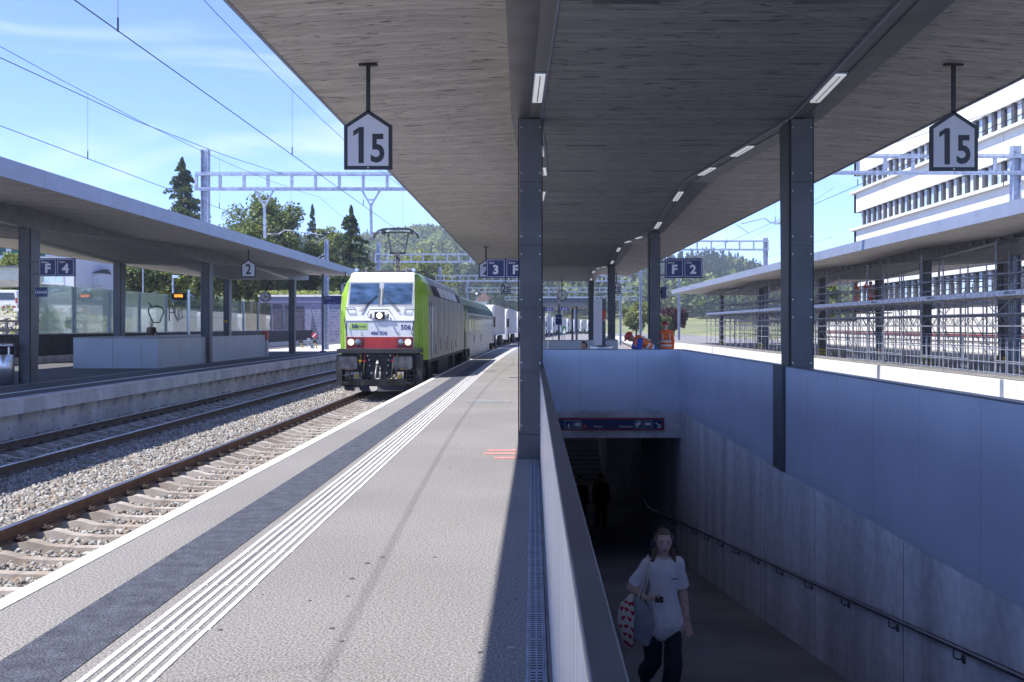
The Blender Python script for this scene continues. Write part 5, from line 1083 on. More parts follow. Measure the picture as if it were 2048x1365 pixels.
# lorries on low wagons
tw = pm('lorry_white', (.72, .72, .74), .35, var=.04); tb_cols = [pm('trailer_grey', (.40, .39, .40), .5, var=.1, scale=1), pm('trailer_white', (.70, .71, .74), .5, var=.07, scale=1), pm('trailer_red', (.50, .05, .04), .5, var=.1), pm('trailer_cream', (.60, .56, .50), .5, var=.08), pm('trailer_rose', (.52, .30, .28), .5, var=.08)]
trgl = pm('lorry_glass', (.02, .03, .04), .1, var=.2)
small = MB(); small.lathe([(.18, -.06), (.18, .06)], n=14, axis='x'); smm = small.mesh('wheel', ldark)
tyre = MB(); tyre.lathe([(.3, -.14), (.48, -.13), (.5, 0), (.48, .13), (.3, .14)], n=18, axis='x'); tym = tyre.mesh('wheel', rubber, True)
def wagon_proto():
    R = thing('low_wagon', 'x', 'wagon'); R['local'] = True
    m = MB(); m.box(-1.3, 1.3, .3, 18.6, .36, .46)
    m.build('floor', ldark, R)
    for s_ in (-1, 1):
        m = MB(); m.box(s_ * 1.32 - .06, s_ * 1.32 + .06, .3, 18.6, .36, .62)
        for k in range(16): m.box(s_ * 1.39 - .02, s_ * 1.39 + .02, .6 + k * 1.13, .75 + k * 1.13, .36, .66)
        m.build('side_sill', pm('wagon_rust', (.10, .08, .07), .8, var=.3, scale=3) if 'wagon_rust' not in MATS else MATS['wagon_rust'], R)
    for y in (1.2, 2.2, 3.2, 4.2, 14.7, 15.7, 16.7, 17.7):
        for s_ in (-1, 1): inst('wheel', smm, R, (s_ * .75, y, .18))
    return R
def lorry_proto():
    R = thing('lorry', 'x', 'lorry'); R['local'] = True; z0 = .46
    m = MB(); m.prism([(.6, z0 + .45), (.45, z0 + .5), (.45, z0 + 1.6), (.75, z0 + 2.9), (1.0, z0 + 3.25), (2.6, z0 + 3.45), (2.6, z0 + .45)], 'x', -1.22, 1.22); m.build('cab', tw, R, bevel=.06)
    m = MB(); m.quad((-1.1, .49, z0 + 1.62), (1.1, .49, z0 + 1.62), (1.05, .76, z0 + 2.7), (-1.05, .76, z0 + 2.7)); m.build('windscreen', trgl, R)
    for s_ in (-1, 1): m = MB(); m.box(s_ * 1.225 - .01, s_ * 1.225 + .01, .9, 1.75, z0 + 1.6, z0 + 2.5); m.build('cab_window', trgl, R); m = MB(); m.box(s_ * 1.38 - .1, s_ * 1.38 + .1, .5, .62, z0 + 1.7, z0 + 2.5); m.build('mirror', black, R)
    m = MB(); m.box(-.45, .45, .7, 16, z0 + .75, z0 + 1.0); m.build('chassis', ldark, R)
    m = MB(); m.box(-1.27, 1.27, 3.0, 16.4, z0 + 1.05, z0 + 3.5); m.build('trailer', tb_cols[0], R, bevel=.03)
    m = MB()
    for s_ in (-1, 1): m.box(s_ * 1.275 - .006, s_ * 1.275 + .006, 3.05, 16.35, z0 + 1.05, z0 + 1.25)
    m.build('trailer_rail', galv, R)
    for y in (1.7, 5.0, 11.2, 12.5, 13.8):
        for s_ in (-1, 1): inst('wheel', tym, R, (s_ * 1.05, y, z0 + .5))
    return R
wp, lp = wagon_proto(), lorry_proto()
where = ['grey box trailer directly behind the silver coach', 'white box trailer second behind the coach', 'red lorry trailer third behind the coach', 'cream box trailer fourth behind the coach', 'white trailer fifth behind the coach', 'grey trailer sixth behind the coach', 'white trailer seventh behind the coach', 'cream trailer seen under the shelter roof', 'white trailer seen past the poster stand', 'grey trailer seen past the green triangle board', 'rose trailer seen beside the canopy column', 'white trailer at the far bend of the line']
cidx = [0, 1, 2, 3, 1, 0, 1, 3, 1, 3, 4, 1]
for i in range(12):
    Y0 = Lc + 26.7 + i * 18.9
    for proto, lb in ((wp, 'low flat wagon carrying the ' + where[i]), (lp, 'lorry with the ' + where[i])):
        R = proto if i == 0 else copy_tree(proto)
        a, b = T3 + curve(Y0), T3 + curve(Y0 + 18.9); R.location = (a, Y0, -.53); R.rotation_euler = (0, 0, -math.atan2(b - a, 18.9))
        tag(R, lb, 'wagon' if proto is wp else 'lorry', 'low wagons of the freight train' if proto is wp else 'lorries riding on the freight train')
        if proto is lp:
            for ch in R.children:
                if ch.name.startswith('trailer') and 'rail' not in ch.name:
                    ch.material_slots[0].link = 'OBJECT'; ch.material_slots[0].material = tb_cols[cidx[i]]
# ================================================================ BUILDINGS
bwhite = pm('render_white', (.66, .65, .62), .85, var=.04, scale=.4, coord='Position'); bshade = pm('soffit_cream', (.60, .55, .47), .8, var=.04)
bglass = pm('office_glass', (.44, .56, .70), .08, var=.25, scale=.5, coord='Position', spec=.9); bframe = pm('office_frame', (.065, .063, .066), .5, var=.1)
off = thing('office_building', 'large white office block with dark-framed ribbon windows beyond the building site', 'building', (31, 60, 0))
XO, YO0, YO1 = 31.0, 22.0, 98.0
MB().box(XO + .55, XO + 26, YO0, YO1 - .6, 0, 18.6).build('core', bframe, off)
rowsz = [(4.05, 5.5), (7.6, 9.05), (11.15, 12.6), (14.7, 16.15)]
prev = 0.
for k, (za, zb) in enumerate(rowsz + [(19.2, 19.3)]):
    MB().box(XO, XO + .6, YO0, YO1, prev, za - .28).build('wall_band', bwhite, off); MB().box(XO + .0, XO + 26, YO1 - .6, YO1 + .003, prev, za - .28).build('end_band', bwhite, off)
    MB().box(XO - .32, XO + .55, YO0, YO1 + .5, za - .276, za - .05).build('ledge', bwhite, off); MB().box(XO - .1, XO + .5, YO0, YO1 + .2, za - .32, za - .28).build('ledge_underside', bshade, off)
    prev = zb + .02
wn = MB(); wn.box(.30, .34, .06, .95, 0, 1.42); wnm = wn.mesh('window', bglass)
bl_ = MB(); bl_.box(.285, .297, .07, .94, -1, 0); blm = bl_.mesh('blind', pm('blind_grey', (.50, .53, .57), .7, var=.1, scale=2, coord='Position'))
ml = MB(); ml.box(.12, .45, -.33, .055, 0, 1.455); mlm = ml.mesh('mullion', bframe)
for (za, zb) in rowsz:
    n = 34
    for i in range(n):
        y = YO1 - .75 - (i + 1) * 1.42; inst('window', wnm, off, (XO, y, za)); bh = random.choice((0, 0, .3, .55, .8, 1.35)); bh and inst('blind', blm, off, (XO, y, za + 1.42), scale=(1, 1, bh)); inst('mullion', mlm, off, (XO, y, za))
    MB().box(XO + .3, XO + .34, YO0, y - .2, za, zb).build('ribbon_glazing', bglass, off)
jo = pm('joint_grey', (.5, .5, .5), .8)
for z0, z1 in ((12.8, 14.3), (16.4, 18.8), (9.3, 10.75)):
    for y in (66, 74, 82, 90): MB().box(XO - .003, XO + .01, y, y + .03, z0, z1).build('wall_joint', jo, off)
shg = pm('shutter_green', (.03, .10, .075), .6, var=.1); roofd = pm('roof_dark', (.06, .055, .055), .7, var=.2, scale=2)
bw2 = pm('house_white', (.62, .64, .72), .85, var=.05, scale=.4, coord='Position')
def house_window(R, x0, x1, y, z0, z1, shutters=True, mull=2):
    f = MB().box(x0 - .08, x1 + .08, y - .05, y + .02, z0 - .08, z1 + .08).build('window', bwhite, R)
    for k in range(mull):
        w = (x1 - x0) / mull; MB().box(x0 + k * w + .05, x0 + (k + 1) * w - .05, y - .06, y - .045, z0 + .04, z1 - .04).build('pane', bglass, f)
    MB().box(x0 - .15, x1 + .15, y - .16, y, z0 - .18, z0 - .09).build('sill', concrete_l, f)
    if shutters:
        for a, b in ((x0 - .72, x0 - .1), (x1 + .1, x1 + .72)): MB().box(a, b, y - .09, y - .01, z0 - .05, z1 + .05).build('shutter', shg, R)
h1 = thing('shuttered_house', 'white house with dark green shutters beyond the noise barrier', 'house', (-50, 95, 2.9)); Y1 = 95
MB().box(-66, px(149, Y1), Y1, Y1 + 11, 2.5, 10).build('wall', bw2, h1)
m = MB(); m.prism([(-67, 10), (px(149, Y1) + .6, 10), (-53, 12)], 'y', Y1 - .6, Y1 + 11.6); m.build('roof', roofd, h1)
house_window(h1, px(93, Y1), px(115, Y1), Y1, pz(512, Y1), pz(497, Y1)); house_window(h1, px(14, Y1), px(28, Y1) - .3, Y1, pz(510, Y1), pz(480, Y1)); house_window(h1, px(85, Y1), px(126, Y1), Y1, pz(567, Y1), pz(552, Y1), False, 3); house_window(h1, px(-70, Y1), px(-45, Y1), Y1, pz(512, Y1), pz(490, Y1));
MB().box(px(25, Y1), px(37, Y1), Y1 - 1.2, Y1, pz(524, Y1), pz(521, Y1)).build('balcony_slab', concrete_l, h1)
for k in range(8): x = px(25.5, Y1) + k * .075; m = MB(); m.tube((x, Y1 - 1.15, pz(521, Y1)), (x, Y1 - 1.15, pz(505, Y1)), .02, 4); m.build('baluster', shg, h1)
MB().box(px(149, Y1), px(151, Y1), Y1 - .1, Y1, 2.5, 10).build('downpipe', roofd, h1)
h2 = thing('bay_house', 'plain white house with a small roofed bay beyond the noise barrier', 'house', (-43, 101, 2.9)); Y2 = 101
MB().box(px(150, Y2), px(233, Y2), Y2, Y2 + 10, 2.5, 9.5).build('wall', bw2, h2); MB().box(px(150, Y2) - .5, px(233, Y2) + .5, Y2 - .5, Y2 + 10.5, 9.5, 9.9).build('roof', roofd, h2)
m = MB(); m.box(px(159, 99), px(205, 99), 99, 101, 2.5, pz(547, 99)); by = m.build('bay', bw2, h2); m = MB(); m.hexa([(px(158, 99), 98.8, pz(547, 99)), (px(206, 99), 98.8, pz(547, 99)), (px(206, 99), 101, pz(547, 99)), (px(158, 99), 101, pz(547, 99))], [(px(160, 99), 99, pz(545, 99)), (px(204, 99), 99, pz(545, 99)), (px(200, 99), 101, pz(537, 99)), (px(162, 99), 101, pz(537, 99))]); m.build('bay_roof', roofd, by)
house_window(h2, px(191, 98.99), px(201, 98.99), 98.99, pz(569, 99), pz(552, 99), False); house_window(h2, px(152, Y2), px(157, Y2), Y2, pz(571, Y2), pz(541, Y2), False, 1)
for k in range(3): house_window(h2, px(158 + k * 7, Y2), px(162 + k * 7, Y2), Y2, pz(518, Y2), pz(512, Y2), False, 1)
h3 = thing('grey_house', 'blue grey house half hidden by trees beyond the noise barrier', 'house', (-44, 125, 3)); MB().box(px(236, 125), px(338, 125), 125, 135, 2.5, 9).build('wall', pm('house_blue', (.36, .40, .50), .8, var=.05), h3); m = MB(); m.prism([(px(232, 125), 9), (px(342, 125), 9), (px(287, 125), 12)], 'y', 124.5, 135.5); m.build('roof', roofd, h3); house_window(h3, px(296, 125), px(304, 125), 125, 6.5, 8, False)
# low violet pavilion with perforated wall and planted roof
pv = thing('pavilion', 'low violet grey pavilion with a perforated wall and a grassy roof', 'building', (-22, 98, 0)); YP = 98
viol = pm('violet_panel', (.20, .20, .30), .6, var=.06, scale=.8, coord='Position')
MB().box(px(520, YP), px(720, YP), YP + .3, YP + 9, 0, 4.2).build('core', viol, pv); MB().box(px(518, YP), px(722, YP), YP + .05, YP + 9.3, pz(606, YP), pz(594, YP)).build('fascia', pm('violet_fascia', (.15, .155, .26), .5, var=.04), pv); MB().box(px(516, YP), px(724, YP), YP - .05, YP + 9.4, pz(594, YP), pz(590, YP)).build('roof_edge', bwhite, pv)
for i in range(10):
    x0_, x1_ = px(520 + i * 20, YP), px(540 + i * 20, YP); pn = MB().box(x0_ + .01, x1_ - .01, YP + .2, YP + .299, .1, pz(606, YP) - .01).build('wall_panel', viol, pv)
    m = MB()
    for k in range(44):
        x = random.choice([x0_ + .1 + j * .165 for j in range(5)]); z = .35 + .28 * random.randrange(12); m.lathe([(.055, YP + .195), (.055, YP + .199)], (x, 0, z), 8, 'y')
    stuff(m.build('perforation', black, pn))
m = MB(); m.add([(px(620, YP), YP + .19, .2), (px(639, YP), YP + .19, .2), (px(623, YP), YP + .19, 3.1)], [(0, 1, 2)]); m.build('painted_triangle', pm('slate_paint', (.07, .085, .13), .6), pv)
# vehicles and street things behind the barrier
van = thing('parked_van', 'white van with red and white rear stripes seen from behind', 'van', (px(13, 85), 85, 2.75)); xv, zv, yv = px(13, 85), pz(627, 85), 85
m = MB(); m.prism([(xv - .95, zv + .35), (xv + .95, zv + .35), (xv + .97, zv + 1.1), (xv + .82, zv + 1.85), (xv + .7, zv + 1.95), (xv - .7, zv + 1.95), (xv - .82, zv + 1.85), (xv - .97, zv + 1.1)], 'y', yv, yv + 4.6); m.build('body', tw, van, bevel=.05)
m = MB(); m.prism([(xv - .72, zv + 1.12), (xv + .72, zv + 1.12), (xv + .62, zv + 1.72), (xv - .62, zv + 1.72)], 'y', yv - .02, yv + .01); m.build('rear_window', trgl, van)
for s_ in (-1, 1):
    MB().box(xv + s_ * .84 - .08, xv + s_ * .84 + .08, yv - .03, yv + .02, zv + .85, zv + 1.3).build('tail_light', signred, van)
    for y in (yv + .8, yv + 3.7): o = inst('wheel', tym, van, (xv + s_ * .8, y, zv + .33)); o.scale = (.75, .66, .66)
for k in range(4): MB().box(xv - .9 + k * .46, xv - .62 + k * .46, yv - .025, yv + .01, zv + .42, zv + .62).build('stripe', signred, van)
MB().box(xv - .26, xv + .26, yv - .03, yv, zv + .72, zv + .84).build('number_plate', signwhite, van)
car2 = pm('car_blue', (.2, .24, .3), .3)
br = thing('road_barrier', 'red and white striped road barrier behind the striped glass', 'barrier', (-32, 68, 2))
for k in range(12): MB().box(-34.8 + k * .42, -34.8 + (k + 1) * .42 - .004, 68, 68.06, pz(623, 68), pz(616, 68)).build('stripe_board', signred if k % 2 else signwhite, br)
for x in (-34.6, -32.2, -30): MB().box(x, x + .08, 68.07, 68.15, .8, pz(616, 68)).build('post', galv, br)
fb = thing('footbridge', 'beige slab footbridge above the white van', 'bridge', (-35, 60, 2)); MB().box(-46, px(39, 60), 60, 63, pz(560, 60), pz(535, 60)).build('parapet', pm('beige_slab', (.52, .52, .44), .8, var=.06), fb); MB().box(-46, px(41, 60), 59.8, 63.3, pz(535, 60), pz(532, 60)).build('coping', darkside, fb); m = MB(); m.hexa([(-46, 60.5, pz(572, 60)), (px(25, 60), 60.5, pz(572, 60)), (px(25, 60), 62.5, pz(572, 60)), (-46, 62.5, pz(572, 60))], [(-46, 60, pz(560, 60)), (px(39, 60), 60, pz(560, 60)), (px(39, 60), 63, pz(560, 60)), (-46, 63, pz(560, 60))]); m.build('deck', concrete_l, fb); MB().box(-40, -39, 61, 62, .5, 4.2).build('pier', concrete_l, fb)
ct = thing('site_container', 'long white site container behind the graffitied glass', 'container', (-25, 72, .5))
for k in range(5): MB().box(-26, -23.4, 66 + k * 3, 68.96 + k * 3, .2, 2.95).build('side_panel', bwhite, ct)
for z in (1.2, 2.3): MB().box(-23.39, -23.36, 66, 81, z, z + .07).build('trim_stripe', signred if z < 2 else darkside, ct)
bk = thing('bicycle', 'parked bicycle behind the dark corrugated wall', 'bicycle', (px(24, 55), 55, 0)); xb0, zb0 = px(24, 55), pz(672, 55)
for dx in (-.5, .5):
    m = MB(); m.path([(xb0 + dx + .33 * cos(t), 55, zb0 + .34 + .33 * sin(t)) for t in np.linspace(0, 2 * pi, 25)], .018, 5); m.build('wheel', rubber, bk)
m = MB(); f_ = [(-.5, .34), (-.05, .36), (.12, .85), (-.2, .82), (-.05, .36)]; m.path([(xb0 + a, 55, zb0 + b) for a, b in f_], .02, 5); m.path([(xb0 + .5, 55, zb0 + .34), (xb0 + .32, 55, zb0 + .95), (xb0 + .2, 55, zb0 + 1.0)], .018, 5); m.path([(xb0 + .34, 55, zb0 + .85), (xb0 - .05, 55, zb0 + .36)], .02, 5); m.path([(xb0 - .5, 55, zb0 + .34), (xb0 - .2, 55, zb0 + .85)], .015, 5); m.build('frame', lblue, bk)
MB().box(xb0 - .33, xb0 - .1, 54.94, 55.06, zb0 + .9, zb0 + .95).build('saddle', black, bk); m = MB(); m.tube((xb0 + .25, 54.75, zb0 + 1.0), (xb0 + .25, 55.25, zb0 + 1.0), .015, 6); m.build('handlebar', black, bk)
rl = thing('wooden_railing', 'grey wooden railing along the bank behind the barrier', 'railing', (-27, 50, 1))
for k in range(8): MB().box(-27.06, -26.94, 40 + k * 3, 40.12 + k * 3, -.3, 2.1 ).build('post', darkside, rl)
for z in (1.9, 1.45): MB().box(-26.95, -26.88, 40, 61.2, z, z + .12).build('rail', pm('old_wood', (.16, .14, .12), .8) if 'old_wood' not in MATS else MATS['old_wood'], rl)
sl_ = thing('street_lamp', 'slim street lamp behind the glass barrier', 'street lamp', (px(286, 75), 75, 1)); m = MB(); m.path([(px(286, 75), 75, .5), (px(286, 75), 75, pz(536, 75))], .05, 6); m.build('pole', galv, sl_); MB().box(px(284, 75), px(297, 75), 74.9, 75.2, pz(536, 75), pz(533, 75)).build('head', inox, sl_)
sl2 = thing('security_camera_pole', 'grey pole with a camera above the orange display', 'pole', (px(346, 70), 70, 1)); m = MB(); m.tube((px(346, 70), 70, .5), (px(346, 70), 70, pz(550, 70)), .07, 8); m.build('pole', galv, sl2); MB().box(px(346, 70), px(356, 70), 69.9, 70.2, pz(556, 70), pz(551, 70)).build('camera', inox, sl2)
# ================================================================ VEGETATION
leaf_d = leafmat('leaf_dark', (.075, .105, .045)); leaf_m = leafmat('leaf_mid', (.145, .175, .07)); leaf_l = leafmat('leaf_light', (.235, .27, .10)); leaf_y = leafmat('leaf_pale', (.26, .27, .12)); leaf_r = leafmat('leaf_red', (.07, .022, .03)); needle = leafmat('needle', (.065, .09, .055)); bark = pm('bark', (.09, .07, .05), .9, var=.3, scale=4)
def leaves(P, s, rg_, flat=.0):
    n = len(P); q = np.array([(-.5, -.35, 0), (.5, -.35, .08), (.5, .35, 0), (-.5, .35, .08)])
    return scatter(q, np.array([(0, 1, 2, 3)]), P, np.repeat(np.asarray(s).reshape(-1, 1), 3, 1), rg_)
def tree(nm, label, x, y, z, h, r, kind, mats, n=5000, ls=.42, seed=1, group=None):
    n = int(n * 2.7)
    rg_ = np.random.default_rng(seed); R = thing(nm, label, 'tree', (x, y, z), group)
    if kind == 'conifer':
        t = rg_.uniform(0.06, 1, n) ** 1.15; br_ = rg_.integers(0, 240, n); bt_ = np.sort(rg_.uniform(.05, .995, 240) ** 1.12); ba_ = rg_.uniform(0, 2 * pi, 240); bl2 = rg_.uniform(.5, 1.12, 240); lay = bt_[br_] + rg_.normal(0, .006, n); lay = np.clip(lay, .03, .999); rad = r * (1 - lay) ** .82 * bl2[br_]
        az = ba_[br_] + rg_.normal(0, .16, n); f = rg_.uniform(.0, 1, n) ** .6
        P = np.stack([x + np.cos(az) * rad * f, y + np.sin(az) * rad * f, z + h * lay - .22 * rad * f * f + rg_.normal(0, .06, n)], 1); S = ls * rg_.uniform(.6, 1.3, n) * (1.1 - .45 * lay)
        m = MB(); m.tube((x, y, z), (x, y, z + h), .016 * h, 8, .01); m.build('trunk', bark, R)
    else:
        nc = 46; C = rg_.normal(0, 1, (nc, 3)); C /= np.linalg.norm(C, axis=1)[:, None]; C *= rg_.uniform(.35, .92, (nc, 1)); C[:, 2] = np.maximum(C[:, 2], -.75)
        cr = h * .36 if kind == 'round' else h * .44; C = C * np.array([r, r, cr]) + np.array([x, y, z + h - cr]); k = rg_.integers(0, nc, n); d = rg_.normal(0, 1, (n, 3)); d /= np.linalg.norm(d, axis=1)[:, None]
        P = C[k] + d * (rg_.uniform(.4, 1.05, (n, 1)) * r * .30 * rg_.uniform(.75, 1.3, nc)[k][:, None]); S = ls * rg_.uniform(.6, 1.3, n)
        if kind == 'weeping': P[:, 2] -= rg_.uniform(0, .22, n) * h * (np.hypot(P[:, 0] - x, P[:, 1] - y) / r)
        m = MB(); m.path([(x, y, z), (x + .1, y, z + h * .3), (x - .05, y + .1, z + h * .75)], [.028 * h, .02 * h, .006 * h], 8); m.build('trunk', bark, R)
        for i in range(6):
            c = C[i * 7]; m = MB(); m.path([(x, y, z + h * (.25 + .06 * i)), ((x + c[0]) / 2, (y + c[1]) / 2, (z + h * .3 + c[2]) / 2 + .3), tuple(c)], [.012 * h, .008 * h, .003 * h], 5); m.build('limb', bark, R)
    V, Fc = leaves(P, S * .52, rg_); mi = rg_.integers(0, len(mats), n)
    obj('crown', np_mesh('crown', V, Fc, mats, 4, midx=mi), R); return R
def T(nm, label, xp, ytop, Y, wpx, kind, mats, zb=3., n=5000, ls=.45, seed=1):
    zt = pz(ytop, Y); return tree(nm, label, px(xp, Y), Y, zb, zt - zb, wpx * Y / F / 2, kind, mats, n, ls, seed)
T('spruce_tree', 'tall dark spruce beside the gantry mast, rising above the canopy', 365, 316, 118, 250, 'conifer', [needle, leaf_d], 2.5, 7500, .62, 11)
T('maple_tree', 'broad leafy tree behind the ladder gantry', 528, 378, 112, 165, 'round', [leaf_m, leaf_l, leaf_d], 2.5, 9500, .5, 12)
T('slim_conifer', 'slim distant conifer between the broad tree and the spruce', 625, 405, 150, 90, 'conifer', [needle, leaf_d], 0, 2600, .55, 13)
T('young_tree', 'light green tree next to the spruce near the locomotive', 652, 452, 116, 90, 'round', [leaf_m, leaf_l], 1, 5500, .45, 14)
T('spruce_tree', 'dark spruce close to the locomotive pantograph', 702, 414, 108, 215, 'conifer', [needle, leaf_d], 0, 7500, .6, 15)
T('birch_tree', 'pale yellowish weeping tree behind the pantograph', 838, 484, 185, 150, 'weeping', [leaf_y, leaf_m], -.5, 6500, .75, 16)
for i, (xp, yt, Y, w, mt) in enumerate(((285, 505, 92, 80, [leaf_d, leaf_m]), (352, 492, 97, 95, [leaf_m, leaf_l, leaf_d]), (425, 500, 93, 90, [leaf_m, leaf_d]), (478, 505, 104, 85, [leaf_d, leaf_m]), (560, 520, 113, 110, [leaf_d, leaf_m]), (625, 520, 117, 80, [leaf_m, leaf_d]), (20, 560, 92, 70, [leaf_m, leaf_d]), (745, 540, 135, 90, [leaf_d]), (680, 540, 121, 60, [leaf_d, leaf_m]))):
    T('garden_tree', ['dark leafy tree behind the first clear glass panes', 'leafy tree over the orange display', 'leafy tree beside the middle far column', 'dark tree beside the house-shaped 2 sign', 'dark tree rising behind the violet pavilion', 'dense tree over the departure board', 'green bush tree behind the white van', 'dark tree mass at the foot of the hill behind the cab', 'dark tree at the end of the pavilion roof'][i], xp, yt, Y, w, 'round', mt, 2.2 if xp < 500 else .5, 4200, .46, 20 + i)
T('lime_tree', 'rounded light green tree between the far canopy columns', 1272, 604, 165, 62, 'round', [leaf_l, leaf_m, leaf_y], -.7, 3200, .6, 40)
T('copper_beech', 'dark red leafed tree left of the scaffolding', 1347, 616, 170, 52, 'round', [leaf_r], -.5, 3200, .65, 41)
T('garden_tree', 'small green tree in front of the dark red one', 1325, 628, 160, 40, 'round', [leaf_m, leaf_d], -.7, 2000, .5, 42)
T('young_tree', 'light green tree behind the scaffold workers', 1655, 560, 110, 60, 'round', [leaf_l, leaf_m], .5, 2500, .5, 43)
T('garden_tree', 'bush on top of the beige footbridge', 22, 512, 70, 60, 'round', [leaf_l, leaf_m], 4.5, 1800, .3, 44)
def weeds(nm, label, n, x0, x1, y0, y1, h, mt, zf, seed):
    rg_ = np.random.default_rng(seed); X = rg_.uniform(x0, x1, n); Y = rg_.uniform(y0, y1, n); P = np.stack([X, Y, np.array([zf(a, b) for a, b in zip(X, Y)]) + rg_.uniform(0, h, n)], 1)
    V, Fc = leaves(P, rg_.uniform(.1, .3, n), rg_); o = stuff(obj(nm, np_mesh(nm, V, Fc, mt, 4, midx=rg_.integers(0, len(mt), n)))); o['label'] = label; return o
weeds('roof_grass', 'dry grass and herbs on the pavilion roof', 3500, px(518, YP), px(722, YP), YP, YP + 8, .45, [leaf_y, leaf_l], lambda a, b: 4.7, 5)
weeds('bank_weeds', 'weeds growing on the gravel bank behind the barrier', 2200, -44, -23, 45, 90, .5, [leaf_l, leaf_y, leaf_m], lambda a, b: terr(a, b), 6)
# sapling in front of the house
tree('sapling', 'thin young sapling behind the striped glass', px(96, 58), 58, 1.0, pz(608, 58) - 1.0, .45, 'weeping', [leaf_l], 700, .13, 50)
# forest on the hills
rg_ = np.random.default_rng(77); Ps, Ss, Mi = [], [], []
cnt = 0
while cnt < 4300:
    Y = rg_.uniform(400, 930); u = rg_.uniform(600, 1760) if rg_.random() < .9 else rg_.uniform(0, 2100); X = (u - VX) * Y / F
    nn = noise.noise(Vector((X * .008, Y * .006, 3.3)))
    if Y < 620 and nn < -.12: continue
    if Y < 520 and nn < .02: continue
    cnt += 1; zt = terr(X, Y); hh = rg_.uniform(9, 17); rr = rg_.uniform(3., 5.5); con = noise.noise(Vector((X * .006, Y * .004, 9))) + rg_.normal(0, .2) > .12
    k = 88
    if con: t = rg_.uniform(.1, 1, k); a = rg_.uniform(0, 2 * pi, k); rad = rr * .75 * (1 - t) * rg_.uniform(.5, 1, k); p = np.stack([X + rad * np.cos(a), Y + rad * np.sin(a), zt + t * hh * 1.15], 1)
    else: d = rg_.normal(0, 1, (k, 3)); d /= np.linalg.norm(d, axis=1)[:, None]; p = d * np.array([rr, rr, hh * .42]) * rg_.uniform(.75, 1, (k, 1)) + np.array([X, Y, zt + hh * .55])
    Ps.append(p); Ss.append(rg_.uniform(.9, 2.0, k) * (.85 if con else 1)); Mi.append(np.full(k, 0 if con else rg_.integers(1, 4)))
V, Fc = leaves(np.concatenate(Ps), np.concatenate(Ss), rg_)
fo = stuff(obj('hillside_forest', np_mesh('hillside_forest', V, Fc, [needle, leaf_d, leaf_m, leaf_l], 4, midx=np.concatenate(Mi)))); fo['label'] = 'mixed forest covering the hills behind the station'
# far houses on the slope
for i, (xp, y, Y, w, c) in enumerate(((1095, 588, 420, 9, bwhite), (790, 552, 520, 12, bw2), (1108, 560, 560, 8, bw2), (968, 600, 400, 7, bwhite))):
    X = px(xp, Y); z = terr(X, Y) - 1; R = thing('hillside_house', ['white house on the slope seen past the clock mast', 'pale house under the wood behind the pantograph', 'small pale house high on the slope', 'white house on the meadow above the lorries'][i], 'house', (X, Y, z)); MB().box(X - w / 2, X + w / 2, Y, Y + 8, z, z + 6.5).build('wall', c, R); m = MB(); m.prism([(X - w / 2 - .6, z + 6.4), (X + w / 2 + .6, z + 6.4), (X, z + 10)], 'y', Y - .5, Y + 8.5); m.build('roof', pm('tile_roof', (.22, .12, .09), .8) if 'tile_roof' not in MATS else MATS['tile_roof'], R)
    for k in (-.25, .25): MB().box(X + k * w - .5, X + k * w + .5, Y - .05, Y, z + 3, z + 4.6).build('window', trgl, R)
# ================================================================ PEOPLE
skin_a = pm('skin', (.56, .38, .32), .5, var=.08, scale=14); skin_b = pm('skin_tanned', (.36, .20, .14), .5, var=.08, scale=14)
hair_lb = pm('hair_light_brown', (.13, .085, .055), .5, var=.4, scale=30, stretch=(4, 4, .6)); hair_d = pm('hair_dark', (.02, .016, .014), .5, var=.3, scale=30); hair_w = pm('hair_white', (.6, .58, .55), .6, var=.2, scale=30)
tee = pm('white_tee', (.74, .73, .76), .85, var=.08, scale=7, bump=.6, bscale=9); navy = pm('navy_trousers', (.016, .02, .038), .85, var=.2, scale=8, bump=.5, bscale=9); blackcloth = pm('black_cloth', (.018, .018, .021), .85, var=.3, scale=9, bump=.5, bscale=9)
orange = pm('hi_vis_orange', (.85, .16, .03), .75, var=.1, scale=9, bump=.5, bscale=12); reflect = pm('reflective_tape', (.62, .62, .62), .4, var=.05); blueshirt = pm('blue_shirt', (.03, .09, .38), .8, var=.12, scale=9); helmet_r = pm('helmet_red', (.42, .045, .03), .35, var=.05)
eyew = pm('eye_white', (.6, .58, .56), .3); eyed = pm('eye_iris', (.05, .06, .07), .2); lipm = pm('lips', (.34, .12, .11), .5); browm = pm('brow', (.09, .06, .045), .7); shoem = pm('shoe', (.03, .03, .032), .6)
def evalmesh(o):
    dg = bpy.context.evaluated_depsgraph_get(); me = bpy.data.meshes.new_from_object(o.evaluated_get(dg)); bpy.data.objects.remove(o); return me
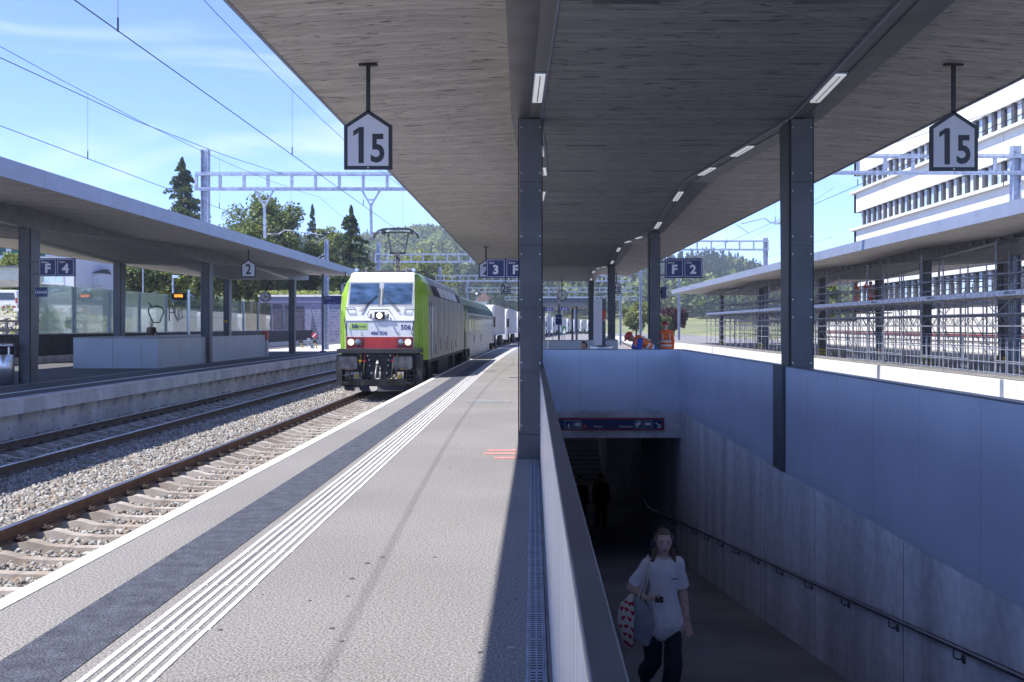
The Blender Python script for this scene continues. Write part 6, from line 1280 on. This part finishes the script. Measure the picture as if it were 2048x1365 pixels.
def skinned(J, E, root, sub=2, remesh=.014, extra=None, smooth=5):
    """a figure laid out as joints with radii: elliptical limbs between the joints, fused into one continuous surface"""
    B = MB(); deg = {}
    rr = lambda n: J[n][1] if isinstance(J[n][1], tuple) else (J[n][1], J[n][1])
    for a, b in E:
        deg[a] = deg.get(a, 0) + 1; deg[b] = deg.get(b, 0) + 1; P, Q = Vector(J[a][0]), Vector(J[b][0]); ax = (Q - P).normalized()
        x = Vector((1, 0, 0)) if abs(ax.x) < .8 else Vector((0, 0, 1)); x = (x - ax * x.dot(ax)).normalized(); y = ax.cross(x); n = 16; vs = []; R0, R1 = rr(a), rr(b)
        for i in range(5):
            t = i / 4; c = P.lerp(Q, t); rx, ry = R0[0] * (1 - t) + R1[0] * t, R0[1] * (1 - t) + R1[1] * t
            vs += [c + x * cos(2 * pi * k / n) * rx + y * sin(2 * pi * k / n) * ry for k in range(n)]
        B.add(vs, [(i * n + k, i * n + (k + 1) % n, (i + 1) * n + (k + 1) % n, (i + 1) * n + k) for i in range(4) for k in range(n)] + [tuple(range(n))[::-1], tuple(4 * n + k for k in range(n))])
    for n_, d in deg.items():
        if d > 1: r = rr(n_); e = ellipsoid(J[n_][0], (r[0], r[1], (r[0] + r[1]) / 2), 16, 10); B.add(e.v, e.f)
    for x in (extra or []): B.add(x.v, x.f)
    o = bpy.data.objects.new('b', B.mesh('b', skin_a)); COL.objects.link(o)
    r = o.modifiers.new('r', 'REMESH'); r.mode = 'VOXEL'; r.voxel_size = remesh; r.use_smooth_shade = True
    s = o.modifiers.new('sm', 'SMOOTH'); s.iterations = smooth; s.factor = .5
    me2 = evalmesh(o); me2.polygons.foreach_set('use_smooth', [True] * len(me2.polygons)); return me2
def ellipsoid(c, r, n=20, m=14, f=None):
    b = MB(); vs = []; 
    for i in range(m + 1):
        t = pi * i / m
        for k in range(n):
            a = 2 * pi * k / n; d = Vector((sin(t) * cos(a), sin(t) * sin(a), cos(t)))
            p = Vector((d.x * r[0], d.y * r[1], d.z * r[2])); p = f(p, d) if f else p; vs.append((c[0] + p.x, c[1] + p.y, c[2] + p.z))
    fs = [(i * n + k, i * n + (k + 1) % n, (i + 1) * n + (k + 1) % n, (i + 1) * n + k) for i in range(m) for k in range(n)]
    return b.add(vs, fs)
def head_shape(p, d):      # facing -y: narrower jaw, flatter face, nose
    z = d.z
    if z < 0: p.x *= 1 + .27 * z; p.y = p.y * (1 + .18 * z) + (.012 * z if d.y < 0 else -.03 * z)
    if d.y < -.5: p.y *= .94
    if d.y < -.86 and -.34 < z < .12 and abs(d.x) < .2: p.y -= .016 * (1 - abs(d.x) / .2) * (1 - (z + .34) / .46 * .7)
    return p
def hand(w, dirv, side, curl=.5, palm_n=(0, -1, 0)):
    """palm and five bent fingers, starting at wrist w, pointing along dirv"""
    d = Vector(dirv).normalized(); nrm = Vector(palm_n); nrm = (nrm - d * nrm.dot(d)).normalized(); s = d.cross(nrm).normalized() * side; w = Vector(w); M = MB()
    M.hexa([w - s * .024 - nrm * .012, w + s * .024 - nrm * .012, w + s * .024 + nrm * .012, w - s * .024 + nrm * .012], [w + d * .085 - s * .038 - nrm * .011, w + d * .085 + s * .038 - nrm * .011, w + d * .085 + s * .038 + nrm * .011, w + d * .085 - s * .038 + nrm * .011])
    for k, (o_, l) in enumerate(((-.030, .075), (-.010, .085), (.010, .080), (.030, .062))):
        p = w + d * .08 + s * o_; q = p + d * l * .45 + nrm * l * .15 * curl; e = q + (d * (1 - curl * .8) + nrm * curl).normalized() * l * .55; M.path([p, q, e], [.0095, .0085, .0065], 7)
    p = w + d * .03 - s * .028; q = p - s * .028 + d * .03 + nrm * .012; M.path([p, q, q + d * .035 + nrm * .012], [.011, .010, .008], 7)
    return M
EB = [('pelvis', 'spine'), ('spine', 'chest'), ('chest', 'neck'), ('neck', 'skull')] + [e for s in 'lr' for e in (('chest', 'sh' + s), ('sh' + s, 'el' + s), ('el' + s, 'wr' + s), ('pelvis', 'hip' + s), ('hip' + s, 'kn' + s), ('kn' + s, 'an' + s), ('an' + s, 'toe' + s))]
def base_pose(k=1.):
    J = {'pelvis': ((0, 0, .95), (.145, .10)), 'spine': ((0, 0, 1.15), (.125, .09)), 'chest': ((0, .0, 1.34), (.15, .10)), 'neck': ((0, .01, 1.475), .055), 'skull': ((0, 0, 1.56), .055)}
    for s, x in (('l', 1), ('r', -1)):
        J.update({'sh' + s: ((x * .175, 0, 1.40), .06), 'el' + s: ((x * .23, .02, 1.12), .043), 'wr' + s: ((x * .24, -.05, .87), .029), 'hip' + s: ((x * .095, 0, .88), (.095, .095)), 'kn' + s: ((x * .10, -.02, .49), .06), 'an' + s: ((x * .10, .03, .09), .042), 'toe' + s: ((x * .115, -.13, .04), .035)})
    return J
def person(label, loc, rotz=0., scale=1., pose=None, head=(0, -.01, 1.60), top=tee, legs=navy, skin=skin_a, hair=hair_d, hairstyle='short', sleeves='short', vest=None, helmet=None, vox=.012, hands=None, tilt=0., feet=True, back=False, slim=1.):
    R = thing('person', label, 'person', (0, 0, 0)); R['local'] = True
    J = base_pose(); 
    for n, p in (pose or {}).items(): J[n] = (p, J[n][1])
    for n in ('pelvis', 'spine', 'chest'): r_ = J[n][1]; J[n] = (J[n][0], (r_[0] * slim * .9, r_[1] * .9))
    hd = ellipsoid((0, 0, 0), (.076, .098, .118), 26, 20, head_shape); hv = Matrix.Translation(Vector(head) + Vector((0, 0, .02))) @ Matrix.Rotation(tilt, 4, 'X')
    hd.v = [tuple(hv @ Vector(v)) for v in hd.v]
    ear = [ellipsoid(tuple(hv @ Vector((s * .078, .012, -.005))), (.012, .02, .03), 10, 8) for s in (-1, 1)]
    J['skull'] = (tuple(hv @ Vector((0, .01, -.04))), .055)
    hs = []
    for s, sd in (('l', 1), ('r', -1)):
        h = (hands or {}).get(s); w = J['wr' + s][0]; e = Vector(J['el' + s][0]); dv = (Vector(w) - e) if not h else Vector(h[0]); hs.append(hand(w, dv, -sd if not h else h[2], .45 if not h else h[1], (0, -.3, 0) if not h else h[3]))
    body = inst('body', skinned(J, EB, 'pelvis', 2, remesh=vox, extra=[hd] + ear + hs, smooth=2), R); body.data.materials.clear(); body.data.materials.append(skin)
    # face
    for s in (-1, 1):
        e = ellipsoid(tuple(hv @ Vector((s * .031, -.083, .004))), (.0125, .006, .0058), 10, 8); e.build('eye', eyew, R); e = ellipsoid(tuple(hv @ Vector((s * .031, -.0885, .0045))), (.0068, .0025, .0058), 8, 6); e.build('iris', eyed, R)
        m = MB(); m.path([hv @ Vector((s * .014, -.090, .023)), hv @ Vector((s * .032, -.090, .028)), hv @ Vector((s * .048, -.081, .023))], .0035, 5); m.build('eyebrow', browm, R)
    m = MB(); m.path([hv @ Vector((-.021, -.079, -.062)), hv @ Vector((-.008, -.088, -.0585)), hv @ Vector((.008, -.088, -.0585)), hv @ Vector((.021, -.079, -.062))], [.002, .006, .006, .002], 6); m.build('mouth', lipm, R)
    # hair
    def hf(p, d):
        if d.y < -.25 and d.z < .55: return p * .80
        if d.z < -.2: return p * (.84 if hairstyle != 'long' else .97)
        return p
    if not helmet:
        m = ellipsoid((0, .012, .014), (.088, .107, .120), 26, 18, hf); m.v = [tuple(hv @ Vector(v)) for v in m.v]; m.build('hair', hair, R, True)
        if hairstyle == 'long':
            for s in (-1, 1):
                m = MB(); m.path([hv @ Vector((s * .06, -.03, .07)), hv @ Vector((s * .083, .0, 0)), hv @ Vector((s * .085, -.0, -.09)), hv @ Vector((s * .10, -.03, -.17)), hv @ Vector((s * (.095 if s > 0 else .13), -.055, -.25 if s > 0 else -.15))], [.02, .028, .024, .016, .006], 9); m.build('hair_strand', hair, R, True)
    else:
        m = ellipsoid((0, .0, .045), (.112, .132, .105), 26, 16, lambda p, d: p if d.z > -.12 else Vector((p.x * .97, p.y * .97, -.012))); m.add([(x * .118, -.02 + y * .155, .03 + .004 * k) for k in (0, 1) for x, y in ((-1, -.6), (-.6, -1), (.6, -1), (1, -.6), (.9, .2), (-.9, .2))], [(0, 1, 2, 3, 4, 5), (6, 7, 8, 9, 10, 11)] + [(i, (i + 1) % 6, (i + 1) % 6 + 6, i + 6) for i in range(6)])
        m.v = [tuple(hv @ Vector(v)) for v in m.v]; m.build('helmet', helmet, R, True)
    # clothes follow the same joints, a little wider
    def cloth(nm, sel, edges, grow, mat, root, cut=None, mod=None):
        K = {n: (J[n][0], tuple(c * grow[0] + grow[1] for c in (J[n][1] if isinstance(J[n][1], tuple) else (J[n][1], J[n][1])))) for n in sel}
        for n, v in (mod or {}).items(): K[n] = v
        o = inst(nm, skinned(K, edges, root, 2, remesh=max(.011, vox)), R); o.data.materials.clear(); o.data.materials.append(mat)
        for v in (o.data.vertices if vox < .01 else []): v.co += v.normal * (noise.noise(Vector((v.co.x * 13, v.co.y * 13, v.co.z * 7 + len(nm)))) * .010 + noise.noise(Vector((v.co.x * 34, v.co.y * 34, v.co.z * 15))) * .004)
        return o
    def mixp(a, b, t): return tuple(Vector(J[a][0]).lerp(Vector(J[b][0]), t))
    tsel = ['spine', 'chest', 'shl', 'shr']; hem = tuple(Vector(J['pelvis'][0]) + Vector((0, 0, -.10)))
    mod = {'hem': (hem, (.20 * (slim + .08), .185)), 'hm2': (tuple(Vector(hem) + Vector((0, 0, .02))), (.20 * (slim + .08), .18)), 'pel': (J['pelvis'][0], (.19 * (slim + .06), .14)), 'spine': (J['spine'][0], (.15 * slim, .112)), 'chest': (J['chest'][0], (.155 * slim, .115)), 'col': (mixp('chest', 'neck', .55), .07)}
    ed = [('hem', 'hm2'), ('hm2', 'pel'), ('pel', 'spine'), ('spine', 'chest'), ('chest', 'col'), ('chest', 'shl'), ('chest', 'shr')]
    for s in 'lr':
        mod['sh' + s] = (J['sh' + s][0], .078 * slim)
        if sleeves == 'short': mod['sl' + s] = (mixp('sh' + s, 'el' + s, .86), .076 * slim); mod['sm' + s] = (mixp('sh' + s, 'el' + s, .45), .072 * slim); ed += [('sh' + s, 'sm' + s), ('sm' + s, 'sl' + s)]
        elif sleeves == 'long': mod['el' + s] = (J['el' + s][0], .058); mod['cu' + s] = (mixp('el' + s, 'wr' + s, .92), .043); ed += [('sh' + s, 'el' + s), ('el' + s, 'cu' + s)]
    cloth('shirt', [], ed, (1, 0), top, 'spine', mod=mod)
    lm_ = {'w': (tuple(Vector(J['pelvis'][0]) + Vector((0, 0, .04))), (.15, .11)), 'pelvis': (J['pelvis'][0], (.15 * slim, .112))}; le = [('w', 'pelvis')]
    for s in 'lr': lm_.update({'hip' + s: (J['hip' + s][0], (.096 * slim, .092)), 'kn' + s: (J['kn' + s][0], .083), 'hm' + s: (mixp('kn' + s, 'an' + s, .95), .078)}); le += [('pelvis', 'hip' + s), ('hip' + s, 'kn' + s), ('kn' + s, 'hm' + s)]
    cloth('trousers', [], le, (1, 0), legs, 'pelvis', mod=lm_)
    if feet:
        for s in 'lr': m = MB(); a, b = Vector(J['an' + s][0]), Vector(J['toe' + s][0]); m.path([a + (a - b).normalized() * .05 + Vector((0, 0, -.04)), a + Vector((0, -.02, -.035)), b + Vector((0, 0, .0)), b + (b - a).normalized() * .06], [.035, .047, .045, .02], 10); m.build('shoe', shoem, R, True)
    if vest:
        vm = dict(mod); vm = {'hem': (hem, (.2, .15)), 'pel': (J['pelvis'][0], (.19, .142)), 'spine': (J['spine'][0], (.18, .13)), 'chest': (J['chest'][0], (.182, .133)), 'shl': (J['shl'][0], .09), 'shr': (J['shr'][0], .09)}
        cloth('vest', [], [('hem', 'pel'), ('pel', 'spine'), ('spine', 'chest'), ('chest', 'shl'), ('chest', 'shr')], (1, 0), vest, 'spine', mod=vm)
        sp_ = [Vector(J[n][0]) for n in ('pelvis', 'spine', 'chest')]; ax = (sp_[2] - sp_[0]).normalized(); xx = Vector((1, 0, 0)); yy = ax.cross(xx).normalized()
        for t in (.12, .45):
            c = sp_[0] + (sp_[2] - sp_[0]) * t; m = MB(); ring = [[c + ax * dz + xx * cos(a) * .203 + yy * sin(a) * .152 for a in np.linspace(0, 2 * pi, 25)[:-1]] for dz in (-.03, .03)]
            for k in range(24): m.quad(ring[0][k], ring[0][(k + 1) % 24], ring[1][(k + 1) % 24], ring[1][k])
            m.build('reflective_band', reflect, R)
        for s in (-1, 1): m = MB(); m.path([sp_[1] + xx * s * .11 - yy * .135, sp_[2] + xx * s * .11 - yy * .14, sp_[2] + ax * .09 + xx * s * .11 - yy * .02, sp_[2] + xx * s * .11 + yy * .14, sp_[1] + xx * s * .11 + yy * .135], .022, 6); m.build('reflective_brace', reflect, R, True)
    R.location = loc; R.rotation_euler = (0, 0, rotz); R.scale = (scale,) * 3
    return R, J, hv
# the young woman coming up the ramp
YG = 9.05
g, GJ, ghv = person('young woman in a white t-shirt with headphones, heart-print bag and phone on the ramp', (px(1326, YG), YG, fz(YG)), 0.05, .97, dict(shr=(-.135, 0, 1.39), elr=(-.285, .06, 1.16), wrr=(-.19, -.15, 1.12), shl=(.135, .0, 1.395), ell=(.19, .04, 1.13), wrl=(.215, -.03, .89), knl=(.06, -.17, .50), anl=(.02, -.10, .12), toel=(.02, -.26, .07), knr=(-.09, .02, .49), anr=(-.11, .36, .26), toer=(-.12, .33, .09)), top=tee, legs=navy, hair=hair_lb, hairstyle='long', slim=.86, vox=.0075, head=(.0, -.02, 1.575), hands={'r': ((1, -.35, 0), .75, -1, (0, 0, 1))})
m = MB(); m.path([ghv @ Vector((.098 * cos(t), .0, .02 + .128 * sin(t))) for t in np.linspace(0.05, pi - .05, 17)], .011, 8); hp = m.build('headphone_band', blackcloth, g, True)
for s in (-1, 1): m = MB(); m.lathe([(.02, -.02), (.043, -.016), (.045, .012), (.03, .022)], tuple(ghv @ Vector((s * .098, .0, -.01))), 18, 'x'); m.build('headphone_cup', pm('headphone_blue', (.02, .025, .045), .5) if 'headphone_blue' not in MATS else MATS['headphone_blue'], g, True)
m = MB(); m.hexa([(-.125, -.30, 1.120), (-.055, -.32, 1.120), (-.03, -.19, 1.135), (-.10, -.17, 1.135)], [(-.125, -.30, 1.128), (-.055, -.32, 1.128), (-.03, -.19, 1.143), (-.10, -.17, 1.143)]); o_ = m.build('phone', black, None, bevel=.002)
o_.location = g.location; o_.rotation_euler = g.rotation_euler; o_.scale = g.scale; tag(o_, 'black phone held flat in the young woman\'s hand', 'phone')
m = MB(); m.path([(-.20 + .03 * cos(t), -.135 + .0 * t, 1.115 + .03 * sin(t)) for t in np.linspace(0, 2 * pi, 17)], .006, 6); m.build('wristband', blackcloth, g)
m = MB(); m.path([(.225 + .031 * cos(t), -.03 + .03 * sin(t), .90) for t in np.linspace(0, 2 * pi, 17)], .003, 5); m.build('bracelet', pm('brass', (.4, .3, .12), .4, metal=.8), g)
text('lettering', 'carhartt', black, g, (.085, -.129, 1.285), .022, rot=(pi / 2, 0, .25))
for k in range(3): m = MB(); m.path([(.005 + k * .016, -.215 + .004 * k, .46), (-.03 + k * .016, -.18, .18)], .0035, 4); m.build('trouser_stripe', signwhite, g)
def bagf(p, d):
    p = p.copy(); p.z += .02 * sin(d.x * 5 + d.y * 3); p.x *= 1 - .25 * (d.z < -.3) * abs(d.z); return p
bagm = pm('bag_canvas', (.62, .58, .52), .85, var=.08, scale=6, bump=.4, bscale=14); heartm = pm('heart_red', (.42, .012, .04), .7, var=.1)
bg_ = thing('tote_bag', 'white cloth bag printed with red hearts hanging from the young woman\'s shoulder', 'bag', tuple(g.location)); bg_['local'] = True; bg_.rotation_euler = g.rotation_euler; bg_.scale = g.scale
b_ = ellipsoid((-.315, -.06, .885), (.115, .095, .235), 26, 18, bagf); bsk = b_.build('pouch', bagm, bg_, True)
hrt = [(16 * sin(t) ** 3 / 16, (13 * cos(t) - 5 * cos(2 * t) - 2 * cos(3 * t) - cos(4 * t)) / 16) for t in np.linspace(0, 2 * pi, 21)[:-1]]
for i in range(6):
    for j in range(4):
        zz = .70 + i * .075; ang = -2.5 + j * .52 + (.26 if i % 2 else 0); d = Vector((cos(ang), sin(ang), (zz - .885) / .235)); 
        if abs(d.z) > .93: continue
        rr = sqrt(1 - d.z ** 2); m = MB(); vs = []
        for a, b in hrt:
            an = ang + a * .021 / (.10 * rr + .01); z2 = zz + b * .024; dz = max(-.99, min(.99, (z2 - .885) / .235)); r2 = sqrt(1 - dz * dz); dd = Vector((r2 * cos(an), r2 * sin(an), dz)); p = bagf(Vector((dd.x * .118, dd.y * .098, dd.z * .238)), dd); vs.append((-.315 + p.x, -.06 + p.y, .885 + p.z))
        m.add(vs, [tuple(range(len(vs)))]); m.build('heart_print', heartm, bg_)
for dx in (0, .03): m = MB(); m.path([(-.27 + dx, -.13, 1.06), (-.20 + dx, -.125, 1.25), (-.145 + dx * .5, -.085, 1.41), (-.14, .0, 1.475), (-.17, .09, 1.36), (-.27, .04, 1.05)], .007, 6); m.build('strap', bagm, bg_)
gr_ = pm('grey_sweatshirt', (.27, .29, .34), .9, var=.15, scale=8, bump=.8, bscale=8)
hoo = MB()
for k, (x, y, z, r) in enumerate(((-.20, -.155, .93, .05), (-.165, -.16, .90, .045), (-.24, -.15, .95, .05))): hoo.path([(x - .03, y + .05, z + .17), (x, y, z + .10), (x + .01, y - .01, z), (x - .01, y, z - .13), (x - .02, y + .01, z - .21)], [r * .6, r, r * 1.1, r, r * .7], 10)
sw = hoo; hb = bpy.data.objects.new('t', sw.mesh('t', gr_)); COL.objects.link(hb); rm = hb.modifiers.new('r', 'REMESH'); rm.mode = 'VOXEL'; rm.voxel_size = .012; rm.use_smooth_shade = True; sm_ = hb.modifiers.new('s', 'SMOOTH'); sm_.iterations = 4
hme = evalmesh(hb); hme.materials.clear(); hme.materials.append(gr_); ho_ = inst('sweatshirt', hme, None, tuple(g.location)); ho_.rotation_euler = g.rotation_euler; ho_.scale = g.scale; tag(ho_, 'grey sweatshirt draped over the heart-print bag', 'sweatshirt')
# others
walk = dict(knl=(.09, -.13, .5), anl=(.09, -.12, .1), toel=(.1, -.28, .05), knr=(-.09, .0, .5), anr=(-.09, .22, .13), toer=(-.1, .1, .04))
YD = 32.2; person('dark-clothed person walking out of the underpass', (px(1202, YD), YD, fz(YD) + .0), 0, 1.0, walk, top=blackcloth, legs=blackcloth, sleeves='long', skin=skin_b, hair=hair_d, vox=.014)
YD = 30.6; pz_, *_ = person('person mostly hidden by the parapet cap in the underpass', (px(1160, YD), YD, fz(YD)), 0, .98, walk, top=blackcloth, legs=navy, sleeves='long', vox=.016)
m = ellipsoid((px(1178, YD), YD - .2, pz(1040, YD)), (.11, .09, .26), 16, 12, bagf); tag(m.build('shopping_bag', bagm, None, True), 'white bag showing past the dark parapet cap in the underpass', 'bag')
bent = dict(spine=(0, -.14, 1.08), chest=(0, -.34, 1.17), neck=(0, -.50, 1.22), shl=(.18, -.36, 1.20), shr=(-.18, -.36, 1.20), ell=(.22, -.42, .93), elr=(-.22, -.42, .93), wrl=(.12, -.52, .72), wrr=(-.1, -.55, .72))
YW = 27.6; person('worker in a red helmet and orange vest over blue, stooping by the column', (px(1303, YW), YW, 0.06), -pi / 2 + .2, 1.05, bent, head=(0, -.58, 1.255), tilt=.75, top=blueshirt, legs=orange, skin=skin_b, helmet=helmet_r, vest=orange, vox=.014)
YW = 34; person('worker in full orange with a helmet standing behind the column', (px(1331, YW), YW, 0), pi, 1.06, None, top=orange, legs=orange, sleeves='long', helmet=helmet_r, vest=orange, vox=.016)
YS_ = 58; 
for i, (xp, rz, lb) in enumerate(((1713, -pi / 2, 'scaffold worker in orange facing along the deck'), (1741, 2.6, 'scaffold worker in orange reaching up by the column'))):
    ps = dict(ell=(.33, -.08, 1.5), wrl=(.25, -.15, 1.75)) if i else dict(ell=(.22, -.12, 1.15), wrl=(.15, -.35, 1.2), elr=(-.22, -.12, 1.15), wrr=(-.15, -.35, 1.25))
    person(lb, (px(xp, YS_), YS_, pz(625, YS_)), rz, 1.0, ps, top=orange, legs=orange, sleeves='long', helmet=helmet_r, vest=orange, vox=.02)
dkp = MB(); dkp.box(px(1690, YS_), px(1775, YS_), YS_ - .8, YS_ + .8, pz(625, YS_) - .08, pz(625, YS_) - .005); tag(dkp.build('work_platform', MATS['deck_plank']), 'timber work deck carrying the two orange scaffold workers', 'platform')
YP_ = 53.5; pb, *_ = person('white-haired person with a backpack walking away behind the stair enclosure', (px(303, YP_), YP_, Z4), pi - .2, 1.03, walk, top=blackcloth, legs=navy, hair=hair_w, vox=.018)
bpk = ellipsoid((0, .19, 1.24), (.16, .11, .24), 18, 12, lambda p, d: p); o_ = bpk.build('backpack', pm('backpack_grey', (.12, .09, .09), .8, var=.3, scale=9), None, True); o_.location = pb.location; o_.rotation_euler = pb.rotation_euler; tag(o_, 'dark rounded backpack on the white-haired person', 'backpack')
sit = dict(pelvis=(0, 0, .55), spine=(0, -.0, .76), chest=(0, -.03, .95), neck=(0, -.05, 1.08), shl=(.175, -.03, 1.01), shr=(-.175, -.03, 1.01), ell=(.23, -.08, .75), elr=(-.23, -.08, .75), wrl=(.12, -.3, .68), wrr=(-.12, -.3, .68), hipl=(.1, -.05, .52), hipr=(-.1, -.05, .52), knl=(.1, -.45, .52), knr=(-.1, -.45, .52), anl=(.1, -.45, .09), anr=(-.1, -.45, .09), toel=(.11, -.6, .04), toer=(-.11, -.6, .04))
YB = 24.6; person('dark-haired person sitting on the bench behind the ramp end parapet', (px(1170, YB), YB, 0), -.6, 1.0, sit, head=(0, -.06, 1.19), top=blackcloth, legs=navy, skin=skin_b, vox=.016)
bn = thing('platform_bench', 'bench behind the ramp end parapet', 'bench', (px(1170, YB), YB + .1, 0)); X = px(1170, YB); MB().box(X - .8, X + .8, YB - .2, YB + .25, .40, .44).build('seat', MATS['deck_plank'], bn); MB().box(X - .8, X + .8, YB + .27, YB + .31, .5, .85).build('backrest', MATS['deck_plank'], bn)
for s in (-.6, .6): MB().box(X + s - .03, X + s + .03, YB - .15, YB + .3, 0, .40).build('leg', darkmetal, bn)
# ================================================================ HAZE
hz = MB(); hz.box(-760, 960, -60, 1180, -9, 118); hm_ = bpy.data.materials.new('haze'); hm_.use_nodes = True; t = hm_.node_tree; t.nodes.remove(t.nodes['Principled BSDF'])
pv_ = t.nodes.new('ShaderNodeVolumePrincipled'); pv_.inputs['Color'].default_value = (.80, .88, 1., 1); pv_.inputs['Density'].default_value = .00038; pv_.inputs['Anisotropy'].default_value = .2
t.links.new(pv_.outputs[0], t.nodes['Material Output'].inputs['Volume'])
try: hm_.cycles.homogeneous_volume = True
except Exception: pass
ho = stuff(hz.build('haze', hm_)); ho['label'] = 'thin bluish summer haze in front of the hills'
SC.cycles.volume_bounces = 0
